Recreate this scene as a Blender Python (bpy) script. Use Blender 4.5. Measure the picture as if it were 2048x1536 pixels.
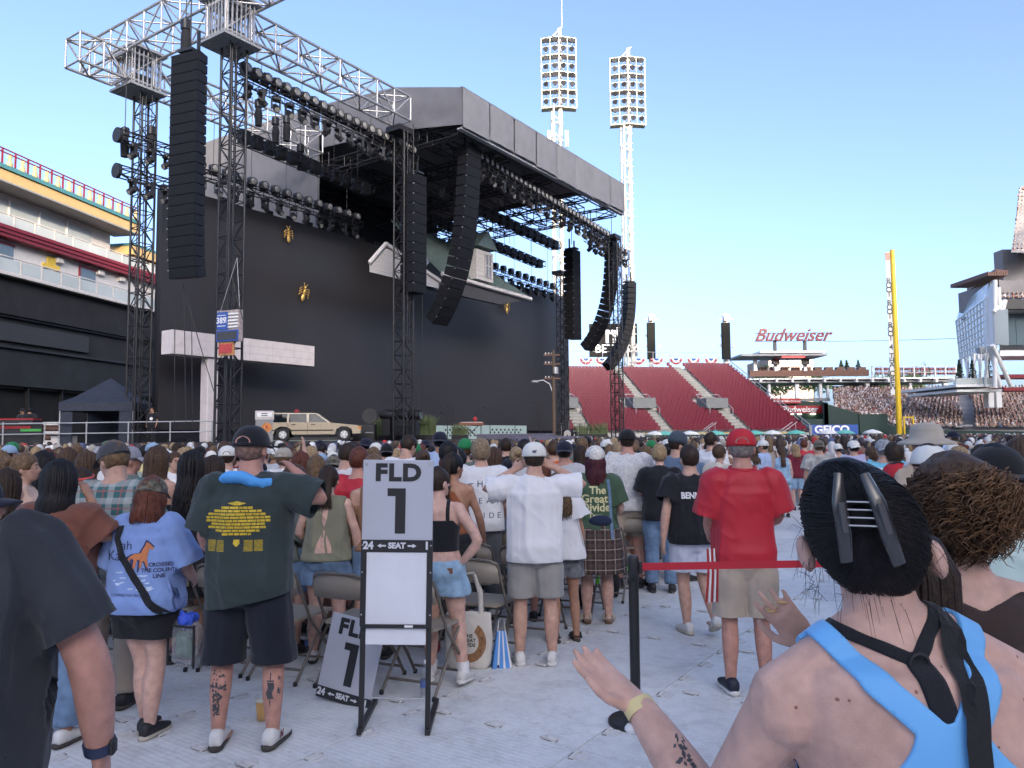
import bpy, bmesh, math, random
import numpy as np
from mathutils import Vector, Matrix, noise as mnoise
from mathutils.bvhtree import BVHTree
for o in list(bpy.data.objects): bpy.data.objects.remove(o)
scene = bpy.context.scene; COL = scene.collection
R_ = math.radians; PI = math.pi
# ------------------------------------------------------------------ camera
F_PX, EYE = 1538.0, 1.76                      # focal length in pixels of the 2048 px wide photograph, eye height
PITCH, ROLL = math.atan(104/F_PX), R_(-0.4)
CAM_R = Matrix.Rotation(PI/2+PITCH, 3, 'X') @ Matrix.Rotation(ROLL, 3, 'Z')
cam_data = bpy.data.cameras.new('camera'); cam = bpy.data.objects.new('camera', cam_data); COL.objects.link(cam)
cam_data.sensor_width = 36; cam_data.lens = 36*F_PX/2048; cam_data.clip_start = 0.05; cam_data.clip_end = 6000
cam.matrix_world = Matrix.Translation((0, 0, EYE)) @ CAM_R.to_4x4()
scene.camera = cam
# ------------------------------------------------------------------ light
SUN_EL, SUN_AZ = R_(12), R_(160)              # low evening sun behind the camera; azimuth clockwise from +Y
world = bpy.data.worlds.new('World'); scene.world = world; world.use_nodes = True
wn = world.node_tree; bg = wn.nodes['Background']
sky = wn.nodes.new('ShaderNodeTexSky'); sky.sky_type = 'NISHITA'; sky.sun_disc = False
sky.sun_elevation = SUN_EL; sky.sun_rotation = SUN_AZ; sky.altitude = 150; sky.air_density = 0.37; sky.dust_density = 4.5; sky.ozone_density = 1.4
wn.links.new(sky.outputs[0], bg.inputs[0]); bg.inputs[1].default_value = 0.15
sl = bpy.data.lights.new('sun', 'SUN'); sl.energy = 1.0; sl.angle = R_(0.53); sl.color = (1, .80, .55)
sun = bpy.data.objects.new('sun', sl); COL.objects.link(sun)
sd = Vector((math.sin(SUN_AZ)*math.cos(SUN_EL), math.cos(SUN_AZ)*math.cos(SUN_EL), math.sin(SUN_EL)))
sun.rotation_euler = sd.to_track_quat('Z', 'Y').to_euler()
scene.view_settings.view_transform = 'Standard'; scene.view_settings.look = 'None'
scene.view_settings.exposure = 2.38; scene.view_settings.gamma = 1; scene.view_settings.use_curve_mapping = False
scene.render.engine = 'CYCLES'
# ------------------------------------------------------------------ pixel -> place (a pixel gives a direction, the distance is chosen)
def ray(x, y): return CAM_R @ Vector(((x-1024)/F_PX, -(y-768)/F_PX, -1))
def PX(x, y, d): r = ray(x, y); return Vector((0, 0, EYE)) + r*(d/r.y)
def PG(x, y, z=0.): r = ray(x, y); return Vector((0, 0, EYE)) + r*((z-EYE)/r.z)
# stage frame: u along the video wall (to the far right), n towards the audience
S0 = Vector((-17.6, 39, 0)); SA = R_(34)
SU = Vector((math.sin(SA), math.cos(SA), 0)); SN = Vector((math.cos(SA), -math.sin(SA), 0)); SRZ = -SA
def ST(u, n, z=0): return S0 + SU*u + SN*n + Vector((0, 0, z))
def onN(x, y, n):
    r = ray(x, y); c = Vector((0, 0, EYE)); t = (S0+SN*n-c).dot(SN)/r.dot(SN); p = c+r*t; return (p-S0).dot(SU), p.z
def onU(x, y, u):
    r = ray(x, y); c = Vector((0, 0, EYE)); t = (S0+SU*u-c).dot(SU)/r.dot(SU); p = c+r*t; return (p-S0).dot(SN), p.z
# ------------------------------------------------------------------ materials
MATS = {}
def mat(name, col, rough=.6, metal=0., var=.12, scale=6., bump=0., bscale=60., spec=.5, emit=None, alpha=1., trans=0., sheen=0., detail=4, sss=0., coat=0.):
    if name in MATS: return MATS[name]
    m = bpy.data.materials.new(name); m.use_nodes = True; MATS[name] = m
    nt = m.node_tree; b = nt.nodes['Principled BSDF']
    b.inputs['Roughness'].default_value = rough; b.inputs['Metallic'].default_value = metal
    b.inputs['Specular IOR Level'].default_value = spec
    if sheen: b.inputs['Sheen Weight'].default_value = sheen
    if sss:
        b.inputs['Subsurface Weight'].default_value = sss; b.inputs['Subsurface Radius'].default_value = (.012, .005, .003); b.inputs['Subsurface Scale'].default_value = 1.
    if coat: b.inputs['Coat Weight'].default_value = coat
    if trans: b.inputs['Transmission Weight'].default_value = trans
    if alpha < 1: b.inputs['Alpha'].default_value = alpha
    c = (*col, 1)
    tc = nt.nodes.new('ShaderNodeTexCoord')
    if var:
        nz = nt.nodes.new('ShaderNodeTexNoise'); nz.inputs['Scale'].default_value = scale; nz.inputs['Detail'].default_value = detail
        nt.links.new(tc.outputs['Object'], nz.inputs['Vector'])
        mx = nt.nodes.new('ShaderNodeMix'); mx.data_type = 'RGBA'
        mx.inputs[6].default_value = tuple(v*(1-var) for v in col)+(1,); mx.inputs[7].default_value = tuple(min(1, v*(1+var)) for v in col)+(1,)
        rm = nt.nodes.new('ShaderNodeMapRange'); rm.inputs[1].default_value = .3; rm.inputs[2].default_value = .7
        nt.links.new(nz.outputs[0], rm.inputs[0]); nt.links.new(rm.outputs[0], mx.inputs[0]); nt.links.new(mx.outputs[2], b.inputs['Base Color'])
    else: b.inputs['Base Color'].default_value = c
    if bump:
        n2 = nt.nodes.new('ShaderNodeTexNoise'); n2.inputs['Scale'].default_value = bscale; n2.inputs['Detail'].default_value = 3
        nt.links.new(tc.outputs['Object'], n2.inputs['Vector'])
        bp = nt.nodes.new('ShaderNodeBump'); bp.inputs['Strength'].default_value = bump; bp.inputs['Distance'].default_value = .01
        nt.links.new(n2.outputs[0], bp.inputs['Height']); nt.links.new(bp.outputs[0], b.inputs['Normal'])
    if emit:
        b.inputs['Emission Color'].default_value = (*emit[0], 1); b.inputs['Emission Strength'].default_value = emit[1]
    return m
def attr_mat(name, attr='Col', rough=.7):
    m = bpy.data.materials.new(name); m.use_nodes = True; nt = m.node_tree; b = nt.nodes['Principled BSDF']; b.inputs['Roughness'].default_value = rough
    a = nt.nodes.new('ShaderNodeAttribute'); a.attribute_name = attr; nt.links.new(a.outputs['Color'], b.inputs['Base Color'])
    MATS[name] = m; return m
# ------------------------------------------------------------------ mesh building
class MB:
    def __init__(s): s.v = []; s.f = []; s.sm = []
    def add(s, vs, fs, smooth=False):
        k = len(s.v); s.v.extend([tuple(v) for v in vs]); s.f.extend([tuple(i+k for i in f) for f in fs]); s.sm.extend([smooth]*len(fs)); return s
    def box(s, c, d, rot=None):
        x, y, z = d[0]/2, d[1]/2, d[2]/2; c = Vector(c)
        vs = [Vector(p) for p in ((-x,-y,-z),(x,-y,-z),(x,y,-z),(-x,y,-z),(-x,-y,z),(x,-y,z),(x,y,z),(-x,y,z))]
        if rot is not None: vs = [rot @ v for v in vs]
        return s.add([v+c for v in vs], [(0,3,2,1),(4,5,6,7),(0,1,5,4),(1,2,6,5),(2,3,7,6),(3,0,4,7)])
    def bev(s, c, d, b, rot=None):                       # box with chamfered edges
        x, y, z = d[0]/2, d[1]/2, d[2]/2; c = Vector(c); vs = []; idx = {}
        for sx in (-1,1):
            for sy in (-1,1):
                for sz in (-1,1):
                    for a in range(3):
                        p = [sx*(x-b), sy*(y-b), sz*(z-b)]; p[a] = (sx*x, sy*y, sz*z)[a]
                        idx[sx,sy,sz,a] = len(vs); vs.append(Vector(p))
        fs = []
        for a in range(3):
            o1, o2 = [i for i in range(3) if i != a]
            for sg in (-1,1):
                q = []
                for s1, s2 in ((-1,-1),(1,-1),(1,1),(-1,1)):
                    k = [0,0,0]; k[a] = sg; k[o1] = s1; k[o2] = s2; q.append(idx[(*k, a)])
                fs.append(tuple(q))
        for a in range(3):
            o1, o2 = [i for i in range(3) if i != a]
            for s1 in (-1,1):
                for s2 in (-1,1):
                    k0 = [0,0,0]; k0[a] = -1; k0[o1] = s1; k0[o2] = s2; k1 = list(k0); k1[a] = 1
                    fs.append((idx[(*k0,o1)], idx[(*k1,o1)], idx[(*k1,o2)], idx[(*k0,o2)]))
        for sx in (-1,1):
            for sy in (-1,1):
                for sz in (-1,1): fs.append((idx[sx,sy,sz,0], idx[sx,sy,sz,1], idx[sx,sy,sz,2]))
        if rot is not None: vs = [rot @ v for v in vs]
        return s.add([v+c for v in vs], fs)
    def tube(s, p0, p1, r0, r1=None, seg=8, caps=True, smooth=True):
        return s.path([p0, p1], [r0, r0 if r1 is None else r1], seg, caps, smooth)
    def path(s, pts, rs, seg=8, caps=True, smooth=True, flat=None, up=None):
        pts = [Vector(p) for p in pts]; n = len(pts)
        if not hasattr(rs, '__len__'): rs = [rs]*n
        prev = None; k0 = len(s.v); vs = []
        for i, p in enumerate(pts):
            t = (pts[min(i+1, n-1)]-pts[max(i-1, 0)]); t = t.normalized() if t.length > 1e-9 else Vector((0,0,1))
            if prev is None:
                a = Vector(up) if up is not None else (Vector((0,0,1)) if abs(t.z) < .9 else Vector((0,1,0)))
                x = a.cross(t)
                if x.length < 1e-6: x = Vector((1,0,0)).cross(t)
                x.normalize()
            else:
                x = prev - t*prev.dot(t); x.normalize()
            prev = x; y = t.cross(x)
            r = rs[i]; rx, ry = r if hasattr(r, '__len__') else (r, r)
            for j in range(seg):
                a = 2*PI*j/seg; vs.append(p + x*(rx*math.cos(a)) + y*(ry*math.sin(a)))
        fs = [(i*seg+j, i*seg+(j+1) % seg, (i+1)*seg+(j+1) % seg, (i+1)*seg+j) for i in range(n-1) for j in range(seg)]
        s.add(vs, fs, smooth)
        if caps: s.add([vs[j] for j in range(seg)], [tuple(reversed(range(seg)))]); s.add(vs[-seg:], [tuple(range(seg))])
        return s
    def rings(s, rings, caps=True, smooth=True):         # loft closed rings of equal length
        seg = len(rings[0]); vs = [p for r in rings for p in r]
        fs = [(i*seg+j, i*seg+(j+1) % seg, (i+1)*seg+(j+1) % seg, (i+1)*seg+j) for i in range(len(rings)-1) for j in range(seg)]
        if caps: fs += [tuple(reversed(range(seg))), tuple(range(len(vs)-seg, len(vs)))]
        return s.add(vs, fs, smooth)
    def lathe(s, prof, seg=16, c=(0,0,0), smooth=True, caps=True):
        c = Vector(c); return s.rings([[c+Vector((r*math.cos(2*PI*j/seg), r*math.sin(2*PI*j/seg), z)) for j in range(seg)] for r, z in prof], caps, smooth)
    def ell(s, c, r, seg=10, nr=7, rot=None):
        c = Vector(c); rr = []
        for i in range(nr+1):
            a = -PI/2+PI*min(max(i/nr, .02), .98); q = []
            for j in range(seg):
                b = 2*PI*j/seg; p = Vector((r[0]*math.cos(a)*math.cos(b), r[1]*math.cos(a)*math.sin(b), r[2]*math.sin(a)))
                q.append((rot @ p if rot is not None else p)+c)
            rr.append(q)
        return s.rings(rr)
    def prism(s, poly, o, ax, ay, th):                   # polygon (2-D) in the plane ax, ay, extruded by vector th
        o, ax, ay, th = map(Vector, (o, ax, ay, th)); n = len(poly)
        a = [o+ax*x+ay*y for x, y in poly]; b = [p+th for p in a]
        return s.add(a+b, [tuple(reversed(range(n))), tuple(range(n, 2*n))]+[(i, (i+1) % n, n+(i+1) % n, n+i) for i in range(n)])
    def mesh(s, name, m=None):
        me = bpy.data.meshes.new(name); me.from_pydata(s.v, [], s.f)
        if any(s.sm): me.polygons.foreach_set('use_smooth', s.sm)
        if m is not None: me.materials.append(m)
        me.update(); return me
    def build(s, name, m, parent=None, loc=None, rz=0):
        return obj(name, s.mesh(name, m), parent, loc, rz)
def obj(name, me, parent=None, loc=None, rz=0):
    o = bpy.data.objects.new(name, me); COL.objects.link(o)
    if parent is not None: o.parent = parent
    if loc is not None: o.location = loc
    if rz: o.rotation_euler[2] = rz
    return o
def tag(o, label, cat, group=None, kind=None):
    if label: o['label'] = label
    if cat: o['category'] = cat
    if group: o['group'] = group
    if kind: o['kind'] = kind
    return o
def thing(name, label, cat, loc=(0,0,0), rz=0, group=None):
    o = bpy.data.objects.new(name, None); COL.objects.link(o); o.location = loc; o.rotation_euler[2] = rz; o.empty_display_size = .2
    return tag(o, label, cat, group)
def struct(o): o['kind'] = 'structure'; return o
def dup(root, loc=None, rz=None, label=None, group=None, parent=None):
    r = root.copy(); COL.objects.link(r); r.parent = parent
    if loc is not None: r.location = loc
    if rz is not None: r.rotation_euler[2] = rz
    if label: r['label'] = label
    if group: r['group'] = group
    for ch in list(root.children): dup(ch, parent=r)
    return r
UNIT = {}
def unit_tube(m, seg):
    k = (m.name, seg)
    if k not in UNIT:
        UNIT[k] = MB().tube((0,0,0), (0,0,1), 1, seg=seg).mesh('tube_'+m.name, m)
    return UNIT[k]
def bar(parent, name, p0, p1, r, m, seg=6):              # one round member, sharing its mesh with all the others
    p0, p1 = Vector(p0), Vector(p1); d = p1-p0
    o = obj(name, unit_tube(m, seg), parent); q = d.to_track_quat('Z', 'Y')
    o.location = p0; o.rotation_mode = 'QUATERNION'; o.rotation_quaternion = q; o.scale = (r, r, d.length); return o
def text_mesh(txt, size, m, bold=0., depth=0., align='CENTER', space=1.0, shear=0., width=1.):
    cu = bpy.data.curves.new('lettering', 'FONT'); cu.body = txt; cu.size = size; cu.align_x = align; cu.align_y = 'CENTER'
    cu.offset = bold; cu.extrude = depth; cu.space_character = space; cu.shear = shear; cu.resolution_u = 4
    ob = bpy.data.objects.new('lettering', cu); me0 = ob.to_mesh()
    me = bpy.data.meshes.new('lettering'); vs = [(v.co.x*width, v.co.y, v.co.z) for v in me0.vertices]
    me.from_pydata(vs, [], [tuple(p.vertices) for p in me0.polygons]); ob.to_mesh_clear()
    bpy.data.objects.remove(ob); bpy.data.curves.remove(cu)
    if m: me.materials.append(m)
    return me
def put_text(name, txt, size, m, parent, o, ax, ay, **k):  # lettering lying in the plane ax, ay (orthonormal) at o
    me = text_mesh(txt, size, m, **k); ob = obj(name, me, parent)
    ax, ay = Vector(ax).normalized(), Vector(ay).normalized(); az = ax.cross(ay)
    M = Matrix((ax, ay, az)).transposed().to_4x4(); M.translation = Vector(o); ob.matrix_local = M
    return ob
rnd = random.Random(7)
ORD = ['first','second','third','fourth','fifth','sixth','seventh','eighth','ninth','tenth','eleventh','twelfth','thirteenth','fourteenth','fifteenth','sixteenth','seventeenth','eighteenth','nineteenth','twentieth']
ORD += ['twenty-'+o for o in ORD[:9]]+['thirtieth']+['thirty-'+o for o in ORD[:9]]
def truss(parent, p0, p1, w, h, r, m, bays, seg=6, pre='', chord=None):   # box truss from p0 to p1 (its lower centre line), each member its own part
    p0, p1 = Vector(p0), Vector(p1); d = (p1-p0).normalized(); up = Vector((0,0,1)) if abs(d.z) < .9 else Vector((0,1,0))
    s = d.cross(up).normalized()
    if abs(d.z) < .9: t = Vector((0,0,1))
    else: t = s.cross(d).normalized()
    off = [s*(-w/2), s*(w/2), s*(w/2)+t*h, s*(-w/2)+t*h]; L = (p1-p0).length
    for q in off: bar(parent, 'chord', p0+q, p1+q, chord or r*1.5, m, seg)
    for i in range(bays+1):
        a = p0+d*(L*i/bays)
        for j in range(4): bar(parent, 'brace', a+off[j], a+off[(j+1) % 4], r, m, seg)
        if i < bays:
            b = p0+d*(L*(i+1)/bays)
            for j in range(4):
                e, f = (j, (j+1) % 4) if (i+j) % 2 else ((j+1) % 4, j)
                bar(parent, 'brace', a+off[e], b+off[f], r, m, seg)
# ================================================================== materials of the setting
M_white = mat('white_paint', (.72,.72,.71), .45, var=.05); M_steelw = mat('weathered_white_steel', (.52,.50,.45), .5, var=.08, scale=2)
M_alu = mat('aluminium', (.50,.49,.48), .42, metal=.75, var=.12, scale=8); M_black = mat('black_metal', (.016,.016,.018), .45, var=.3, scale=5)
M_blackf = mat('black_fabric', (.012,.013,.017), .85, var=.4, scale=1.5, bump=.25, bscale=4); M_spk = mat('speaker_black', (.009,.0095,.012), .6, var=.2, bump=.15, bscale=150, spec=.3)
M_lens = mat('lamp_lens', (.30,.29,.27), .12, var=.15, scale=30, coat=.6); M_grille = mat('speaker_grille', (.007,.0075,.010), .7, spec=.25, var=.2, scale=90, bump=.4, bscale=400)
M_cloth = mat('grey_cloth_shade_tone', (.135,.135,.148), .75, var=.10, scale=1.2, bump=.5, bscale=1.3); M_cloth2 = mat('grey_cloth_lit_tone', (.19,.19,.20), .75, var=.08, scale=1.5, bump=.3, bscale=2)  # darker side cloth, lighter fascia: fall of light put into the colour
M_red = mat('red_seat_plastic', (.135,.007,.024), .34, var=.12, scale=3); M_conc = mat('pale_concrete', (.40,.39,.37), .85, var=.15, scale=1.5, bump=.2)
M_green = mat('wall_green', (.006,.030,.025), .6, var=.2, scale=.4); M_yel = mat('foul_pole_yellow', (.72,.47,.02), .4, var=.06)
M_glass = mat('tinted_glass', (.10,.14,.16), .06, var=.1, scale=.3, spec=.9); M_pglass = mat('pale_glass', (.42,.46,.45), .15, var=.15, scale=.2, spec=.5)
M_gold = mat('gold_paint', (.50,.35,.15), .5, var=.1); M_teal = mat('teal_paint', (.06,.20,.22), .5); M_brick = mat('red_fascia_paint', (.20,.012,.02), .45, var=.1)
M_signred = mat('sign_red', (.34,.02,.025), .4, var=.04); M_signblue = mat('sign_blue', (.03,.09,.36), .4, var=.04); M_letter = mat('letter_white', (.80,.80,.80), .45, var=.03)
M_brown = mat('brown_paint', (.14,.065,.045), .6); M_ink = mat('letter_black', (.015,.015,.018), .5, var=0)
M_grey = mat('grey_paint', (.24,.25,.26), .5, var=.08); M_galv = mat('galvanised_steel', (.42,.43,.44), .4, metal=.5, var=.12)
# ================================================================== ground and floor
g = MB(); g.add([(-3000,-3000,-.06),(3000,-3000,-.06),(3000,3000,-.06),(-3000,3000,-.06)], [(0,1,2,3)])
struct(g.build('ground', mat('field_ground', (.07,.09,.045), .9, var=.3, scale=.05)))
def floor_material():
    m = bpy.data.materials.new('white_floor_plastic'); m.use_nodes = True; nt = m.node_tree; L = nt.links; b = nt.nodes['Principled BSDF']
    tc = nt.nodes.new('ShaderNodeTexCoord'); gm = nt.nodes.new('ShaderNodeNewGeometry')
    mp = nt.nodes.new('ShaderNodeMapping'); mp.inputs['Rotation'].default_value = (0,0,SA); L.new(gm.outputs['Position'], mp.inputs[0])
    wv = nt.nodes.new('ShaderNodeTexWave'); wv.bands_direction = 'X'; wv.inputs['Scale'].default_value = 26; wv.inputs['Distortion'].default_value = .6; wv.inputs['Detail'].default_value = 2; wv.inputs['Detail Scale'].default_value = .6
    L.new(mp.outputs[0], wv.inputs[0])
    wy = nt.nodes.new('ShaderNodeTexWave'); wy.bands_direction = 'Y'; wy.inputs['Scale'].default_value = 8; wy.inputs['Distortion'].default_value = 3; wy.inputs['Detail'].default_value = 3; L.new(mp.outputs[0], wy.inputs[0])
    n1 = nt.nodes.new('ShaderNodeTexNoise'); n1.inputs['Scale'].default_value = .55; n1.inputs['Detail'].default_value = 6; n1.inputs['Roughness'].default_value = .7; L.new(gm.outputs['Position'], n1.inputs[0])
    n2 = nt.nodes.new('ShaderNodeTexNoise'); n2.inputs['Scale'].default_value = 14; n2.inputs['Detail'].default_value = 6; n2.inputs['Roughness'].default_value = .75; L.new(mp.outputs[0], n2.inputs[0])
    n3 = nt.nodes.new('ShaderNodeTexNoise'); n3.inputs['Scale'].default_value = 2.2; n3.inputs['Detail'].default_value = 8; n3.inputs['Roughness'].default_value = .8; L.new(gm.outputs['Position'], n3.inputs[0])
    def ramp(src, a, b_, ca, cb):
        r = nt.nodes.new('ShaderNodeValToRGB'); r.color_ramp.elements[0].position = a; r.color_ramp.elements[1].position = b_
        r.color_ramp.elements[0].color = (*ca, 1); r.color_ramp.elements[1].color = (*cb, 1); L.new(src, r.inputs[0]); return r.outputs[0]
    def mul(a, b_, f=1):
        x = nt.nodes.new('ShaderNodeMix'); x.data_type = 'RGBA'; x.blend_type = 'MULTIPLY'; x.inputs[0].default_value = f; L.new(a, x.inputs[6]); L.new(b_, x.inputs[7]); return x.outputs[2]
    c = ramp(n1.outputs[0], .35, .7, (.70,.70,.69), (.86,.86,.845))
    c = mul(c, ramp(n3.outputs[0], .33, .5, (.82,.81,.80), (1,1,1)))
    c = mul(c, ramp(n2.outputs[0], .38, .55, (.88,.88,.88), (1,1,1)), .8)
    c = mul(c, ramp(wv.outputs[0], .1, .6, (.86,.87,.88), (1,1,1)), .7)
    oi = nt.nodes.new('ShaderNodeObjectInfo'); c = mul(c, ramp(oi.outputs['Random'], 0., 1., (.91,.915,.92), (1,.995,.985)))
    n4 = nt.nodes.new('ShaderNodeTexNoise'); n4.inputs['Scale'].default_value = 5.5; n4.inputs['Detail'].default_value = 10; n4.inputs['Roughness'].default_value = .85; L.new(gm.outputs['Position'], n4.inputs[0])
    c = mul(c, ramp(n4.outputs[0], .34, .47, (.66,.62,.57), (1,1,1)), .75)
    L.new(c, b.inputs['Base Color']); b.inputs['Roughness'].default_value = .5
    ad = nt.nodes.new('ShaderNodeMath'); ad.operation = 'ADD'; L.new(wv.outputs[0], ad.inputs[0]); L.new(wy.outputs[0], ad.inputs[1])
    bp = nt.nodes.new('ShaderNodeBump'); bp.inputs['Strength'].default_value = .35; bp.inputs['Distance'].default_value = .004; L.new(ad.outputs[0], bp.inputs['Height']); L.new(bp.outputs[0], b.inputs['Normal'])
    return m
M_floor = floor_material(); M_seam = mat('floor_gap_dark', (.16,.15,.145), .9)
fl = MB(); s = [ST(-60,2,-.02), ST(-60,62,-.02), ST(60,62,-.02), ST(60,2,-.02)]; fl.add(s, [(0,1,2,3)])
FLOOR = struct(fl.build('floor', M_floor))
TS = 1.2
tile = MB(); h = TS/2-.0035
tile.add([(-h,-h,0),(h,-h,0),(h,h,0),(-h,h,0),(-h,-h,-.02),(h,-h,-.02),(h,h,-.02),(-h,h,-.02)], [(0,1,2,3),(0,4,5,1),(1,5,6,2),(2,6,7,3),(3,7,4,0)])
tme = tile.mesh('floor_tile', M_floor)
clip = MB()                                             # oval fastener with its latch, beside a tile edge
ring = [(math.cos(a)*.055, math.sin(a)*.03) for a in [2*PI*k/14 for k in range(14)]]
clip.add([(x,y,.001) for x, y in ring]+[(x*.86,y*.82,.005) for x, y in ring], [(i,(i+1) % 14,14+(i+1) % 14,14+i) for i in range(14)]+[tuple(range(14,28))])
clip.box((.0,-.052,.004), (.085,.016,.008)); clip.box((-.04,-.045,.005), (.009,.034,.01)); clip.box((.04,-.045,.005), (.009,.034,.01)); cme = clip.mesh('clip', mat('clip_plastic', (.62,.60,.58), .5, var=.1, scale=12))
slot = MB(); slot.box((0,-.071,.002), (.07,.004,.003)).box((-.055,-.045,.002), (.004,.035,.003)).box((.058,-.05,.002), (.004,.03,.003)); sme = slot.mesh('slot', M_seam)  # thin dark grey strips mark the slots round a clip
cells = []
for i in range(-40, 60):
    for j in range(-10, 60):
        c = ST(i*TS, j*TS, 0); q = CAM_R.transposed() @ (c-Vector((0,0,EYE)))
        if q.z < -1.2:
            x, y = 1024-F_PX*q.x/q.z, 768+F_PX*q.y/q.z
            if -150 < x < 2200 and y < 1800: cells.append((-q.z, i, j))
cells.sort()
for d, i, j in cells[:300]:
    t = obj('floor_tile', tme, FLOOR, ST(i*TS, j*TS, rnd.uniform(0,.0006)), SRZ)
    if d < 9:
        for k in range(3):
            for e in (0, 1):
                if rnd.random() < .9:
                    c = obj('clip', cme, t, ((k-1)*.4, -TS/2+.08, .001) if e else (-TS/2+.08, (k-1)*.4+.12, .001), 0 if e else -PI/2); c.rotation_euler[2] += rnd.uniform(-.15,.15)
                    obj('slot', sme, t, c.location, c.rotation_euler[2])
# ================================================================== video wall and stage deck
def stg(name, label, cat, u, n, z=0, group=None): return thing(name, label, cat, ST(u,n,z), SRZ, group)   # local x = n, y = u
def led_material():
    m = mat('video_wall_face', (.030,.028,.029), .42, var=.10, scale=.25, detail=2); nt = m.node_tree; b = nt.nodes['Principled BSDF']
    tc = nt.nodes.new('ShaderNodeTexCoord'); br = nt.nodes.new('ShaderNodeTexBrick'); br.offset = 0; br.inputs['Scale'].default_value = 1; br.inputs['Mortar Size'].default_value = .006
    br.inputs['Brick Width'].default_value = .6; br.inputs['Row Height'].default_value = 1.2; mp = nt.nodes.new('ShaderNodeMapping'); mp.inputs['Rotation'].default_value = (0,PI/2,PI/2)
    nt.links.new(tc.outputs['Object'], mp.inputs[0]); nt.links.new(mp.outputs[0], br.inputs[0])
    bp = nt.nodes.new('ShaderNodeBump'); bp.inputs['Strength'].default_value = .15; bp.inputs['Distance'].default_value = .01; nt.links.new(br.outputs[1], bp.inputs['Height']); nt.links.new(bp.outputs[0], b.inputs['Normal'])
    return m
w = stg('video_wall', 'huge dark video wall behind the stage', 'video wall', 0, 0)
MB().box((-.15,20.3,8.5), (.3,41.4,12.6)).build('screen_face', led_material(), w)
MB().box((-.5,20.3,8.2), (.38,41.2,12.9)).build('backing_frame', M_black, w)
for k in range(28): MB().box((-.1,.3+k*1.5,14.92), (.12,.5,.22)).build('hanging_bracket', M_black, w)
DZ = 1.55
sk = stg('stage', 'long black stage deck in front of the video wall', 'stage', 0, 0)
MB().box((6,19,DZ-.1), (13,48,.2)).build('deck', mat('stage_deck', (.03,.03,.033), .6, var=.3), sk)
MB().box((6,19,.7), (12.9,47.9,1.38)).build('skirt', M_blackf, sk)
MB().box((12.6,17.5,1.35), (.12,9,.75)).build('cloth_drape', mat('violet_grey_cloth', (.13,.125,.17), .8, bump=.4, bscale=4), sk)
for k in range(4): MB().box((13.3+k*.5,27,1.3-k*.3), (.5,3,.28)).build('step', mat('stage_step', (.14,.15,.16), .6), sk)
# gas-station style canopy standing in front of the wall
gs = stg('station_canopy', 'white rusty filling-station canopy on one post before the video wall', 'canopy', 0, 2.2)
M_rust = mat('rusty_white_panel', (.66,.60,.58), .55, var=.07, scale=3, detail=8)
u0, z0 = onN(333,708,2.2); u1, z1 = onN(618,727,2.2); zt = onN(333,660,2.2)[1]
for k in range(3):
    hh = (zt-z0)/3
    for q in range(6): MB().box((0,u0+(u1-u0)*(q+.5)/6, z0+hh*(k+.5)), (.9,(u1-u0)/6-.008,hh-.008)).build('panel', M_rust, gs)
up = onN(418,800,2.2)[0]; MB().bev((0,up,(DZ+z0)/2), (.6,.62,z0-DZ), .04).build('post', M_rust, gs)
# roof of a house hung above the stage
hr = stg('house_roof_prop', 'clapboard house roof with green metal sheets and dormer hung above stage', 'stage prop', 0, 5)
M_clap = mat('grey_clapboard', (.48,.46,.44), .7, var=.2, scale=14); M_groof = mat('green_metal_roof', (.13,.18,.17), .45, metal=.2, var=.2, scale=3); M_trim = mat('pale_trim', (.55,.52,.50), .6)
NE = 0.; RG = -3.2
def hb(px, py, n=5): u, z = onN(px, py, n); return u, z
ua, za = 13.0, 15.9; ub, zb = hb(1062,597); uc, zc = hb(905,552)
sheets = 22
for k in range(sheets):
    f0, f1 = k/sheets, (k+1)/sheets; e0 = Vector((0, uc-1.2+(ub-uc+1.2-.0)*f0, zc+.05-(zc-zb)*f0)); e1 = Vector((0, uc-1.2+(ub-uc+1.2)*f1, zc+.05-(zc-zb)*f1))
    t0 = Vector((RG, 14.6+5.5*f0, 16.1-.2*f0)); t1 = Vector((RG, 14.6+5.5*f1, 16.1-.2*f1))
    b = MB(); b.add([e0,e1,t1,t0,e0+Vector((0,0,-.05)),e1+Vector((0,0,-.05)),t1+Vector((0,0,-.05)),t0+Vector((0,0,-.05))], [(0,1,2,3),(7,6,5,4),(0,4,5,1),(1,5,6,2),(2,6,7,3),(3,7,4,0)])
    b.path([e0+Vector((0,0,.03)), t0+Vector((0,0,.03))], .035, 4); b.build('roof_sheet', M_groof, hr)
MB().path([(0.05,uc-1.2,zc-.06),(0.05,ub,zb-.06)], [(.10,.17),(.10,.17)], 4).build('eave_trim', M_trim, hr)
MB().add([(-.1,uc-3,zc-.2),(-.1,ub-.6,zb-.2),(-.1,ub-4,zb-1.0),(-.1,uc-3,zc-1.2),(-.4,uc-3,zc-.2),(-.4,ub-.6,zb-.2),(-.4,ub-4,zb-1.0),(-.4,uc-3,zc-1.2)], [(0,3,2,1),(4,5,6,7),(0,1,5,4),(1,2,6,5),(2,3,7,6),(3,0,4,7)]).build('dark_wall', mat('dark_clapboard', (.05,.05,.055), .8, bump=.6, bscale=8), hr)
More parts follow.
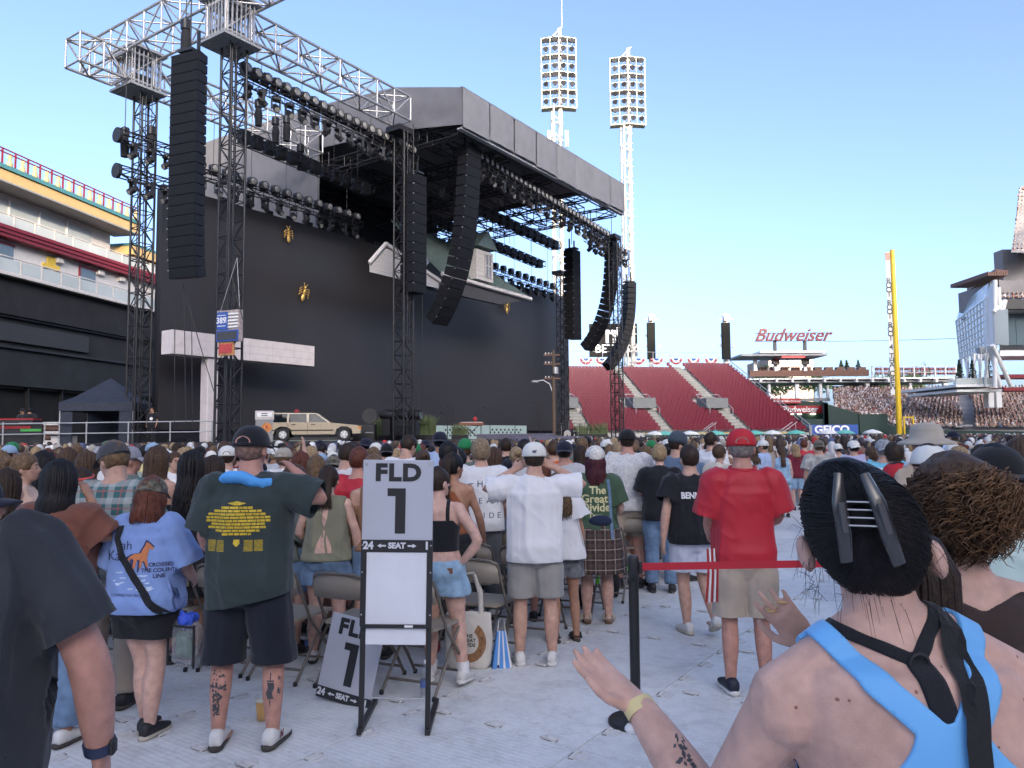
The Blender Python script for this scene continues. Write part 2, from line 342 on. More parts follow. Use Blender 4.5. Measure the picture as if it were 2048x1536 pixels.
# left gable of clapboards, board by board
ga, gz = hb(766,493); gl, gb = hb(735,545); gr = 13.2
nb = 9
for k in range(nb):
    zz = gb+(gz-.15-gb)*k/nb; f = max(0, (zz-(gb+.55))/(gz-gb-.55)); l = gl+(ga-gl)*f; r_ = 15.4-(15.4-ga)*f*1.0
    if r_-l > .2: MB().box((.18, (l+r_)/2, zz+.1), (.06, r_-l, (gz-gb)/nb-.012), Matrix.Rotation(-.12,3,'Y')).build('clapboard', M_clap, hr)
MB().path([(.25,gl-.1,gb+.5),(.25,ga,gz+.12)], [(.09,.16)]*2, 4).build('gable_trim', M_trim, hr); MB().path([(.25,ga,gz+.12),(.25,15.5,gb+.5)], [(.09,.16)]*2, 4).build('gable_trim', M_trim, hr)
MB().box((.28,13.6,12.75),(.05,1.1,1.1),Matrix.Rotation(PI/4,3,'X')).build('diamond_window', mat('prop_window', (.16,.17,.19), .3), hr)
# dormer
dl, dz0 = hb(940,556); dr_, dz1 = hb(990,480); dm = (dl+dr_)/2
for k in range(7): MB().box((.3-.9, dm-.1, dz0+.15+k*.3), (1.7, 2.0, .285)).build('clapboard', M_clap, hr)
MB().add([(.5,dm-1.25,dz0+2.3),(.5,dm+1.1,dz0+2.3),(.5,dm,dz0+3.5),(-3,dm-1.25,dz0+2.3),(-3,dm+1.1,dz0+2.3),(-3,dm,dz0+3.5)], [(0,1,2),(0,2,5,3),(1,4,5,2),(0,3,4,1)]).build('dormer_roof', M_groof, hr)
wd = MB().box((.29,dm+.25,dz0+1.1),(.06,.75,1.6)).build('window', mat('prop_window', (.1,.1,.1)), hr)
for k in (-1,0,1): MB().box((.33,dm+.25+k*.36,dz0+1.1),(.05,.05,1.66)).build('frame', M_trim, wd)
for k in range(3): MB().box((.33,dm+.25,dz0+.3+k*.8),(.05,.78,.05)).build('frame', M_trim, wd)
# ================================================================== roof over the stage
rf = stg('stage_roof', 'grey fabric-covered stage roof with seamed fascia panels', 'stage roof', 0, 0)
RU0, RU1, RN0, RN1, RZ0, RZ1 = 10.2, 30.6, -7.5, 11.2, 18.75, 20.95
npn = 8
for k in range(npn):
    a, b = RU0+(RU1-RU0)*k/npn, RU0+(RU1-RU0)*(k+1)/npn
    p = MB(); N_ = 7
    for q in range(N_): pass
    p.add([(RN1+.06*math.sin(k*2+j)*0+(.05 if 0<j<5 else 0)+.03*math.sin(3.1*j+k), a+.03+(b-a-.06)*j/5, z) for z in (RZ0+.1*math.sin(k),RZ1) for j in range(6)], [(j,j+1,7+j,6+j) for j in range(5)], True)
    p.add([(RN1-.12, a+.03+(b-a-.06)*j/5, z) for z in (RZ0,RZ1) for j in range(6)], [(6+j,7+j,j+1,j) for j in range(5)])
    p.build('fascia_panel', M_cloth2, rf)
MB().box(((RN0+RN1)/2,(RU0+RU1)/2,RZ1+.02), (RN1-RN0,RU1-RU0,.12)).build('top_sheet', M_cloth, rf)
MB().box((RN1-.25,(RU0+RU1)/2,RZ0-.05), (.3,RU1-RU0,.1)).build('fascia_rail', M_grey, rf)
def sidecloth(poly, nm='side_cloth', u=RU0-.05):
    # wrinkled cloth sheet with thickness in the plane u = const; poly of (n, ztop, zbottom) columns
    b = MB(); rows = 8; cols = []
    for i in range(len(poly)-1):
        for s_ in range(6): f = s_/6; cols.append([poly[i][k]*(1-f)+poly[i+1][k]*f for k in range(3)])
    cols.append(list(poly[-1])); nc = len(cols); vs = []
    for side in (0, .06):
        for r_ in range(rows+1):
            for c in cols: 
                z = c[1]+(c[2]-c[1])*r_/rows
                vs.append((c[0], u+side+.16*mnoise.noise(Vector((c[0]*.7,z*.9+c[0]*.5,3)))*(1 if 0<r_<rows else .3), z))
    fs = []
    for sidx in (0,1):
        o = sidx*nc*(rows+1)
        for r_ in range(rows):
            for c in range(nc-1):
                q = (o+r_*nc+c, o+r_*nc+c+1, o+(r_+1)*nc+c+1, o+(r_+1)*nc+c); fs.append(q if sidx else tuple(reversed(q)))
    b.add(vs, fs, True); b.build(nm, M_cloth, rf)
def colU(px, yt, yb, u): n, zt = onU(px, yt, u); return (n, zt, onU(px, yb, u)[1])
sidecloth([(RN1,RZ1,RZ0+.1), colU(790,175,262,RU0), colU(645,210,296,RU0)])
sidecloth([colU(640,215,470,RU0), colU(560,235,455,RU0), colU(480,262,420,RU0), colU(405,288,395,RU0)])
# underside grid of black roof trusses
rt = stg('roof_truss_grid', 'black truss grid under the stage roof', 'truss grid', 0, 0)
for n in (10.6, 7.5, 4, 0, -4, -7.2): truss(rt, (n,RU0+.3,RZ0+.1), (n,RU1-.3,RZ0+.1), .6, .9, .035, M_black, 10, 5)
for u in (RU0+.6, 15.5, 20.4, 25.4, RU1-.6): truss(rt, (RN0+.2,u,RZ0-.2), (RN1-.6,u,RZ0-.2), .5, .7, .035, M_black, 8, 5)
# rear and inner black covers, added to keep the roof dark inside
MB().box((RN0,(RU0+RU1)/2,17.6), (.1,RU1-RU0,6.6)).build('rear_dark_cover', M_blackf, rf)
MB().box(((RN0-.5)/2-.3,15,17.0), (.1,9,4.6)).build('inner_dark_cover', M_blackf, rf)
# ================================================================== towers and silver trusses
def tower(u, n, ztop, label, w_=.75, bays=24, base=0., m=M_black):
    t = stg('truss_tower', label, 'truss tower', u, n, base, 'black lattice towers of the stage')
    truss(t, (0,0,0), (0,0,ztop-base), w_, w_, .028, m, bays, 5, chord=.058)
    MB().box((0,0,.12), (w_*1.6,w_*1.6,.24)).build('base', M_black, t); MB().box((0,0,ztop-base+.1), (w_*1.4,w_*1.4,.3)).build('sleeve_block', M_black, t)
    for q in (-.2,.1): bar(t, 'cable', (w_*.7,q,0), (w_*.7,q,ztop-base), .025, M_black, 5)
    return t
tower(-2.45, 8, 19.2, 'black lattice tower carrying the blue price sign, left of the stage')
tower(-2.0, .3, 19.4, 'black lattice tower behind the leftmost loudspeaker column, near the dark tent')
tower(8.6, 8, 18.6, 'black lattice tower rising between the two lamp-lined trusses at mid stage')
tower(37.6, 1.2, 16.5, 'black lattice tower at the right end of the video wall')
tower(34.2, 8.3, 18.0, 'black lattice tower standing before the red seats')
t1 = stg('silver_truss', 'silver box truss running from the left tower to the stage roof', 'truss', -2.2, 8, 0, 'silver trusses')
truss(t1, (0,-.8,19.2), (0,11.0,19.2), 1.3, 1.35, .045, M_alu, 9, 6)
t2 = stg('silver_truss', 'silver box truss behind the front one, meeting the grey cloth', 'truss', -2.2, .3, 0, 'silver trusses')
truss(t2, (0,-.8,19.2), (0,11.6,19.2), 1.3, 1.35, .045, M_alu, 9, 6)
t3 = stg('silver_truss', 'silver cross truss jutting out at the upper left over both towers', 'truss', -2.2, 0, 0, 'silver trusses')
truss(t3, (-3.6,0,20.62), (14,0,20.62), 1.5, 1.45, .045, M_alu, 12, 6)
t4 = stg('silver_truss', 'short silver truss end hanging below the cross truss at far left', 'truss', -2.2, 0, 0, 'silver trusses')
truss(t4, (.3,-3.0,19.1), (.3,-.8,19.1), 1.3, 1.35, .045, M_alu, 2, 6)
for k, (n, u) in enumerate(((8,-2.3),(.3,-2.0))):
    h_ = stg('hoist_block', ['silver sleeve frame on top of the tower with the price sign','silver sleeve frame on top of the tower near the tent'][k], 'tower head', u, n, 18.9, 'tower heads')
    for a in range(-3,4): 
        for b in (-.75,.75): MB().box((a*.22,b,.95), (.06,.05,2.1)).build('upright', M_alu, h_); MB().box((b,a*.22,.95), (.05,.06,2.1)).build('upright', M_alu, h_)
    for z in (0,1.95): MB().box((0,0,z), (1.9,1.9,.12)).build('plate', M_grey, h_)
# ------------------------------------------------------------------ stage lamps
def lamp_proto():
    t = thing('stage_lamp', 'x', 'stage lamp')
    MB().bev((-.12,0,0), (.36,.46,.46), .05).build('housing', M_black, t)
    MB().path([(.05,0,0),(.10,0,0)], [.235,.235], 14).build('lens_ring', M_black, t)
    MB().rings([[Vector((.102+.045*(1-r*r), r*.20*math.cos(2*PI*j/14), r*.20*math.sin(2*PI*j/14))) for j in range(14)] for r in (1,.75,.4,.05)]).build('lens', M_lens, t)
    MB().box((-.1,0,-.33), (.1,.5,.05)).box((-.1,.27,-.15),(.08,.03,.4)).box((-.1,-.27,-.15),(.08,.03,.4)).build('yoke', M_black, t)
    return t
def head_proto():
    t = thing('moving_head_lamp', 'x', 'stage lamp')
    MB().bev((0,0,-.10), (.36,.40,.18), .03).build('base', M_black, t)
    MB().box((0,.2,-.38), (.14,.05,.42)).box((0,-.2,-.38), (.14,.05,.42)).box((0,0,-.2),(.16,.42,.05)).build('yoke', M_black, t)
    MB().path([(-.16,0,-.38),(-.02,0,-.50),(.20,0,-.68)], [.13,.165,.15], 12).build('head', M_black, t)
    MB().path([(.2,0,-.68),(.215,0,-.692)], [.12,.12], 12).build('lens', M_lens, t)
    return t
LP, HP = lamp_proto(), head_proto(); usedp = {}
def place(proto, loc, rz, label, group):
    if proto.name not in usedp: usedp[proto.name] = 1; proto.location = loc; proto.rotation_euler[2] = rz; o = proto; o['label'] = label; o['group'] = group
    else: o = dup(proto, loc, rz, label, group)
    return o
def lamp_bar(n, ua, za, ub, zb, k_l, k_h, name, label, llab, hlab, group, w_=.5, strip=0, lz=.45):
    t = stg('lighting_truss', label, 'lighting truss', ua, n, za, 'black lighting trusses')
    truss(t, (0,0,-.2), (0,ub-ua,zb-za-.2), w_, .42, .022, M_black, max(4, int((ub-ua)/.9)), 5)
    for k in range(strip): MB().box((.1,(ub-ua)*(k+.5)/strip,(zb-za)*(k+.5)/strip-.02), (.35,(ub-ua)/strip*.72,.62)).build('batten_lamp', M_black, t)
    for k in range(k_l):
        f = (k+.5)/k_l; place(LP, ST(ua+(ub-ua)*f, n+.15, za+(zb-za)*f+lz), SRZ+rnd.uniform(-.06,.06), ORD[k]+' '+llab, group+' lamps')
    for k in range(k_h):
        f = (k+.5)/k_h; place(HP, ST(ua+(ub-ua)*f, n+.05, za+(zb-za)*f-.22), SRZ+rnd.choice((0,0,PI,PI/2))+rnd.uniform(-.4,.4), ORD[k]+' '+hlab, group+' moving heads')
    for k in range(5): f = (k+.5)/5; bar(t, 'hanging_cable', (0,(ub-ua)*f,.2), (0,(ub-ua)*f,max(.6,19.2-za)), .018, M_black, 4)
lamp_bar(7.2, -1.2,18.2, 10.8,17.9, 21, 15, 'a', 'upper black lamp truss under the front silver truss', 'round lamp from the left on the upper lamp truss', 'moving head from the left under the upper lamp truss', 'upper truss')
lamp_bar(1, .6,15.55, 12.6,15.4, 15, 12, 'b', 'lower black lamp truss along the top of the video wall', 'round lamp from the left on the lower lamp truss', 'moving head from the left under the lower lamp truss', 'lower truss')
lamp_bar(4, 1.0,16.9, 10.3,16.5, 0, 0, 'c', 'black truss packed with batten lamps between the two lamp trusses', '', '', 'batten', strip=12, w_=.9)
lamp_bar(9.6, 13.6,18.05, 30.6,16.9, 32, 16, 'd', 'long black lamp truss under the front edge of the stage roof', 'round lamp from the left in the row below the roof fascia', 'moving head from the left below the roof fascia lamps', 'roof front')
lamp_bar(6, 14.5,17.2, 29,16.6, 0, 0, 'e', 'first black batten truss deeper under the roof', '', '', 'batten', strip=16, w_=.9)
lamp_bar(3, 16,16.6, 31.5,16.0, 0, 0, 'f', 'second black batten truss deeper under the roof', '', '', 'batten', strip=16, w_=.9)
lamp_bar(.8, 24,15.2, 37.5,14.9, 12, 10, 'g', 'black lamp truss above the right part of the video wall', 'round lamp from the left above the right part of the video wall', 'moving head from the left above the right part of the video wall', 'right wall')
lamp_bar(7.5, 31.2,17.5, 38.5,17.3, 9, 8, 'h', 'black lamp truss at the right end near the curved loudspeakers', 'round lamp from the left on the right end truss', 'moving head from the left under the right end truss', 'right end')
for k, z in enumerate((15.7, 14.0)):
    t = stg('lighting_truss', ['upper','lower'][k]+' short black side truss with lamps left of the loudspeaker column', 'lighting truss', onN(238,300,1.6)[0], 1.6, z, 'short side trusses')
    truss(t, (0,0,0), (0,3.2,0), .5, .45, .025, M_black, 4, 5); MB().path([(0,-.15,.22),(0,0,.22)], [.36,.36], 12).build('end_cap', M_black, t)
    for q in range(3): place(HP, ST(onN(238,300,1.6)[0]+.6+q*.85, 1.8, z-.05), SRZ-PI/2, 'moving-head lamp under the %s short side truss at left, %s' % (['upper','lower'][k], ['first','second','third'][q]), 'side truss lamps')
for k, (px, py, n, lab) in enumerate(((398,690,.2,''),)): pass
for px, py, n, lab in ((250,265,1,'left of the tower near the tent'),(303,262,1,'just right of the tower near the tent'),(517,208,3,'below the rear silver truss, leftmost'),(551,243,3,'below the rear silver truss, middle'),(573,240,3,'below the rear silver truss, right'),(372,50,9,'under the cross truss above the big loudspeaker column'),(601,297,4,'by the grey cloth')):
    u, z = onN(px, py, n); t = stg('chain_hoist', 'black chain motor hanging '+lab, 'hoist', u, n, z, 'chain hoists')
    MB().bev((0,0,0), (.34,.34,.5), .06).build('motor', M_black, t); MB().path([(0,0,-.25),(.03,0,-.6),(.02,0,-1.2)], [.16,.21,.18], 10).build('chain_bag', M_blackf, t); bar(t, 'chain', (0,0,.25), (0,0,max(1,20.4-z)), .02, M_black, 5)
# ------------------------------------------------------------------ loudspeaker arrays
def array(label, u, n, ztop, k, rz, bw, bh, bd, tilt, side_taper=.80, name='loudspeaker_column'):
    t = thing(name, label, 'loudspeakers', ST(u,n,ztop), rz, 'hanging loudspeaker columns')
    b = MB(); x0, x1 = -bd, 0; zf, zr = bh/2-.008, bh/2*side_taper
    b.add([(x1,-bw/2,-zf),(x1,bw/2,-zf),(x1,bw/2,zf),(x1,-bw/2,zf),(x0,-bw/2*.9,-zr),(x0,bw/2*.9,-zr),(x0,bw/2*.9,zr),(x0,-bw/2*.9,zr)], [(0,1,2,3),(5,4,7,6),(4,0,3,7),(1,5,6,2),(3,2,6,7),(4,5,1,0)])
    me = b.mesh('speaker_box', M_spk)
    gr = MB().box((.006,0,0),(.02,bw-.05,bh-.05)).mesh('grille', M_grille); pin = MB().box((.005,-bw/2+.0,bh*.36),(.05,.05,.04)).mesh('rigging_pin', M_galv)
    p = Vector((0,0,-bh/2)); a = 0.
    for i in range(k):
        a = tilt(i/(k-1)); R0 = Matrix.Rotation(a, 3, 'Y')
        o = obj('speaker_box', me, t, p, 0); o.rotation_euler = (0,a,0)
        q = obj('grille', gr, o); q2 = obj('rigging_pin', pin, o)
        an = tilt(min(1,(i+1)/(k-1))); p = p + Matrix.Rotation((a+an)/2,3,'Y') @ Vector((0,0,-bh))
    MB().box((-bd/2,0,.12),(bd*1.1,bw*.5,.12)).box((-bd/2,-bw*.3,.5),(.1,.1,.8)).box((-bd/2,bw*.3,.5),(.1,.1,.8)).build('rigging_frame', M_black, t)
    bar(t, 'cable', (-bd/2,0,.5), (-bd/2,0,3.0), .03, M_black, 5)
    return t
pA = PX(370,105,29.5); sa = thing
array('leftmost huge straight loudspeaker column of stacked black boxes', *(lambda q: (q.dot(SU), q.dot(SN)))(pA-S0), pA.z, 22, R_(-112), 1.42, .41, .55, lambda f: .0+.10*max(0,f-.7)/.3)
array('straight loudspeaker column of drilled boxes beside the mid-stage tower', 9.2, 9.0, 16.2, 12, SRZ, 1.1, .55, 1.0, lambda f: 0.)
array('curved loudspeaker column in front of the green house roof', 12.6, 10.2, 18.6, 18, SRZ, 1.36, .60, .75, lambda f: .05+.62*f**2.2)
array('straight loudspeaker column near the right end of the video wall', 32.2, 6, 17.0, 13, SRZ, 1.3, .57, .9, lambda f: 0.)
array('curved loudspeaker column hanging before the sky at the right end of the stage', 35.4, 8, 18.0, 18, SRZ, 1.3, .54, .75, lambda f: .04+.75*f**2)
array('outermost right curved loudspeaker column whose foot reaches the red seats', 38.2, 8.2, 14.9, 17, SRZ+.9, 1.3, .48, .75, lambda f: .02+.75*f**1.8)
# blue price sign and red sign on the left tower, hanging cables
ps = thing('price_sign', 'rusty framed blue 389 price sign hanging on the left tower', 'sign', PX(459,685,31.5), R_(-22))
MB().box((0,0,.68), (1.16,.22,1.3)).build('frame', mat('rusty_frame', (.36,.30,.28), .7, var=.35, scale=8), ps)
MB().box((-.27,-.13,.9), (.55,.05,.72)).build('price_panel', M_signblue, ps); MB().box((0,-.13,.27), (1.12,.05,.46)).build('blue_border', M_signblue, ps); MB().box((0,-.16,.27), (1.0,.04,.34)).build('dark_panel', mat('sign_dark', (.05,.055,.06), .6), ps)
for k in range(5): MB().box((.29,-.14,.62+k*.135), (.5,.06,.06)).build('tube_slat', M_letter, ps)
put_text('lettering', '389', .34, M_letter, ps, (-.31,-.165,.90), (1,0,0), (0,0,1), bold=.008); put_text('lettering', '9', .16, M_letter, ps, (-.06,-.165,.98), (1,0,0), (0,0,1)); put_text('lettering', '10', .12, M_letter, ps, (-.06,-.165,.84), (1,0,0), (0,0,1))
for z in (1.12,.68): MB().box((-.29,-.16,z),(.42,.02,.025)).build('rule', M_letter, ps)
for x in (-.5,.5): bar(ps, 'wire', (x,0,1.33), (.05,.3,3.6), .012, M_galv, 4)
rs = thing('torn_sign', 'small torn red and orange sign under the blue price sign', 'sign', PX(453,712,31.5), R_(-22))
MB().box((0,0,.3), (.78,.08,.56)).build('board', mat('orange_rust', (.42,.20,.08), .7, var=.4, scale=9), rs); MB().box((-.02,-.05,.3), (.66,.04,.36)).build('red_panel', mat('faded_red', (.46,.06,.06), .6, var=.2, scale=10), rs)
for k, (x0,y0,x1,y1,d) in enumerate(((368,570,372,860,30.5),(366,570,430,790,30.5),(383,570,385,860,32),(350,570,349,860,32),(818,600,822,830,41),(826,600,832,835,41),(845,590,843,830,42),(465,560,486,640,31),(465,400,469,860,32),(1010,500,1006,430,55))):
    a, b = PX(x0,y0,d), PX(x1,y1,d); c = MB(); c.path([(0,0,0), ((b-a)*.5+Vector((0,0,-.06))), b-a], .018, 5)
    tag(c.build('rigging_cable', M_black, None, a), 'thin black cable hanging beside the %s' % (['leftmost loudspeaker column, thickest','leftmost loudspeaker column, slanting to the canopy post','left tower, before the video wall','left edge of the video wall','mid-stage tower, outer left','mid-stage tower, inner left','mid-stage tower, right side','blue price sign','left tower, running full height','house roof'][k]), 'cable')
# brass insects on the wall
M_brass = mat('gold_ornament', (.75,.48,.14), .35, metal=.6, var=.3, scale=10)
def ant(px, py, sc, tilt, label):
    u, z = onN(px, py, .25); t = stg('wall_ornament', label, 'ornament', u, .25, z); R0 = Matrix.Rotation(tilt,3,'X')
    def e(y, z_, ry, rz_, nm): MB().ell(R0 @ Vector((0,y*sc,z_*sc)), (.12*sc,ry*sc,rz_*sc), 10, 6, R0).build(nm, M_brass, t)
    e(0,-.55,.19,.40,'abdomen'); e(0,.0,.08,.2,'thorax'); e(0,.33,.12,.13,'head')
    for s_ in (-1,1):
        for q in range(3): a = .15-q*.15; MB().path([R0 @ Vector((0,s_*.08,a))*sc, R0 @ Vector((.1,s_*.36,a+.12-.1*q))*sc, R0 @ Vector((0,s_*.52,a-.16-.1*q))*sc], .035*sc, 5).build('leg', M_brass, t)
        MB().path([R0 @ Vector((0,s_*.08,.42))*sc, R0 @ Vector((0,s_*.2,.7))*sc], .03*sc, 5).build('feeler', M_brass, t)
ant(577,466,.62,.06,'upper gold ant ornament on the video wall'); ant(609,582,.72,-.25,'lower gold ant ornament on the video wall')
ant(1014,610,.8,0,'gold beetle ornament at the right of the video wall')
# ================================================================== things on the stage
car = thing('estate_car', 'beige boxy estate car parked sideways on the stage', 'car', PX(629,881,39.6)-Vector((0,0,.0)), R_(9)); car.location.z = DZ+.02
M_car = mat('beige_car_paint', (.42,.35,.25), .32, var=.05, coat=.4); M_tyre = mat('tyre_rubber', (.02,.02,.02), .8); M_trimk = mat('black_trim', (.02,.02,.022), .5); M_cg = mat('car_glass', (.015,.02,.025), .05, spec=.9)
def profile(mb, pts, w0, w1=None): 
    n = len(pts); w1 = w1 or w0
    mb.add([(x,-w0/2,z) for x,z in pts]+[(x,w0/2,z) for x,z in pts], [tuple(range(n)), tuple(reversed(range(n,2*n)))]+[(i,n+i,n+(i+1) % n,(i+1) % n) for i in range(n)])
lower = [(-2.35,.42),(-2.38,.62),(-2.34,.90),(-1.0,.93),(.85,.93),(2.15,.80),(2.36,.72),(2.38,.40),(1.98,.36),(1.9,.62),(1.66,.74),(1.40,.74),(1.16,.62),(1.08,.34),(-1.02,.34),(-1.10,.62),(-1.34,.74),(-1.60,.74),(-1.84,.62),(-1.92,.38)]
b = MB(); profile(b, lower, 1.70); b.build('body', M_car, car)
b = MB(); b.add([(-2.33,-.80,.9),(.9,-.80,.9),(.18,-.66,1.41),(-2.12,-.66,1.44),(-2.33,.80,.9),(.9,.80,.9),(.18,.66,1.41),(-2.12,.66,1.44)], [(0,1,2,3),(5,4,7,6),(3,2,6,7),(1,5,6,2),(4,0,3,7)]); b.build('cabin', M_car, car)
def win(x0,x1,x2,x3,nm='window'):
    for s_ in (-1,1):
        y0, y1 = s_*.793, s_*.682; q = [(x0,y0,.955),(x1,y0,.955),(x2,y1,1.375),(x3,y1,1.375)]; o = Vector((0,s_*.012,0))
        MB().add([Vector(p)+o for p in q]+[Vector(p)-o*2 for p in q], [(0,1,2,3),(3,2,1,0),(0,4,5,1),(1,5,6,2),(2,6,7,3),(3,7,4,0)]).build(nm, M_cg, car)
win(-2.2,-1.28,-1.28,-2.04); win(-1.18,-.32,-.34,-1.18); win(-.22,.72,.12,-.22)
MB().add([(.90,-.7,.97),(.90,.7,.97),(.24,.58,1.38),(.24,-.58,1.38)], [(0,1,2,3)]).build('windscreen', M_cg, car); car.children[-1].location = (.02,0,.015)
for x in (1.53,-1.47):
    for s_ in (-1,1):
        wl = MB().path([(x,s_*.68,.33),(x,s_*.86,.33)], [.325,.325], 20).build('wheel', M_tyre, car)
        MB().path([(x,s_*.855,.33),(x,s_*.872,.33)], [.20,.19], 18).build('rim', M_galv, wl)
        for q in range(5): a = 2*PI*q/5; MB().path([(x,s_*.88,.33),(x+.18*math.cos(a),s_*.875,.33+.18*math.sin(a))], [.03,.045], 6).build('spoke', M_white, wl)
for s_ in (-1,1):
    MB().box((-.5,s_*.862,.55),(3.0,.03,.05)).build('side_strip', M_trimk, car); MB().box((2.345,s_*.6,.70),(.09,.3,.14)).build('headlight', M_lens, car); MB().box((2.31,s_*.80,.68),(.14,.11,.12)).build('indicator', mat('orange_lens', (.6,.2,.03), .3), car)
    for x in (-.95,.0): MB().box((x,s_*.865,.84),(.2,.03,.04)).build('door_handle', M_trimk, car)
    for x in (-1.23,-.27): MB().box((x,s_*.852,.62),(.014,.012,.56)).build('door_gap', M_trimk, car)
MB().bev((2.42,0,.46),(.2,1.72,.2),.04).build('bumper', M_trimk, car); MB().bev((-2.42,0,.48),(.2,1.72,.2),.04).build('bumper', M_trimk, car); MB().box((2.385,0,.68),(.04,.9,.2)).build('grille', M_trimk, car)
for s_ in (-1,1): bar(car, 'roof_rail', (-2.0,s_*.55,1.48), (.05,s_*.55,1.46), .018, M_trimk)
MB().ell((-.9,0,1.52),(.14,.14,.12)).build('beacon', M_signred, car)
MB().box((0,0,.12),(3.9,1.3,.14)).build('underside', M_trimk, car)
gp = thing('petrol_pump', 'old white-topped petrol pump with round orange badge behind the car', 'petrol pump', PX(529,878,38.6), R_(14)); gp.location.z = DZ
MB().bev((0,0,.55),(.86,.5,1.1),.04).build('cabinet', M_grey, gp); MB().bev((0,0,1.32),(.9,.54,.46),.03).build('head', M_trim, gp); MB().box((0,-.28,1.36),(.72,.03,.22)).build('dial_panel', M_letter, gp)
for k in range(2): MB().box((0,-.30,1.31+k*.1),(.3,.02,.04)).build('counter', M_ink, gp)
MB().path([(.12,-.255,.72),(.12,-.28,.72)], [.24,.24], 18).build('badge', mat('badge_orange', (.55,.20,.05), .5, var=.3, scale=12), gp); put_text('lettering', 'P', .2, M_signred, gp, (.12,-.29,.72), (1,0,0), (0,0,1), bold=.01)
MB().path([(.45,-.1,1.2),(.62,-.2,.7),(.52,-.2,.3),(.45,-.1,.9)], .025, 6).build('hose', M_black, gp)
# planters of tall grass, mint screens, covered riser, band gear
M_grass = mat('reed_grass', (.10,.13,.055), .7, var=.35, scale=2)
def reeds(x0, x1, ybase, d, h, label, k):
    c = PX((x0+x1)/2, ybase, d); c.z = DZ; t = thing('grass_planter', label, 'grass', c, R_(-12), 'reed planters'); W = abs(PX(x1,ybase,d).x-PX(x0,ybase,d).x)
    MB().box((0,0,.15),(W,.7,.3)).build('trough', M_black, t); b = MB()
    for i in range(k):
        x, y = rnd.uniform(-W/2,W/2), rnd.uniform(-.35,.35); hh = h*rnd.uniform(.5,1.05); dx, dy = rnd.gauss(0,.16), rnd.gauss(0,.16); w_ = .016
        p = [Vector((x,y,.25)), Vector((x+dx*.4,y+dy*.4,.25+hh*.6)), Vector((x+dx*1.3,y+dy*1.3,.25+hh))]
        b.add([p[0]-Vector((w_,0,0)),p[0]+Vector((w_,0,0)),p[1]+Vector((w_,0,0)),p[1]-Vector((w_,0,0)),p[2]], [(0,1,2,3),(3,2,4)])
    tag(b.build('reeds', M_grass, t), None, None, None, 'stuff')
reeds(752,802,884,44,1.25,'tall reed grass planter left of the three stage lamps',500); reeds(812,870,884,44,1.25,'tall reed grass planter under the three stage lamps',500); reeds(905,935,872,52,.9,'small reed tuft before the mint screen',150); reeds(1150,1215,868,58,1.0,'reed grass beside the drum kit at the right stage end',300)
M_mint = mat('mint_screen', (.36,.47,.44), .6, var=.08)
for k, (x0,x1) in enumerate(((868,960),(962,1052))):
    a, c = PX(x0,868,55), PX(x1,866,60); t = thing('lattice_screen', ['left mint green lattice screen on the stage','right mint green lattice screen with dark holes on the stage'][k], 'screen', Vector((a.x,a.y,DZ)), math.atan2(c.y-a.y,c.x-a.x), 'mint screens')
    L_ = (c-a).to_2d().length; MB().box((L_/2,0,.5),(L_,.1,1.0)).build('board', M_mint, t)
    for i in range(16):
        for j in range(3):
            if (i+j) % 2: MB().box((L_*.18+i*L_*.045,-.055,.28+j*.2),(L_*.03,.02,.14)).build('hole', M_ink, t)
for k, (px, d) in enumerate(((775,42.5),(800,42.5),(828,42.5))):
    c = PX(px,838,d); t = thing('follow_spot', ['left','middle','right'][k]+' of three large black lamps on the reed planters', 'stage lamp', c, R_(-20), 'big floor lamps'); t.location.z = DZ+.3
    z0 = c.z-DZ-.3
    MB().box((0,0,z0/2),(.5,.4,z0)).build('stand', M_black, t); MB().path([(-.42,0,z0+.22),(0,0,z0+.26),(.42,0,z0+.2)], [.22,.3,.26], 12).build('barrel', M_black, t); MB().path([(.42,0,z0+.2),(.45,0,z0+.2)], [.2,.2], 12).build('lens', M_glass, t)
fan = thing('fan', 'round black stage fan right of the car', 'fan', PX(740,878,42)); fan.location.z = DZ
MB().path([(0,-.1,1.35),(0,.1,1.35)], [.42,.42], 16).build('cage', M_black, fan); MB().box((0,0,.5),(.1,.1,1.0)).box((0,0,.03),(.7,.5,.06)).build('stand', M_black, fan)
bx_ = thing('flight_case', 'low black equipment case beside the fan', 'case', PX(720,880,42)); bx_.location.z = DZ
MB().bev((0,0,.45),(1.7,.7,.9),.03).build('body', M_black, bx_); MB().box((0,-.36,.45),(1.6,.03,.05)).build('edge', M_grey, bx_)
for k, (px, d, h) in enumerate(((908,52,1.9),(1030,56,1.5),(980,54,1.9),(962,54,1.5),(1080,58,2.4),(895,50,1.4))):
    t = thing('microphone_stand', '%s thin black microphone stand from the left on the stage' % ['second','fifth','fourth','third','sixth','first'][k], 'microphone stand', PX(px,866,d)); t.location.z = DZ
    MB().tube((0,0,0),(0,0,h),.025,seg=6).build('pole', M_black, t); MB().lathe([(.22,0),(.2,.03),(.03,.05)],10).build('foot', M_black, t); MB().path([(0,0,h),(-.35,0,h+.28)],[.02,.02],5).build('boom', M_black, t); MB().ell((-.4,0,h+.32),(.09,.06,.06),8,5).build('microphone', M_black, t)
kb = thing('keyboard', 'reddish keyboard on a stand at centre stage', 'keyboard', PX(943,862,53)); kb.location.z = DZ
MB().bev((0,0,1.05),(1.7,.5,.22),.03).build('case', mat('red_wood', (.20,.06,.04), .5), kb); MB().box((0,-.1,1.17),(1.5,.2,.03)).build('keys', M_letter, kb)
for s_ in (-1,1): bar(kb,'leg',(-.6*s_,0,0),(.5*s_,0,.95),.03,M_black)
MB().ell((.25,0,1.38),(.16,.14,.17)).build('red_cushion', M_signred, kb)
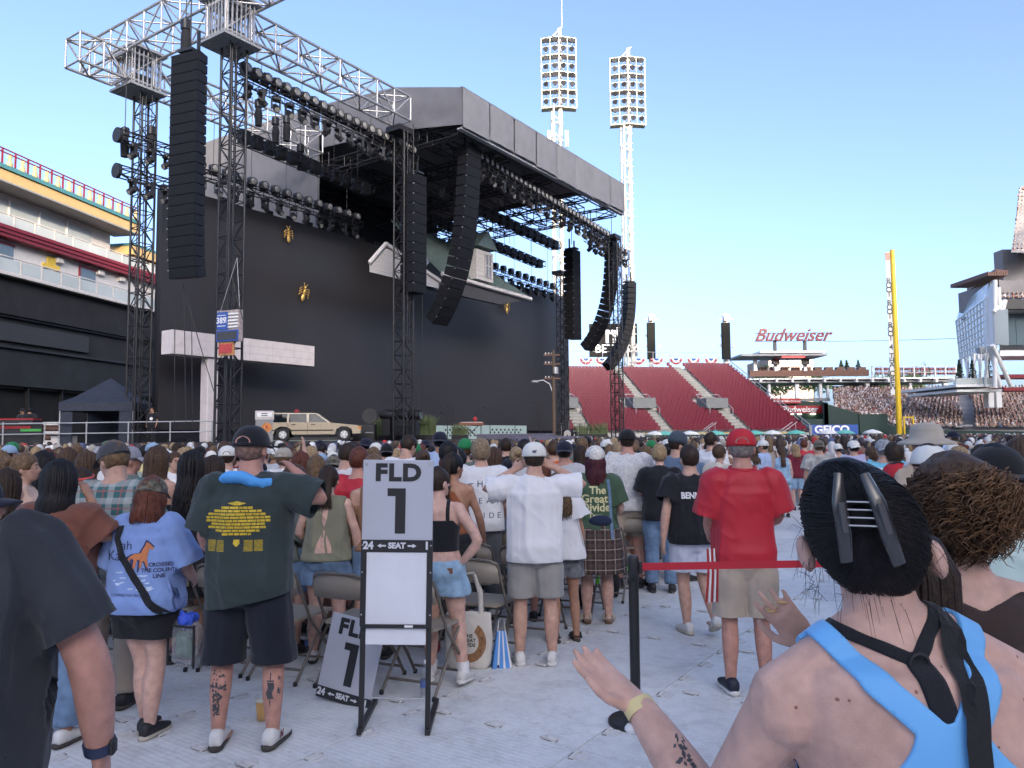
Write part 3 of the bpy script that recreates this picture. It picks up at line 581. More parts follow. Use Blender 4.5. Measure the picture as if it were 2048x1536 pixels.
dk = thing('drum_kit', 'drum kit with cream bass drum at the right stage end', 'drum kit', PX(1135,868,57), R_(-35)); dk.location.z = DZ
MB().path([(0,0,.32),(0,.4,.32)], [.32,.32], 20).build('bass_drum', M_black, dk); MB().path([(0,-.012,.32),(0,0,.32)], [.30,.30], 20).build('drum_head', M_trim, dk); MB().path([(0,-.02,.22),(0,-.012,.22)], [.06,.06], 10).build('port_hole', M_ink, dk)
for x, y, z, r_ in ((.55,.4,.5,.2),(-.5,.5,.55,.18),(.2,.55,.75,.15)): MB().path([(x,y,z-.16),(x,y,z)], [r_,r_], 14).build('tom', M_black, dk)
for x, y, z in ((.75,.3,1.15),(-.75,.35,1.1),(-.3,.7,1.3)): c = MB().path([(x,y,z),(x,y,z+.015)], [.25,.05], 16); c.build('cymbal', M_brass, dk); bar(dk,'cymbal_stand',(x,y,0),(x,y,z),.015,M_galv,5)
cr = thing('covered_riser', 'low riser covered with violet grey cloth before the mint screens', 'riser', PX(1030,882,50), R_(-30)); cr.location.z = 1.0
MB().bev((0,0,.65),(5.2,1.2,.5),.04).build('cloth', MATS['violet_grey_cloth'], cr)
for k in range(4): MB().box((-2.1+k*1.4,-.5,.2),(.1,.1,.45)).build('leg', M_black, cr)
lp = thing('street_lamp_prop', 'utility pole with street lamp arm and insulators by the right tower', 'lamp post', PX(1108,866,60)); lp.location.z = DZ
zz = lambda y: PX(1108,y,60).z-DZ
MB().tube((0,0,0),(0,0,zz(700)),.16,.12,10).build('pole', mat('wood_pole', (.10,.07,.05), .8), lp)
for y in (710,728,757): 
    c = MB().box((-.1,0,zz(y)),(1.3,.12,.1)).build('cross_arm', M_brown, lp)
    for x in (-.6,-.35,-.1): MB().lathe([(.05,0),(.07,.08),(.03,.16)],8,(x,0,zz(y)+.05)).build('insulator', M_trim, c)
MB().path([(0,0,zz(790)),(-.3,0,zz(768)),(-.8,0,zz(760)),(-1.3,0,zz(762))], .05, 6).build('lamp_arm', M_galv, lp); MB().ell((-1.45,0,zz(763)),(.32,.16,.11)).build('lamp_head', M_galv, lp)
MB().path([(.15,-.3,zz(748)),(.15,-.3,zz(735))], [.22,.22], 12).build('transformer', M_galv, lp)
# side platform with railing, tent, cases at left
sp = thing('side_platform', 'black backstage platform with scaffold edge left of the stage', 'platform', PX(215,890,36.5), R_(-1)); sp.location.z = 0
MB().box((0,4,.72),(24,8,1.44)).build('base', M_blackf, sp); MB().box((0,4,1.47),(24.1,8.1,.06)).build('deck', M_black, sp); MB().box((0,-.12,1.44),(24.1,.1,.09)).build('edge_beam', M_galv, sp)
rl = thing('guard_rail', 'galvanised tube guard rail along the backstage platform', 'guard rail', sp.location+Vector((0,0,1.5)), R_(-1))
for z in (.95,.45): bar(rl, 'rail', (-12,-.05,z), (5.2,-.05,z+.12), .032, M_galv)
for k in range(9): bar(rl, 'post', (-11+k*2.0,-.05,0), (-11+k*2.0,-.05,1.08), .035, M_galv)
tn = thing('canopy_tent', 'dark navy pop-up tent on the backstage platform', 'tent', PX(218,885,38.5), R_(8)); tn.location.z = 1.5
M_navy = mat('navy_canvas', (.018,.024,.042), .75, var=.2, bump=.3, bscale=5)
b = MB(); b.add([(-1.7,-1.7,2.0),(1.7,-1.7,2.0),(1.7,1.7,2.0),(-1.7,1.7,2.0),(0,0,3.3),(-1.2,-1.2,2.28),(1.2,-1.2,2.28),(1.2,1.2,2.28),(-1.2,1.2,2.28)], [(0,1,6,5),(1,2,7,6),(2,3,8,7),(3,0,5,8),(5,6,4),(6,7,4),(7,8,4),(8,5,4)]); b.build('roof', M_navy, tn)
for k, (a, c) in enumerate((((-1.7,-1.7),(1.7,-1.7)),((1.7,-1.7),(1.7,1.7)),((1.7,1.7),(-1.7,1.7)),((-1.7,1.7),(-1.7,-1.7)))):
    q = MB(); q.add([(*a,2.0),(*c,2.0),(*c,1.6),(*a,1.6)], [(0,1,2,3)]); q.build('valance', M_navy, tn)
for x in (-1.65,1.65):
    for y in (-1.65,1.65): bar(tn,'leg',(x,y,0),(x,y,2.0),.035,M_galv)
for c_, d_ in (((-1.4,-1.6,.85),(.6,.06,1.6)),((1.3,-1.6,.85),(.6,.06,1.6)),((0,1.6,.9),(3.3,.05,1.8))): MB().box(c_,d_).build('side_wall', M_navy, tn)
for k, (px, py, w_, h_, m_, lab) in enumerate(((40,850,1.6,1.2,M_black,'black equipment case with a red top at far left'),(70,853,1.1,1.0,M_black,'black equipment case with green label near the tent'),(110,853,.9,.9,M_trim,'pale flight case stack left of the tent'),(128,870,.9,.35,M_trim,'low pale case beside the case stack'))):
    c = PX(px,884,37.2); t = thing('flight_case', lab, 'case', c, 0, 'backstage cases'); t.location.z = 1.5
    if k == 2:
        for q in range(5): MB().bev((rnd.uniform(-.05,.05),0,.12+q*.22),(.9,.6,.17),.03).build('case', [M_trim,M_brown][q % 2], t)
    else: MB().bev((0,0,h_/2),(w_,.7,h_),.03).build('body', m_, t); MB().box((0,-.36,h_*.7),(w_*.9,.02,.12)).build('label_strip', [M_signred,mat('green_tape',(.05,.3,.06)),M_trim,M_trim][k], t); MB().box((0,0,h_+.03),(w_,.7,.06)).build('lid', [M_signred,M_grey,M_trim,M_galv][k], t)
# ================================================================== the ballpark round the field
def boxpx(mb, x0, y0, x1, y1, d, th):                    # upright slab seen between two pixels at distance d, with thickness th going away
    a, c = PX(x0,y1,d), PX(x1,y0,d); mb.box(((a.x+c.x)/2, d+th/2, (a.z+c.z)/2), (abs(c.x-a.x), th, abs(c.z-a.z))); return mb
def part_px(nm, m, parent, x0, y0, x1, y1, d, th): return boxpx(MB(), x0, y0, x1, y1, d, th).build(nm, m, parent)
def at0(name, label, cat, group=None): return thing(name, label, cat, (0,0,0), 0, group)
# grandstand bowl to the right and behind the camera: it shades the field from the low sun
gsd = at0('grandstand', 'unseen grandstand bowl right of and behind the camera, shaped to shade the field', 'grandstand')
path = [Vector(p) for p in ((104,150),(104,105),(104,70),(98,35),(86,0),(64,-38),(36,-58),(0,-66),(-40,-62),(-75,-42),(-95,-10))]
def offs(k, o):
    t = (path[min(k+1,len(path)-1)]-path[max(k-1,0)]).normalized(); nrm = Vector((-t.y, t.x)) if True else t
    c = Vector((0,30))-path[k]
    if nrm.dot(c) < 0: nrm = -nrm
    return path[k]-nrm*o
def deck(prof, nm, m):
    b = MB(); n = len(prof); vs = []
    for k in range(len(path)):
        for o, z in prof: q = offs(k, o); vs.append((q.x, q.y, z*[.35,.35,.35,.6,1,1,1,.85,.4,.3,.3][k]))  # section heights shaped to block the sun and leave sky open
    fs = [(k*n+i, k*n+(i+1) % n, (k+1)*n+(i+1) % n, (k+1)*n+i) for k in range(len(path)-1) for i in range(n)]
    fs += [tuple(range(n)), tuple(reversed(range((len(path)-1)*n, len(path)*n)))]
    b.add(vs, fs); b.build(nm, m, gsd)
M_stand = mat('grandstand_concrete', (.22,.21,.21), .85, var=.2, scale=.3); M_standr = mat('red_seating_slope', (.20,.03,.035), .7, var=.25, scale=.8)
deck([(0,0),(0,2.4),(24,12),(24,0)], 'lower_seating', M_standr)
deck([(14,16),(14,18),(32,26),(32,16)], 'middle_seating', M_standr)
deck([(14,26.5),(14,29),(32,56),(32,26.5)], 'upper_seating', M_standr)
deck([(32.5,0),(32.5,56.5),(36,57),(36,0)], 'rear_wall', M_stand)
# right-hand lower seats, full of people
CROWD_COLS = [(.62,.62,.62),(.7,.7,.72),(.55,.53,.50),(.03,.03,.035),(.05,.05,.06),(.18,.10,.08),(.25,.05,.05),(.10,.13,.22),(.30,.26,.22),(.45,.40,.36),(.12,.16,.14),(.40,.30,.28),(.22,.24,.30),(.5,.48,.52)]
HAIR_COLS = [(.02,.015,.012),(.05,.03,.02),(.09,.055,.03),(.16,.10,.055),(.30,.21,.11),(.03,.022,.02),(.55,.55,.55),(.05,.04,.05)]
SKINS = [(.52,.33,.25),(.48,.30,.22),(.56,.37,.29),(.36,.21,.14),(.20,.11,.075),(.50,.31,.24)]
M_crowd = attr_mat('crowd_colours')
def lump(c, r, seg, nr, top=1.):
    vs, fs = [], []
    for i in range(nr+1):
        a = -PI/2+PI*min(max(i/nr,.08),.92)
        for j in range(seg): b = 2*PI*j/seg; vs.append((c[0]+r[0]*math.cos(a)*math.cos(b), c[1]+r[1]*math.cos(a)*math.sin(b), c[2]+r[2]*math.sin(a)))
    fs = [(i*seg+j, i*seg+(j+1) % seg, (i+1)*seg+(j+1) % seg, (i+1)*seg+j) for i in range(nr) for j in range(seg)]
    fs.append(tuple(range(nr*seg, nr*seg+seg))); return np.array(vs), fs
def low_person(seated=True):
    parts = []
    if seated: spec = [((0,0,.34),(.24,.17,.34),6,4,'shirt'),((0,.25,.12),(.2,.28,.12),6,3,'pants'),((0,.02,.80),(.10,.11,.13),6,4,'skin'),((0,-.035,.83),(.115,.12,.13),6,3,'hair'),((-.25,.12,.32),(.07,.14,.2),5,3,'skin'),((.25,.12,.32),(.07,.14,.2),5,3,'skin')]
    else: spec = [((0,0,1.20),(.215,.125,.34),8,5,'shirt'),((0,0,1.42),(.20,.10,.09),8,3,'shirt'),((0,0,.80),(.18,.13,.25),6,3,'pants'),((-.09,0,.4),(.07,.08,.42),5,3,'pants'),((.09,0,.4),(.07,.08,.42),5,3,'pants'),((0,.01,1.50),(.06,.06,.1),6,3,'skin'),((0,.02,1.62),(.085,.105,.125),8,5,'skin'),((0,-.02,1.655),(.10,.115,.115),8,5,'hair'),((-.25,.06,1.18),(.05,.07,.26),5,3,'skin'),((.25,.06,1.18),(.05,.07,.26),5,3,'skin')]
    V, Fc, K = [], [], []; k = 0
    for c, r, a, b, key in spec:
        vs, fs = lump(c, r, a, b); V.append(vs); Fc += [tuple(i+k for i in f) for f in fs]; K += [key]*len(vs); k += len(vs)
    return np.vstack(V), Fc, np.array(K)
def crowd_mesh(name, places, seated, seed, palette=None, longhair=.5):
    rg = random.Random(seed); V, Fc, K = low_person(seated); nv = len(V); allv = []; cols = []; faces = []
    hm = K == 'hair'
    for i, (x, y, z, rz, sc) in enumerate(places):
        v = V.copy()
        if rg.random() < longhair: v[hm, 2] = np.where(v[hm, 2] < (.86 if seated else 1.66), v[hm, 2]-(.16 if seated else .2), v[hm, 2])
        c, s_ = math.cos(rz), math.sin(rz); w = v*np.array([sc*rg.uniform(.9,1.15), sc*rg.uniform(.9,1.1), sc])
        allv.append(np.column_stack((w[:,0]*c-w[:,1]*s_+x, w[:,0]*s_+w[:,1]*c+y, w[:,2]+z)))
        pal = {'shirt': rg.choice(palette or CROWD_COLS), 'pants': rg.choice(((.03,.03,.035),(.10,.14,.22),(.25,.22,.18),(.06,.08,.13),(.4,.4,.4))), 'skin': rg.choice(SKINS), 'hair': rg.choice(HAIR_COLS)}
        if rg.random() < .15: pal['hair'] = rg.choice(((.7,.7,.7),(.02,.02,.025),(.4,.03,.03),(.08,.1,.2),(.35,.32,.27)))
        cols.append(np.array([pal[k] for k in K])); faces += [tuple(j+i*nv for j in f) for f in Fc]
    me = bpy.data.meshes.new(name); A = np.vstack(allv); me.from_pydata(A.tolist(), [], faces)
    ca = me.color_attributes.new('Col', 'FLOAT_COLOR', 'POINT'); cc = np.column_stack((np.vstack(cols), np.ones(len(A)))).astype(np.float32); ca.data.foreach_set('color', cc.ravel())
    me.polygons.foreach_set('use_smooth', [True]*len(me.polygons)); me.materials.append(M_crowd); me.update(); return me
rg = random.Random(3); pl = []
def stand_z(d): return 2.3+(d-97)*.205
for k in range(34):
    d = 97.5+k*.95
    for i in range(120):
        x = 33+i*.56+.1*rg.random(); px = 1024+F_PX*x/d
        lim = 1668 + max(0, (112-d))*9.0
        if px < lim or px > 2120 or rg.random() < .05: continue
        if any(abs(px-(a+(d-97)*s_)) < w_ for a, s_, w_ in ((1935,-.3,13),(1790,1.2,5))): continue
        pl.append((x, d+rg.uniform(-.1,.1), stand_z(d), PI+.5+rg.uniform(-.5,.5), rg.uniform(.9,1.08)))
tag(obj('seated_crowd', crowd_mesh('seated_crowd', pl, True, 5, [(.7,.68,.67),(.72,.69,.69),(.62,.58,.57),(.7,.68,.68),(.5,.47,.46),(.04,.04,.045),(.06,.06,.07),(.16,.10,.10),(.22,.05,.06),(.12,.13,.19),(.3,.26,.25),(.42,.36,.35)])), 'dense crowd filling the stands behind the foul pole', 'crowd', None, 'stuff')
rs_ = at0('right_stand', 'sloping stand under the dense crowd at right', 'stand')
b = MB(); b.add([(40.6,97.2,2.0),(110,97.2,2.0),(110,131,9.0),(56,131,9.0),(40.6,97.2,0),(110,97.2,0),(110,131,0),(56,131,0)], [(0,1,2,3),(0,4,5,1),(1,5,6,2),(2,6,7,3),(3,7,4,0)]); b.build('slope', M_stand, rs_)
for k in range(16): MB().box((57.3+k*.02,98+k*2,stand_z(98+k*2)+.18),(1.6,1.6,.2)).build('aisle_step', M_grey, rs_)
# upper levels at the right edge
pl = []
for (px0,px1,y0,y1,d0,rows) in ((2000,2075,598,566,96,5),(2028,2075,500,380,100,16),(1995,2075,553,540,110,3)):
    for k in range(rows):
        y = y0+(y1-y0)*k/max(1,rows-1); d = d0+k*.8
        a, c = PX(px0+(k*.8 if rows == 16 else 0),y,d), PX(px1,y,d); x = a.x
        while x < c.x: pl.append((x, d, a.z-.55, PI+rg.uniform(-.3,.6), 1.)); x += .56
tag(obj('upper_crowd', crowd_mesh('upper_crowd', pl, True, 8)), 'crowd on the upper decks at the far right edge', 'crowd', None, 'stuff')
ud = at0('upper_deck', 'dark-edged upper seating deck at the far right edge', 'stand')
part_px('front_beam', M_black, ud, 1996, 598, 2120, 618, 95.5, 1); part_px('floor', M_stand, ud, 2000, 560, 2120, 603, 97, 9); part_px('soffit', M_grey, ud, 1996, 616, 2120, 622, 96, 8)
b = MB(); b.add([PX(2022,505,99.5),PX(2120,505,99.5),PX(2120,360,113),PX(2043,372,113),PX(2046,505,113),PX(2120,505,113)], [(0,1,2,3),(0,3,4),(0,4,5,1)]); b.build('upper_slope', M_stand, ud)
part_px('deck_wall', M_stand, ud, 2008, 498, 2120, 562, 106, 2); part_px('rail', M_galv, ud, 1998, 548, 2120, 551, 108, .2)
for k in range(4): part_px('suite_window', M_glass, ud, 2008+k*26, 628, 2030+k*26, 690, 98, .3)
part_px('suite_floor', M_white, ud, 2000, 700, 2120, 712, 96, 6); part_px('suite_back', M_grey, ud, 2004, 622, 2120, 702, 99.5, .5)
for k in range(2): part_px('balcony', M_brick, ud, 2008, 748+k*26, 2120, 756+k*26, 97, 3)
# green outfield wall with signs
ow = at0('outfield_wall', 'dark green outfield wall under the blue insurance sign', 'wall')
pts = [(1478,798,121),(1648,804,121),(1648,806,96.6),(1700,822,96.6),(1800,856,96.6),(1870,860,96.6),(2120,864,96.6)]
for k in range(len(pts)-1):
    (xa,ya,da),(xb,yb,db_) = pts[k], pts[k+1]
    A, B = PX(xa,ya,da), PX(xb,yb,db_); b = MB(); o = Vector((0,.5,0)) if k != 1 else Vector((.5,0,0)); A0_, B0_ = Vector((A.x,A.y,0)), Vector((B.x,B.y,0))
    b.add([A0_,B0_,B,A,A0_+o,B0_+o,B+o,A+o], [(0,1,2,3),(7,6,5,4),(3,2,6,7),(0,3,7,4),(1,5,6,2)]); b.build('panel', M_green, ow)
A, B = PX(1600,850,96.9), PX(1660,850,96.9); MB().box(((A.x+B.x)/2,97,PX(1630,838,97).z/2),(B.x-A.x,.3,PX(1630,838,97).z)).build('panel', M_green, ow)
part_px('door', mat('wall_green_door', (.008,.035,.03), .5), ow, 1720, 828, 1775, 866, 96.4, .15)
for k in range(3): part_px('lamp', mat('wall_lamp', (.9,.85,.7), emit=((1,.85,.6), 3.)), ow, [1578,1597,1622][k], 826, [1586,1603,1631][k], 829, 120.5, .25)
def sign(name, label, x0, y0, x1, y1, d, m, txts, th=.3):
    t = at0(name, label, 'sign'); part_px('board', m, t, x0, y0, x1, y1, d, th)
    for (s_, x, y, hpx, mm, kw) in txts: put_text('lettering', s_, hpx*d/F_PX*1.38, mm, t, PX(x,y,d)-Vector((0,.03,0)), (1,0,0), (0,0,1), **kw)
    return t
sign('banner_sign', 'blue GEICO banner on the green outfield wall', 1612, 849, 1716, 869, 96, M_signblue, [('GEICO',1664,859.5,15,M_letter,dict(bold=.05,width=1.12))])
sign('banner_sign', 'wide red Budweiser board beside the seats', 1556, 811, 1648, 827, 118, M_signred, [('Budweiser',1601,819,12,M_letter,dict(bold=.02)),('B',1566,819,9,M_letter,{})])
sign('banner_sign', 'narrow red double Budweiser strip above the larger board', 1545, 797, 1602, 807, 120, M_signred, [('Budweiser',1562,802,5,M_letter,{}),('Budweiser',1588,802,5,M_letter,{})])
bm = sign('video_board', 'dark video board reading BETMGM behind the curved loudspeakers', 1180, 647, 1274, 713, 122, mat('board_dark', (.02,.019,.02), .8, spec=.15), [('BETMGM',1234,698,17,mat('lit_letters',(.8,.8,.8),emit=((1,1,1),.35)),dict(width=.95))], 1.)
for k, (x0,x1,y0,y1) in enumerate(((1212,1217,660,686),(1217,1226,660,668),(1226,1231,660,686),(1234,1239,655,686))): part_px('emblem_bar', MATS['lit_letters'], bm, x0, y0, x1, y1, 121.9, .1)
part_px('post', M_white, bm, 1195, 713, 1201, 745, 122.5, .6); part_px('post', M_white, bm, 1255, 713, 1263, 745, 122.5, .6)
# bleachers of empty red seats
BO = PX(1618,866,95); BO.z = 0; ba = math.atan2(-.182,-.983)
bl = thing('bleachers', 'bank of empty red seats right of the stage', 'bleachers', BO, ba)      # local x runs left along a row, local -y runs up the bank
rows, rise, run = 25, .40, .84
def bz(k): return 1.95+k*rise
AIS = [(8.6,1.2),(18.4,1.2),(28.5,1.3)]
seat = MB().box((0,.0,.42),(.46,.42,.06)); seat.box((0,-.2,.68),(.46,.05,.44)); SV = np.array(seat.v); SFc = seat.f
pan = MB().box((0,.21,.40),(.40,.02,.09)); 
V, Fc = [], []; n_ = 0
for k in range(rows):
    y = -k*run; b = MB().box((21,y-.42,bz(k)/2),(42,.84,bz(k))); b.build('step', M_conc, bl)
    for i in range(84):
        x = .3+i*.5
        if any(abs(x-a) < w_/2+.25 for a, w_ in AIS) or (k in (7,8,9,10) and any(abs(x-a-.9) < 2.2 for a, w_ in AIS)): continue
        if k >= rows-2 and x > 10 : continue
        V.append(SV+np.array([x,y-.35,bz(k)])); Fc += [tuple(j+n_ for j in f) for f in SFc]; n_ += len(SV)
me = bpy.data.meshes.new('red_seats'); me.from_pydata(np.vstack(V).tolist(), [], Fc); me.materials.append(M_red); tag(obj('red_seats', me, bl), None, None, None, 'stuff')
for a, w_ in AIS:
    for k in range(rows): MB().box((a,-k*run-.1,bz(k)+.1),(w_,.4,.2)).build('aisle_step', mat('aisle_concrete', (.30,.30,.27), .8), bl)
    v = MB(); v.box((a+.9,-8*run,bz(9)+.25),(3.0,3.0,1.3)); v.build('vomitory', mat('vomitory_grey', (.17,.18,.18), .7), bl)
    for s_ in (-.7,2.4):
        bar(bl,'handrail',(a+s_,-10*run,bz(10)+1.1),(a+s_,-5*run,bz(5)+1.1),.05,M_galv); bar(bl,'handrail',(a+s_,-5*run,bz(5)+.1),(a+s_,-5*run,bz(5)+1.1),.05,M_galv)
    bar(bl,'handrail',(a-.7,-10*run,bz(10)+1.1),(a+2.4,-10*run,bz(10)+1.1),.05,M_galv)
for k in range(rows): pass
bar(bl,'handrail',(-.1,0,bz(0)+1),(-.1,-rows*run,bz(rows)+1),.06,M_galv); bar(bl,'handrail',(-.1,0,bz(0)+.5),(-.1,-rows*run,bz(rows)+.5),.05,M_galv)
for k in range(0,rows,2): bar(bl,'rail_post',(-.1,-k*run,bz(k)),(-.1,-k*run,bz(k)+1.02),.05,M_galv)
MB().box((-.3,-rows*run/2,1.4),(.3,rows*run,2.8)).build('side_wall', M_grey, bl)
MB().add([(-.25,0,1.9),(-.25,-rows*run,bz(rows)),(-.25,-rows*run,0),(-.25,0,0),(-.1,0,1.9),(-.1,-rows*run,bz(rows)),(-.1,-rows*run,0),(-.1,0,0)], [(0,1,2,3),(7,6,5,4),(0,4,5,1)]).build('side_fill', M_stand, bl)
fc = thing('chain_fence', 'tall fence with bunting along the top of the bleachers', 'fence', BO, ba)
for k in range(15): bar(fc,'post',(1.5+k*2.6,-rows*run-.3,bz(rows)-.5),(1.5+k*2.6,-rows*run-.3,bz(rows)+2.1),.05,M_galv)
for z in (2.1,.6): bar(fc,'rail',(1.5,-rows*run-.3,bz(rows)+z),(38,-rows*run-.3,bz(rows)+z),.04,M_galv)
for k, px in enumerate((1172,1204,1277,1313,1352,1387,1422)):
    c = PX(px,717,117); t = thing('bunting', 'half-round red white and blue bunting, %s from the left on the fence' % ['first','second','third','fourth','fifth','sixth','seventh'][k], 'bunting', c, 0, 'buntings on the bleacher fence')
    for q, (r0, r1, mm) in enumerate(((.95,.62,M_signred),(.62,.36,M_letter),(.36,.02,M_signblue))):
        b = MB(); ns = 10; rr = []
        for r_ in (r0, r1): rr.append([(r_*math.cos(PI+PI*j/ns), -.05-.04*math.sin(j*2.2), r_*math.sin(PI+PI*j/ns)) for j in range(ns+1)])
        b.add(rr[0]+rr[1]+[(x,y+.05,z) for x,y,z in rr[0]+rr[1]], [(j,j+1,ns+2+j,ns+1+j) for j in range(ns)]+[(2*(ns+1)+ns+1+j,2*(ns+1)+ns+2+j,2*(ns+1)+j+1,2*(ns+1)+j) for j in range(ns)]); b.build(['red_band','white_band','blue_band'][q], mm, t)
# stairs and gate at the field edge, yellow kerb line, parasols
for k, px in enumerate((1380,1540)):
    t = at0('field_stair', ['galvanised stair below the middle of the bleachers','galvanised stair below the right end of the bleachers'][k], 'stair', 'field stairs'); c = PX(px,866,92); c.z = 0
    for q in range(6): MB().box((c.x+q*.5,92,.2+q*.35),(.5,1.6,.08)).build('tread', M_galv, t)
    for q in range(2): bar(t,'rail',(c.x,91.2+q*1.6,1.1),(c.x+3,91.2+q*1.6,3.2),.05,M_galv)
    for q in range(5): bar(t,'baluster',(c.x+q*.7,91.2,.1+q*.48),(c.x+q*.7,91.2,1.2+q*.5),.035,M_galv)
yl = at0('barrier_rail', 'yellow padded rail at the foot of the red seats', 'barrier'); part_px('rail', mat('yellow_pad',(.6,.42,.06),.5), yl, 1290, 864, 1600, 867.5, 91, .3); part_px('screen', M_green, yl, 1290, 867.5, 1600, 890, 91.1, .2)
for k, px in enumerate((1310,1330,1380,1432,1484,1510,1545,1592,1655,1690,1745)):
    c = PX(px,870,80); c.z = 0; t = thing('parasol', '%s parasol at the far field edge, %s from the left' % (['white','mint'][k % 2], ['first','second','third','fourth','fifth','sixth','seventh','eighth','ninth','tenth','eleventh'][k]), 'parasol', c, 0, 'parasols at the field edge')
    MB().lathe([(1.1,1.75),(.7,2.0),(.05,2.2)],10).build('canopy', mat('parasol_'+str(k % 2), [(.62,.63,.62),(.12,.42,.36)][k % 2], .7), t); MB().tube((0,0,0),(0,0,1.9),.03).build('pole', M_galv, t)
# far concourse with the script sign
cc_ = at0('concourse', 'raised concourse deck on white posts behind the right-field corner', 'concourse')
D = 128
part_px('roof_slab', M_white, cc_, 1496, 754, 1915, 760, D, 9); part_px('roof_beam', M_grey, cc_, 1500, 760, 1915, 766, D+.5, 8)
part_px('brown_band', M_brown, cc_, 1500, 739, 1738, 753, D+.2, 1); part_px('rear_wall', mat('concourse_dark', (.10,.10,.105), .8), cc_, 1690, 770, 1760, 800, D+9, .5)
for k in range(6): part_px('post', M_white, cc_, [1592,1733,1889,1640,1538,1820][k], 764, [1598,1739,1895,1644,1541,1824][k], 806, D+1, .6)
for k in range(12): part_px('beam_end', M_white, cc_, 1520+k*32, 757, 1524+k*32, 764, D-.6, .6)
part_px('stage_screen', M_black, cc_, 1668, 772, 1712, 797, D+2, .5); part_px('pillar', M_white, cc_, 1655, 770, 1658, 798, D+1.5, .5); part_px('pillar', M_white, cc_, 1722, 770, 1725, 798, D+1.5, .5)
part_px('lower_wall', M_grey, cc_, 1500, 796, 1660, 803, D, 1); part_px('rail', M_galv, cc_, 1742, 731, 1915, 733, D, .15); part_px('rail', M_galv, cc_, 1742, 744, 1915, 746, D, .15)
for k in range(18):
    for q in range(2): part_px('red_seat', M_red, cc_, 1752+k*9, 735+q*8, 1758+k*9, 741+q*8, D+1+(1-q)*1.2, .4)
for k in range(9): part_px('rail_post', M_galv, cc_, 1744+k*21, 731, 1745.2+k*21, 755, D, .15)
for k in range(10): part_px('picnic_table', M_brown, cc_, 1520+k*22, 734, 1534+k*22, 740, D+2, 1)
bs = at0('script_sign', 'red script Budweiser sign on a steel canopy roof', 'sign')
put_text('lettering', 'Budweiser', 29*D/F_PX*1.25, mat('script_red', (.16,.008,.012), .5), bs, PX(1583,671,D), (1,0,0), (0,0,1), shear=.45, bold=.03, depth=.15, width=.98)
for y in (665,681): part_px('rail', M_black, bs, 1510, y, 1651, y+2, D+.3, .2)
for x in (1548,1608): part_px('post', M_black, bs, x, 680, x+5, 706, D+.3, .4)
part_px('canopy', M_grey, bs, 1482, 707, 1655, 712, D-3, 8); part_px('canopy_fin', M_white, bs, 1520, 701, 1650, 706, D-1, 5); part_px('red_light_strip', mat('red_strip',(.7,.05,.05),emit=((1,.06,.05),1.2)), bs, 1565, 713, 1610, 715, D-2.5, .3)
for x in (1508,1549,1608): part_px('post', M_white, bs, x, 712, x+6, 742, D, .5)
for x in (1546,1606): part_px('speaker', M_black, bs, x, 717, x+13, 729, D-.8, .8)
for k, (x0,y0,x1,y1,mm) in enumerate(((1540,716,1585,765,mat('far_tower_stone',(.34,.26,.24),.8,var=.1,scale=.1)),(1585,716,1626,765,mat('far_tower_sun_tint',(.55,.34,.22),.35,var=.2,scale=.15)))):  # right block: low sun's orange put into its base colour
    t = at0('far_building', ['pinkish stone block behind the script sign canopy','block with painted orange sunlight behind the script sign canopy'][k], 'building', 'far buildings'); part_px('wall', mm, t, x0, y0, x1, 830, 330+k*10, 30)
    for i in range(5):
        for j in range(9): part_px('window', M_glass, t, x0+3+i*(x1-x0-4)/5, y0+3+j*9, x0+3+i*(x1-x0-4)/5+(x1-x0)/9, y0+7+j*9, 329.8+k*10, .3)
t = at0('far_building', 'grey pitched roof seen under the raised deck', 'building', 'far buildings'); b = MB(); b.add([PX(1845,806,150),PX(1990,806,150),PX(1955,772,160),PX(1893,772,160),PX(1845,815,150),PX(1990,815,150)], [(0,1,2,3),(4,5,1,0)]); b.build('roof', mat('slate_blue',(.16,.19,.24),.7), t); part_px('wall', M_brown, t, 1850, 800, 1985, 830, 151, 5)
for k in range(9): part_px('lamp', MATS['wall_lamp'], t, 1862+k*13+(k % 3)*2, 803, 1865+k*13+(k % 3)*2, 806, 149, .3)
for k, px in enumerate((1302,1452)):
    t = at0('banner_column', ['left black screen column with a camera on its top behind the bleachers','right black screen column with a camera on its top behind the bleachers'][k], 'screen column', 'screen columns')
    part_px('mast', M_white, t, px-3, 628, px+3, 740, 119, .6); part_px('screen', mat('led_banner',(.015,.016,.015),.8,spec=.15), t, px-6, 645, px+8, 718, 118, .7); part_px('camera_box', M_galv, t, px-3, 630, px+7, 640, 118, .6)
    for q, (dx, y) in enumerate(((-10,668),(-11,688),(13,690))): part_px('lamp', M_galv, t, px+dx, y, px+dx+5, y+5, 118.5, .4)
    part_px('arm', M_galv, t, px-12, 637, px+14, 638.5, 118.6, .2)
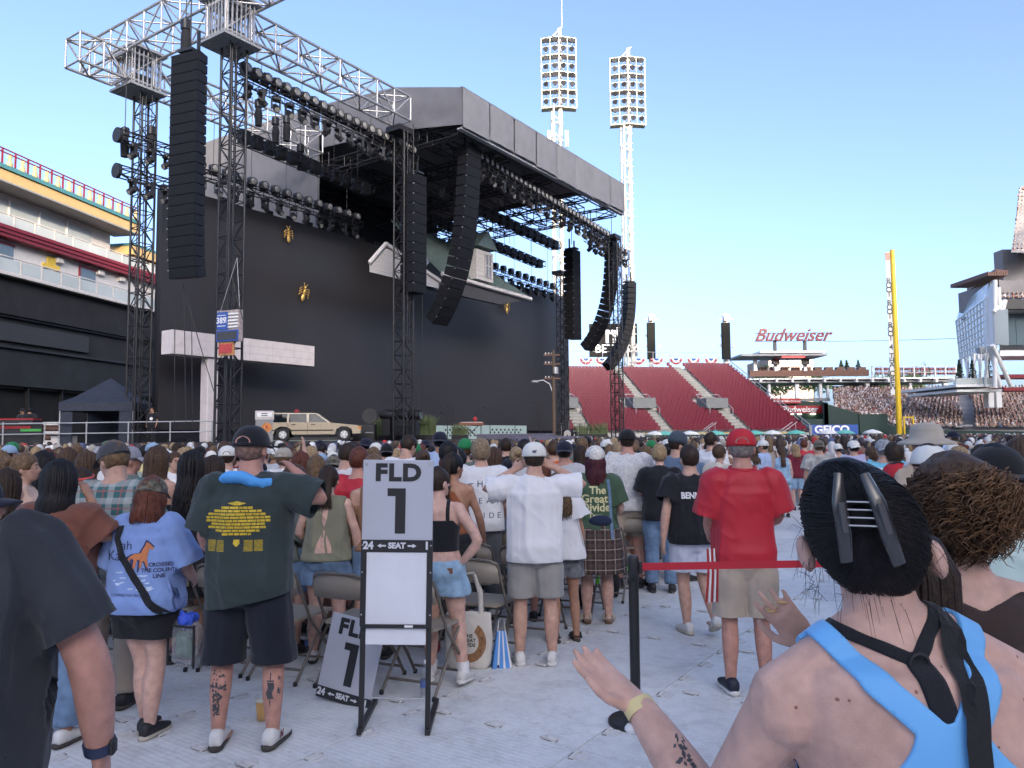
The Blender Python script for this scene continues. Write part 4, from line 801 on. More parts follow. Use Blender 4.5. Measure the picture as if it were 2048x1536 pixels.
# foul pole with its screen
fp = at0('foul_pole', 'tall yellow foul pole with narrow lettered screen', 'foul pole'); D2 = 94
b0, b1 = PX(1801,868,D2), PX(1778,499,D2); lean = 0.0
xp = PX(1799,860,D2).x; MB().tube((xp,D2,0),(xp,D2,PX(1780,500,D2).z),.33,.27,12).build('pole', M_yel, fp)
ztop = PX(1772,505,D2).z; zbot = PX(1790,790,D2).z
MB().box((xp-.62,D2,(ztop+zbot)/2),(.5,.05,ztop-zbot)).build('screen', mat('screen_mesh',(.62,.63,.62),.7), fp); MB().box((xp-.62,D2-.04,ztop-.5),(.55,.06,.9)).build('badge', mat('faded_orange',(.55,.22,.16)), fp)
k = 0; words = 'ROOT ROOT ROOT 4 THA CREW'; step = (ztop-4-zbot)/len(words)
for ch in words:
    if ch != ' ': put_text('lettering', ch, .95, M_ink, fp, (xp-.62,D2-.05,ztop-3.6-k*step), (1,0,0), (0,0,1), bold=.015)
    k += 1
for q in range(8): MB().box((xp-.4,D2,zbot+(ztop-zbot)*q/7),(.5,.06,.06)).build('bracket', M_yel, fp)
for q in range(2): MB().box((xp+.3+q*1.1,D2-.6,1.9),(.16,.16,3.8)).build('gate_post', M_yel, fp)
MB().box((xp+.85,D2-.6,3.7),(1.1,.14,.14)).build('gate_bar', M_yel, fp)
# glass club building
gb_ = at0('glass_club', 'steel and glass club building leaning out at the right', 'building')
def P3(x, y, d): return PX(x, y, d)
A0, A1, B0, B1 = P3(1912,642,108), P3(1920,718,108), P3(1974,596,93), P3(1976,695,93)
def lerp(a, b, f): return a*(1-f)+b*f
nx, ny = 10, 7
for i in range(nx):
    for j in range(ny):
        f0, f1, g0, g1 = (i+.08)/nx, (i+.92)/nx, (j+.06)/ny, (j+.94)/ny
        q = [lerp(lerp(A0,B0,f),lerp(A1,B1,f),g_) for f, g_ in ((f0,g0),(f1,g0),(f1,g1),(f0,g1))]; o = Vector((.8,.5,0))*.12
        MB().add([*q,*[p+o for p in q]], [(0,3,2,1),(4,5,6,7),(0,1,5,4),(1,2,6,5),(2,3,7,6),(3,0,4,7)]).build('pane', M_pglass, gb_)
for i in range(nx+1): bar(gb_,'mullion',lerp(A0,B0,i/nx),lerp(A1,B1,i/nx),.11,M_white)
for j in range(ny+1): bar(gb_,'transom',lerp(A0,A1,j/ny),lerp(B0,B1,j/ny),.10,M_white)
TA, TB = P3(1916,610,108), P3(1978,560,94)
for i in range(10):
    q = [lerp(A0,B0,(i+.06)/10), lerp(A0,B0,(i+.94)/10), lerp(TA,TB,(i+.94)/10), lerp(TA,TB,(i+.06)/10)]; o = Vector((.5,.35,0)); q[2] = q[2]+o; q[3] = q[3]+o; th = Vector((.1,.06,0))
    MB().add([*q,*[v+th for v in q]], [(0,1,2,3),(7,6,5,4),(0,4,5,1),(1,5,6,2),(2,6,7,3),(3,7,4,0)]).build('glass_fin', M_pglass, gb_)
b = MB(); q = [P3(1934,583,106),P3(1990,546,92),P3(2016,548,100),P3(1965,586,114)]; b.add(q+[p+Vector((0,0,.5)) for p in q], [(3,2,1,0),(4,5,6,7),(0,1,5,4),(1,2,6,5),(2,3,7,6),(3,0,4,7)]); b.build('roof_slab', M_brown, gb_)
for i in range(9): part_px('roof_slat', M_brown, gb_, 1976+i*4.5, 543+(i % 2), 1979+i*4.5, 551, 92, 8)
q = [B0,B1,P3(1992,690,91),P3(1992,560,91)]; MB().add(q+[p+Vector((.3,1.2,0)) for p in q], [(0,1,2,3),(7,6,5,4),(0,3,7,4),(3,2,6,7),(1,5,6,2),(0,4,5,1)]).build('corner_column', M_white, gb_)
q = [P3(1988,622,91),P3(2016,618,90),P3(2018,690,90),P3(1990,688,91)]; MB().add(q+[p+Vector((.2,.5,0)) for p in q], [(0,3,2,1),(4,5,6,7)]).build('side_glass', M_pglass, gb_)
for k in range(9): f = k/8; bar(gb_,'strut',P3(1922+54*f,716-20*f,108-15*f),P3(1930+46*f+(6 if k % 2 else -6),772,104-10*f),.16,M_white)
for a, c in ((P3(1985,690,91),P3(2022,772,93)),(P3(1990,560,91),P3(1990,775,92)),(P3(1978,690,92),P3(2000,772,93)),(P3(1996,575,91),P3(2000,640,92)),(P3(2000,640,92),P3(2010,600,92)),(P3(1987,625,91),P3(2006,604,92))): bar(gb_,'strut',a,c,.28,M_white)
part_px('terrace', M_white, gb_, 1912, 768, 2004, 774, 94, 14); part_px('terrace_beam', M_white, gb_, 1914, 778, 2004, 784, 94.5, 12); part_px('terrace_glass', M_pglass, gb_, 1912, 756, 1992, 768, 94, .1)
for x in (1978,1994): part_px('column', M_white, gb_, x, 780, x+9, 815, 97, 1)
for k in range(3): part_px('red_seat', M_red, gb_, 1918+k*22, 760, 1928+k*22, 767, 96, .6)
part_px('screen_box', M_grey, gb_, 1961, 694, 1972, 706, 92, .8)
tr_m = mat('conifer_leaves',(.018,.04,.022),.8,var=.4,scale=4)
def leafy(c, rx, rz_, k, m, name, label, trunk=True, seed=1, size=.35, cone=False):
    rg = random.Random(seed); t = thing(name, label, 'tree', c, 0, 'trees behind the stands'); b = MB()
    cl = [(rg.gauss(0,.45), rg.gauss(0,.45), rg.gauss(0,.42)) for _ in range(12)]
    for _ in range(k):
        if cone: h = rg.random(); a = rg.uniform(0,2*PI); r_ = rx*(1-h)*math.sqrt(rg.random())*1.05; p = Vector((r_*math.cos(a), r_*math.sin(a), h*rz_*2))
        else: q = rg.choice(cl); p = Vector((q[0]*rx+rg.gauss(0,.28)*rx, q[1]*rx+rg.gauss(0,.28)*rx, rz_*1.35+q[2]*rz_+rg.gauss(0,.25)*rz_))
        u = Vector((rg.gauss(0,1),rg.gauss(0,1),rg.gauss(0,1))).normalized(); v = u.orthogonal().normalized(); w_ = size*rg.uniform(.6,1.3)
        b.add([p-u*w_,p+v*w_*.6,p+u*w_,p-v*w_*.6], [(0,1,2,3)])
    tag(b.build('crown', m, t), None, None); MB().tube((0,0,-3 if not cone else 0),(0,0,rz_*1.2),.22,.08,8).build('trunk', mat('bark',(.07,.05,.04),.9), t)
for k, px in enumerate((1920,1946,1978)): leafy(PX(px,768,95.5), .75, 1.5 if k < 2 else 2.0, 500, tr_m, 'conifer', 'dark potted conifer on the club terrace, %s from the left' % ['first','second','third'][k], seed=k, size=.14, cone=True)
lm = mat('broad_leaves',(.035,.07,.022),.75,var=.4,scale=1.5)
for k, px in enumerate((1540,1562,1628,1775,1800,1830)): leafy(PX(px,800,155+k*4), 3.2, 2.6, 900, lm, 'tree', 'leafy green tree under the concourse, %s from the left' % ['first','second','third','fourth','fifth','sixth'][k], seed=10+k)
for k, px in enumerate((1683,1694,1717)): leafy(PX(px,752,136), 1.0, 1.4, 350, lm, 'tree', 'small dark tree top above the brown band, %s from the left' % ['first','second','third'][k], seed=20+k, size=.2, cone=True)
# floodlight towers
def flood(px, ytop, ybot, d, label):
    t = at0('floodlight_tower', label, 'floodlight', 'floodlight towers'); a = PX(px, ybot, d); top = PX(px, ytop, d).z; W = 72*d/F_PX; x0 = a.x
    bar(t,'main_column',(x0+.15,d+.9,0),(x0+.15,d+.9,top+1.6),.34,M_steelw,12); bar(t,'rear_column',(x0-1.1,d+1.2,0),(x0-1.1,d+1.2,a.z),.16,M_steelw)
    bar(t,'rear_column',(x0-.9,d-.6,0),(x0-.9,d-.6,a.z),.16,M_steelw)
    k = 0; z = 4.
    while z < a.z-1: 
        bar(t,'brace',(x0-1.1,d+1.2,z),(x0+.5,d,z+1.2),.09,M_steelw,5); bar(t,'brace',(x0-.9,d-.6,z+1.2),(x0+.5,d,z),.09,M_steelw,5); bar(t,'brace',(x0-.9,d-.6,z),(x0+.5,d,z+.1),.08,M_steelw,5); bar(t,'brace',(x0-.9,d-.6,z),(x0-1.1,d+1.2,z+1.2),.08,M_steelw,5); z += 2.6
    H_ = top-a.z
    for i in range(5): bar(t,'rack_post',(x0-W/2+W*i/4,d+.1+.7*abs(i-2)/2,a.z),(x0-W/2+W*i/4,d+.1+.7*abs(i-2)/2,top),.10 if i in (0,4) else .07,M_steelw,6)
    for j in range(9):
        zz = a.z+H_*j/8
        for s_ in (-1,1): bar(t,'rack_rail',(x0,d+.1,zz),(x0+s_*W/2,d+.8,zz),.11 if j % 2 == 0 else .07,M_steelw,5)
        if j % 2 == 0:
            for s_ in (-1,1): b = MB(); b.add([(x0,d+.1,zz),(x0+s_*W/2,d+.8,zz),(x0+s_*W/2,d+2.2,zz),(x0,d+1.8,zz)],[(0,1,2,3)]); b.build('walkway', M_steelw, t)
    lm_ = MB().path([(0,.35,0),(0,0,0),(0,-.12,0)], [.16,.36,.42], 12).mesh('lamp', M_black); bk = MB().box((0,.2,-.3),(.12,.1,.5)).mesh('bracket', M_galv)
    for j in range(8):
        for i in range(4):
            x = x0-W/2+W*(i+.5)/4; o = obj('lamp', lm_, t, (x, d-.3+.5*abs(i-1.5)/1.5, a.z+H_*(j+.55)/8)); o.rotation_euler = (R_(-14),0,R_(rg.uniform(-35,10))); obj('bracket', bk, o)
    bar(t,'spire',(x0+.5,d,top+1.4),(x0-.9,d,top),.12,M_steelw,6)
    for s_ in (-1,.9): bar(t,'camera_arm',(x0+s_*W*.4,d,a.z),(x0+s_*W*.5,d-.5,a.z-.5),.07,M_steelw,5)
    return t, x0, d, top, a.z
t, x0, d, top, zb_ = flood(1119, 72, 212, 112, 'left floodlight tower with lamp rack and thin mast above the stage roof'); bar(t,'mast',(x0+.5,d,top+1.5),(x0+.5,d,top+9),.06,M_steelw,6)
for s_ in (-1.6,1.0): MB().box((x0+s_,d-.4,zb_-5.2),(.5,.4,2.4)).build('antenna', M_steelw, t)
flood(1258, 112, 246, 116, 'right floodlight tower standing clear of the stage roof')
# overhead wire
w_ = MB().path([PX(1650,683,D), PX(1780,681,115), PX(1912,677,108)], .04, 5); tag(w_.build('wire', M_galv), 'thin wire from the script sign to the glass club', 'wire')
# ================================================================== red and gold building left of the stage
LB0 = Vector((-36.6,55,0)); lrz = -math.atan2(.166,.986)
lb = thing('riverboat_building', 'white red and gold decorated building above the black drapes at left', 'building', LB0, lrz)     # local y runs away, +x faces the field
Y0, Y1, YR = -18, 34, 12.8
M_lw = mat('ivory_wall', (.58,.57,.56), .7, var=.06)
MB().box((-.4,(Y0+Y1)/2,14.8),(2,Y1-Y0-8,2.8)).build('lower_wall', M_lw, lb)
for k in range(3): MB().box((.3+k*.1,(Y0+Y1)/2,16.12+k*.27),(2.2,Y1-Y0,.25)).build('red_band', M_brick, lb)
MB().box((-1.2,(Y0+YR)/2-.5,18.2),(1,YR-Y0-1,3.2)).build('upper_wall', M_lw, lb)
for k in range(6): MB().box((-.66,-6.5+k*2.9,18.3),(.1,2.7,2.2)).build('window_pane', M_pglass, lb); MB().box((-.60,-8+k*2.9,18.3),(.14,.14,2.3)).build('mullion', M_white, lb)
MB().box((.2,(Y0+YR)/2,19.85),(2.6,YR-Y0,.12)).build('eave_soffit', M_grey, lb)
MB().box((1.2,(Y0+YR)/2,20.25),(.5,YR-Y0,.85)).build('gold_fascia', M_gold, lb); MB().box((1.3,(Y0+YR)/2,20.85),(.6,YR-Y0,.3)).build('teal_cornice', M_teal, lb)
for k in range(26):
    y = YR-.3-k*1.15; b = MB().lathe([(.17,21.0),(.22,21.25),(.1,21.6),(.16,21.9)],8,(1.2,y,0)); b.build('baluster', M_gold, lb); MB().box((1.2,y+.5,21.55),(.1,.1,1.3)).build('rail_post', M_brick, lb)
for z in (22.0,22.25): bar(lb,'top_rail',(1.2,Y0,z),(1.2,YR,z),.05,M_brick)
MB().box((-.9,19.5,18.6),(3.2,13,.8)).build('low_gold_fascia', M_gold, lb); MB().box((-.9,19.5,19.1),(3.3,13.2,.22)).build('low_teal_cornice', M_teal, lb); MB().box((-1.4,19.3,17.6),(2,11,1.3)).build('low_red_wall', mat('dark_red',(.12,.015,.02),.6), lb)
for k in range(26):
    y = Y0+1+k*1.95
    if y < YR+14: MB().box((.9,y,17.2),(.06,1.75,.95)).build('glass_panel', M_pglass, lb); MB().box((.9,y+.97,17.25),(.1,.1,1.2)).build('rail_post', M_trim, lb)
    MB().box((1.6,y,13.95),(.06,1.75,.9)).build('glass_panel', M_pglass, lb); MB().box((1.6,y+.97,14.0),(.1,.1,1.2)).build('rail_post', M_trim, lb)
for x, z in ((.9,17.8),(1.6,14.55)): bar(lb,'hand_rail',(x,Y0,z),(x,Y1,z),.05,M_trim)
MB().box((-.2,(Y0+Y1)/2,13.35),(4,Y1-Y0,.25)).build('balcony_floor', M_trim, lb)
for y in (-1,7.5,): w1 = MB().box((.62,y,15.1),(.1,1.8,1.1)).build('window', M_glass, lb); MB().box((.66,y,15.7),(.12,2.0,.14)).build('frame', M_brick, w1); MB().box((.66,y-.95,15.1),(.12,.12,1.2)).build('frame', M_brick, w1)
e = MB().box((.66,3.5,15.3),(.12,.8,.9)).build('gold_emblem', mat('emblem_gold',(.6,.42,.05)), lb); MB().box((.67,2.9,14.95),(.14,.5,.4)).build('emblem_foot', MATS['emblem_gold'], e); MB().box((.67,4.1,14.95),(.14,.5,.4)).build('emblem_foot', MATS['emblem_gold'], e)
for y in (4.2,8.8,11.5): MB().bev((.7,y,15.6),(.5,.7,.4),.06).build('wall_lamp', M_trim, lb)
for k in range(14): MB().box((.4,-4+k*2.2,13.9),(.7,.7,.7)).build('table', mat('maroon',(.16,.03,.05)), lb)
db = thing('draped_scaffold', 'black draped structure below the red and gold building', 'drapes', LB0, lrz)
for k, (z0,z1,x) in enumerate(((10.6,13.2,1.2),(8.4,10.5,.7),(5.6,8.3,.9),(0,5.5,.2))): MB().box((x-2,(Y0+Y1)/2-2,(z0+z1)/2),(4,Y1-Y0+4,z1-z0)).build('drape', mat('drape_%d' % k, [(.012,.013,.017),(.016,.018,.022),(.014,.018,.024),(.007,.008,.011)][k], .85, var=.3, scale=.7, bump=.3, bscale=2), db); MB().box((x+.1,(Y0+Y1)/2-2,z1),(.3,Y1-Y0+4,.12)).build('ledge', M_black, db)
for k in range(12): MB().box((.5,Y0+3+k*3.4,2.8),(.3,.12,5.6), Matrix.Rotation(.1,3,'X')).build('strut', M_black, db)
MB().box((.8,3,9.4),(.3,9,1.3)).build('dark_window', mat('dull_dark_panel', (.03,.033,.04), .7), db)
# ================================================================== people: builders
WORK = bpy.data.scenes.new('work')
def fuse(mb, voxel, it=2, fac=.5):                        # overlapping closed forms -> one continuous surface
    me = mb.mesh('w'); ob = bpy.data.objects.new('w', me); WORK.collection.objects.link(ob)
    m = ob.modifiers.new('r', 'REMESH'); m.mode = 'VOXEL'; m.voxel_size = voxel; m.use_smooth_shade = True
    if it: s_ = ob.modifiers.new('s', 'SMOOTH'); s_.factor = fac; s_.iterations = it
    WORK.view_layers[0].update(); dg = WORK.view_layers[0].depsgraph; dg.update()
    new = bpy.data.meshes.new_from_object(ob.evaluated_get(dg)); bpy.data.objects.remove(ob); bpy.data.meshes.remove(me)
    new.polygons.foreach_set('use_smooth', [True]*len(new.polygons)); return new
_rs = np.random.RandomState(4); _T = _rs.rand(32,32,32)
def vnoise(p):                                            # value noise, p (n,3) -> 0..1
    i = np.floor(p).astype(int); f = p-i; f = f*f*(3-2*f); i0 = i % 32; i1 = (i+1) % 32
    g = lambda a, b, c: _T[a, b, c]
    x0, y0, z0 = i0.T; x1, y1, z1 = i1.T; fx, fy, fz = f.T
    a = g(x0,y0,z0)*(1-fx)+g(x1,y0,z0)*fx; b = g(x0,y1,z0)*(1-fx)+g(x1,y1,z0)*fx; c = g(x0,y0,z1)*(1-fx)+g(x1,y0,z1)*fx; d = g(x0,y1,z1)*(1-fx)+g(x1,y1,z1)*fx
    return (a*(1-fy)+b*fy)*(1-fz)+(c*(1-fy)+d*fy)*fz
def mesh_np(me):
    n = len(me.vertices); v = np.empty(n*3); me.vertices.foreach_get('co', v); nn = np.empty(n*3); me.vertices.foreach_get('normal', nn); return v.reshape(-1,3), nn.reshape(-1,3)
def folds(me, amp, f=9., zs=.20, seed=0., mask=None):
    v, n = mesh_np(me); tw = vnoise(v*2.1+seed+9)*1.6
    q = np.column_stack((v[:,0]*f+tw, v[:,1]*f+tw, v[:,2]*f*zs))+seed; r = 1-np.abs(2*vnoise(q)-1)
    q2 = np.column_stack((v[:,0]*f*.8, v[:,1]*f*.8, v[:,2]*f*1.4+v[:,0]*f))+seed*2; r2 = 1-np.abs(2*vnoise(q2)-1)
    q3 = q*2.4+11; r3 = 1-np.abs(2*vnoise(q3)-1); d = amp*(1.55*(r**2-.45)+.5*(r2**3-.3)+.25*(r3**3-.3))
    if mask is not None: d = d*mask(v)
    v = v+n*d[:,None]; me.vertices.foreach_set('co', v.ravel()); me.update(); return me
PROF_M = [(.78,.115,.095,0),(.86,.160,.122,-.012),(.94,.170,.130,-.016),(1.02,.160,.118,-.006),(1.10,.152,.110,.0),(1.20,.158,.113,.004),(1.30,.170,.118,.0),(1.37,.176,.112,-.006),(1.425,.158,.094,-.012),(1.46,.112,.076,-.014),(1.495,.070,.064,-.010),(1.55,.058,.060,.0),(1.60,.057,.060,.006)]
PROF_F = [(.78,.120,.10,0),(.86,.168,.128,-.014),(.93,.176,.134,-.02),(1.02,.152,.112,-.006),(1.09,.132,.098,.0),(1.18,.136,.102,.006),(1.27,.148,.112,.012),(1.35,.152,.104,.002),(1.41,.138,.088,-.010),(1.45,.098,.070,-.012),(1.485,.060,.056,-.008),(1.54,.049,.052,.002),(1.60,.049,.052,.006)]
def prof(P, z):
    if z <= P[0][0]: return P[0][1:]
    for a, b in zip(P, P[1:]):
        if z <= b[0]: f = (z-a[0])/(b[0]-a[0]); f = f*f*(3-2*f)*.5+f*.5; return tuple(a[k]*(1-f)+b[k]*f for k in (1,2,3))
    return P[-1][1:]
class Pose:
    def __init__(s, h=1.75, fat=1., sex='m', lean=0., side=0., head=(0,0), armL=None, armR=None, legL=None, legR=None, stance=.10, hand=True, seg=20, sh=None, belly=0., shz=1.415):
        s.h, s.k, s.fat, s.sex, s.lean, s.side, s.head, s.seg = h, h/1.75, fat, sex, lean, side, head, seg
        s.P = PROF_M if sex == 'm' else PROF_F; s.hand = hand; s.belly = belly
        w = sh or (.180 if sex == 'm' else .158)*(.55+.45*fat)
        s.shL, s.shR = Vector((-w,-.012,shz)), Vector((w,-.012,shz)); s.shz = shz; ex = .045*fat
        s.armL = [Vector(p) for p in (armL or ((-w-ex-.015,-.035,1.13),(-w-ex-.005,.04,.885)))]; s.armR = [Vector(p) for p in (armR or ((w+ex+.015,-.035,1.13),(w+ex+.005,.04,.885)))]
        hx = .088*(.6+.4*fat)
        s.hipL, s.hipR = Vector((-hx,-.005,.90)), Vector((hx,-.005,.90))
        s.legL = [Vector(p) for p in (legL or ((-stance-.005,.02,.49),(-stance-.015,-.025,.075)))]; s.legR = [Vector(p) for p in (legR or ((stance+.005,.02,.49),(stance+.015,-.025,.075)))]
        s.hs = 1.07; s.earx = .078; s.piv = Vector((0,0,1.52)); s.HM = Matrix.Rotation(head[0],3,'Z') @ Matrix.Rotation(head[1],3,'X')
    def T(s, p):                                          # torso lean, then scale
        p = Vector(p); u = max(0, p.z-.95); return Vector((p.x+s.side*u, p.y+s.lean*u, p.z-.25*(s.lean**2+s.side**2)*u))
    def Hd(s, p): return s.T(s.piv + s.HM @ ((Vector(p)-s.piv)*s.hs) - Vector((0,0,.016)))
    def ring(s, z, off=0., grow=1., flat=0., offy=None):
        rx, ry, cy = prof(s.P, z); f = s.fat if z < 1.44 else 1+(s.fat-1)*.4
        rx = rx*f*grow+off; ry = ry*(f**1.15)*grow+(off if offy is None else offy); b = s.belly*max(0, 1-abs(z-1.08)/.2)
        o = []
        for j in range(s.seg):
            a = 2*PI*j/s.seg; c, q = math.cos(a), math.sin(a); e = .86
            x = rx*math.copysign(abs(c)**e, c); y = ry*math.copysign(abs(q)**e, q)+cy
            if q > 0: y += b*q
            o.append(s.T((x,y,z)))
        return o
def hand(mb, w, d, pn, sc=1., curl=.5, thumb=1, spread=.16, fr=.0088, point=None):
    w, d, pn = Vector(w), Vector(d).normalized(), Vector(pn); pn = (pn-d*pn.dot(d)).normalized(); sd = d.cross(pn)*thumb    # sd: towards the thumb
    mb.path([w-d*.02*sc, w+d*.02*sc, w+d*.055*sc, w+d*.092*sc], [(.030*sc,.020*sc),(.034*sc,.019*sc),(.041*sc,.017*sc),(.037*sc,.013*sc)], 10, up=pn)
    for k, (o, L) in enumerate(((.030,.072),(.010,.080),(-.011,.075),(-.030,.060))):
        c = curl if point is None or k else point
        b = w+d*(.086-.006*abs(k-1.2))*sc+sd*o*sc; dd = (d+sd*(o*spread*22)*.35).normalized(); pts = [b-dd*.012*sc, b]; ax = dd.cross(pn)
        for q, fl in enumerate((.42,.32,.26)):
            dd = (dd*math.cos(c*(.55+.35*q))+pn*math.sin(c*(.55+.35*q))).normalized(); pts.append(pts[-1]+dd*L*fl*sc)
        mb.path(pts, [fr*1.05*sc,fr*1.1*sc,fr*sc,fr*.93*sc,fr*.74*sc], 7)
    t0 = w+d*.022*sc+sd*.026*sc; t1 = t0+(d*.55+sd*.65+pn*.30).normalized()*.042*sc; t2 = t1+(d*.85+sd*.28+pn*.32).normalized()*.034*sc; t3 = t2+(d*.95+pn*.28).normalized()*.026*sc
    mb.path([t0-sd*.012*sc,t0,t1,t2,t3], [.013*sc,.0155*sc,.0115*sc,.0100*sc,.0074*sc], 8)
def limb(mb, pts, rs, seg=12):
    # smooth the bend by inserting points
    P = [Vector(p) for p in pts]; n = len(P); q, rr = [], []
    for i in range(n-1):
        for f in (0,.25,.5,.75): q.append(P[i].lerp(P[i+1], f)); 
    q.append(P[-1])
    sm = [q[0]]+[q[i]*.5+(q[i-1]+q[i+1])*.25 for i in range(1,len(q)-1)]+[q[-1]]
    m = len(sm)
    for i in range(m):
        t = i/(m-1)*(len(rs)-1); a = int(min(t, len(rs)-2)); f = t-a; rr.append(rs[a]*(1-f)+rs[a+1]*f)
    mb.path(sm, rr, seg)
def body_mb(p, armr=1., legr=1., hands=None, feet=True):
    mb = MB(); f = p.fat
    mb.rings([p.ring(z) for z in (.78,.82,.86,.90,.94,.98,1.02,1.06,1.10,1.15,1.20,1.25,1.30,1.34,1.37,1.40,1.425,1.445,1.46,1.48,1.50,1.53,1.56,1.60)])
    mb.path([p.T((-.13*f,-.015,p.shz+.01)), p.T((0,-.02,1.447)), p.T((.13*f,-.015,p.shz+.01))], [.042,.062,.042], 10)
    if p.shz < 1.4: mb.path([p.T((-.17*f,-.02,p.shz)), p.T((-.05,-.02,1.475)), p.T((.05,-.02,1.475)), p.T((.17*f,-.02,p.shz))], [.045,.052,.052,.045], 10)
    ag = (.8+.2*f*f)*armr*(1. if p.sex == 'm' else .90); lg = (.75+.25*f*f)*legr*(1. if p.sex == 'm' else 1.02)
    for s_, sh, arm in ((-1,p.shL,p.armL),(1,p.shR,p.armR)):
        a, e, w = p.T(sh), p.T(arm[0]), p.T(arm[1])
        limb(mb, [a+Vector((-s_*.03,0,.0)), a, e, w], [.050*ag,.058*ag,.056*ag,.051*ag,.047*ag,.041*ag,.043*ag,.042*ag,.036*ag,.027*min(ag,1.15)])
        mb.ell(a+Vector((s_*.006,0,-.012)), (.054*ag,.056*ag,.062*ag), 10, 7)
        if p.hand:
            d = (w-e).normalized(); hs = (hands or {}).get(s_, {}); pn = hs.get('pn', (-s_,0.15,0)); hk = dict(hs); hk.pop('pn', None); dd = hk.pop('d', None)
            hand(mb, w, dd or d, pn, **{**dict(sc=1. if p.sex == 'm' else .92, curl=.35, thumb=1 if (Vector(d).cross(Vector(pn))).dot(Vector((0,1,0.2))) > 0 else -1), **hk})
    for hip, leg in ((p.hipL,p.legL),(p.hipR,p.legR)):
        k, a = leg
        limb(mb, [hip+Vector((0,0,.03)), hip.lerp(k,.5), k, k.lerp(a,.42)+Vector((0,-.018,0)), a], [.090*lg,.096*lg,.088*lg,.074*lg,.060*lg,.055*lg,.058*lg,.056*lg,.044*lg,.036])
        if feet: mb.path([a+Vector((0,-.045,-.035)), a+Vector((0,0,-.035)), a+Vector((0,.09,-.048)), a+Vector((0,.17,-.055))], [(.030,.034),(.034,.036),(.040,.024),(.034,.014)], 9)
    # head: skull, face, jaw, nose, brow, ears
    Hd = p.Hd
    def he(c, r, seg=14, nr=9):
        m2 = MB().ell(c, r, seg, nr); mb.add([Hd(v) for v in m2.v], m2.f, True)
    he((0,.005,1.655),(.076,.094,.098)); he((0,.035,1.61),(.062,.066,.085)); he((0,.066,1.558),(.036,.034,.028)); he((0,.045,1.575),(.052,.05,.036))
    m2 = MB().path([(0,.092,1.655),(0,.112,1.63),(0,.122,1.612),(0,.105,1.600)], [.008,.010,.014,.009], 7); mb.add([Hd(v) for v in m2.v], m2.f, True)
    he((0,.092,1.572),(.022,.012,.009),8,5); he((0,.083,1.675),(.05,.016,.010),8,5)
    for s_ in (-1,1): he((s_*p.earx,-.008,1.622-.6*(p.earx-.078)),(.010+.3*(p.earx-.078),.024,.034),8,6); he((s_*.041,.07,1.615),(.018,.018,.016),8,5)
    return mb
def scale_mb(mb, k): mb.v = [(x*k,y*k,z*k) for x,y,z in mb.v]; return mb
def shirt_mb(p, hem=.86, off=.016, sleeve=.55, drape=.85, neck=1.475, flare=.0, sl_off=.020, hemtilt=0., boxy=.0):
    mb = MB(); zs = [hem+(neck-hem)*i/22 for i in range(23)]; R = []
    chest = prof(p.P, 1.30); cw, cd = chest[0]*p.fat, chest[1]*p.fat**1.15
    for z in zs:
        rx, ry, cy = prof(p.P, z); f = p.fat if z < 1.44 else 1+(p.fat-1)*.4; g = 0
        r = p.ring(z, off+(boxy if z < 1.36 else 0))
        if z < 1.30:                                      # cloth hangs from the chest instead of following the waist
            dx = max(0, cw*drape+flare*(1.30-z)-rx*f); dy = max(0, cd*drape+flare*(1.30-z)-ry*f**1.15); c = p.T((0,0,z)); q = []
            for v in r:
                w = Vector((v.x-c.x, v.y-c.y)); l = max(1e-5, w.length); q.append(Vector((v.x+w.x/l*dx, v.y+w.y/l*dy, v.z+hemtilt*(v.x-c.x)*max(0,(1.1-z)/.25))))
            r = q
        R.append(r)
    mb.rings(R); f = p.fat
    mb.path([p.T((-.14*f,-.015,1.425)), p.T((0,-.02,1.452)), p.T((.14*f,-.015,1.425))], [.048+off*.5,.050+off*.4,.048+off*.5], 10)
    ag = (.8+.2*f*f)*(1. if p.sex == 'm' else .90)
    if sleeve > 0:
        for s_, sh, arm in ((-1,p.shL,p.armL),(1,p.shR,p.armR)):
            a, e, w = p.T(sh), p.T(arm[0]), p.T(arm[1]); end = a.lerp(e, min(1, sleeve/.55)) if sleeve <= .6 else e.lerp(w, (sleeve-.6)/.4)
            pts = [a+Vector((-s_*.05,0,-.01)), a, a.lerp(end,.5), end] if sleeve <= .6 else [a+Vector((-s_*.05,0,-.01)), a, e, end]
            limb(mb, pts, [.070*ag+sl_off*.4, .068*ag+sl_off, .064*ag+sl_off*1.4, .060*ag+sl_off*1.9])
    return mb
def legs_mb(p, hem=.50, off=.018, top=1.0, flare=.0, waistoff=.010):
    mb = MB(); lg = (.75+.25*p.fat**2)*(1. if p.sex == 'm' else 1.02)
    mb.rings([p.ring(z, waistoff+.006*(top-z)/.2) for z in (.77,.80,.84,.88,.92,.96,top)])
    for hip, leg in ((p.hipL,p.legL),(p.hipR,p.legR)):
        k, a = leg
        def at(z):
            if z >= k.z: f = (hip.z-z)/(hip.z-k.z); return hip.lerp(k, f)
            f = (k.z-z)/(k.z-a.z); return k.lerp(a, f)
        pts, rs = [], []
        for i in range(9):
            z = .88+(hem-.88)*i/8; pts.append(at(z)); base = .094 if z > .75 else (.094+(.062-.094)*min(1,(.75-z)/.25)); base = max(base, .066 if z > .2 else .05); rs.append(base*lg+off+flare*i/8)
        mb.path(pts, rs, 14)
    return mb
def skirt_mb(p, hem=.55, top=1.0, flare=.04, off=.012):
    mb = MB(); R = []
    for i in range(14):
        z = top+(hem-top)*i/13; zz = max(z, .90); r = p.ring(zz, off+flare*max(0,(.95-z)/.4)); R.append([Vector((v.x,v.y,z)) for v in r])
    return mb.rings(list(reversed(R)))
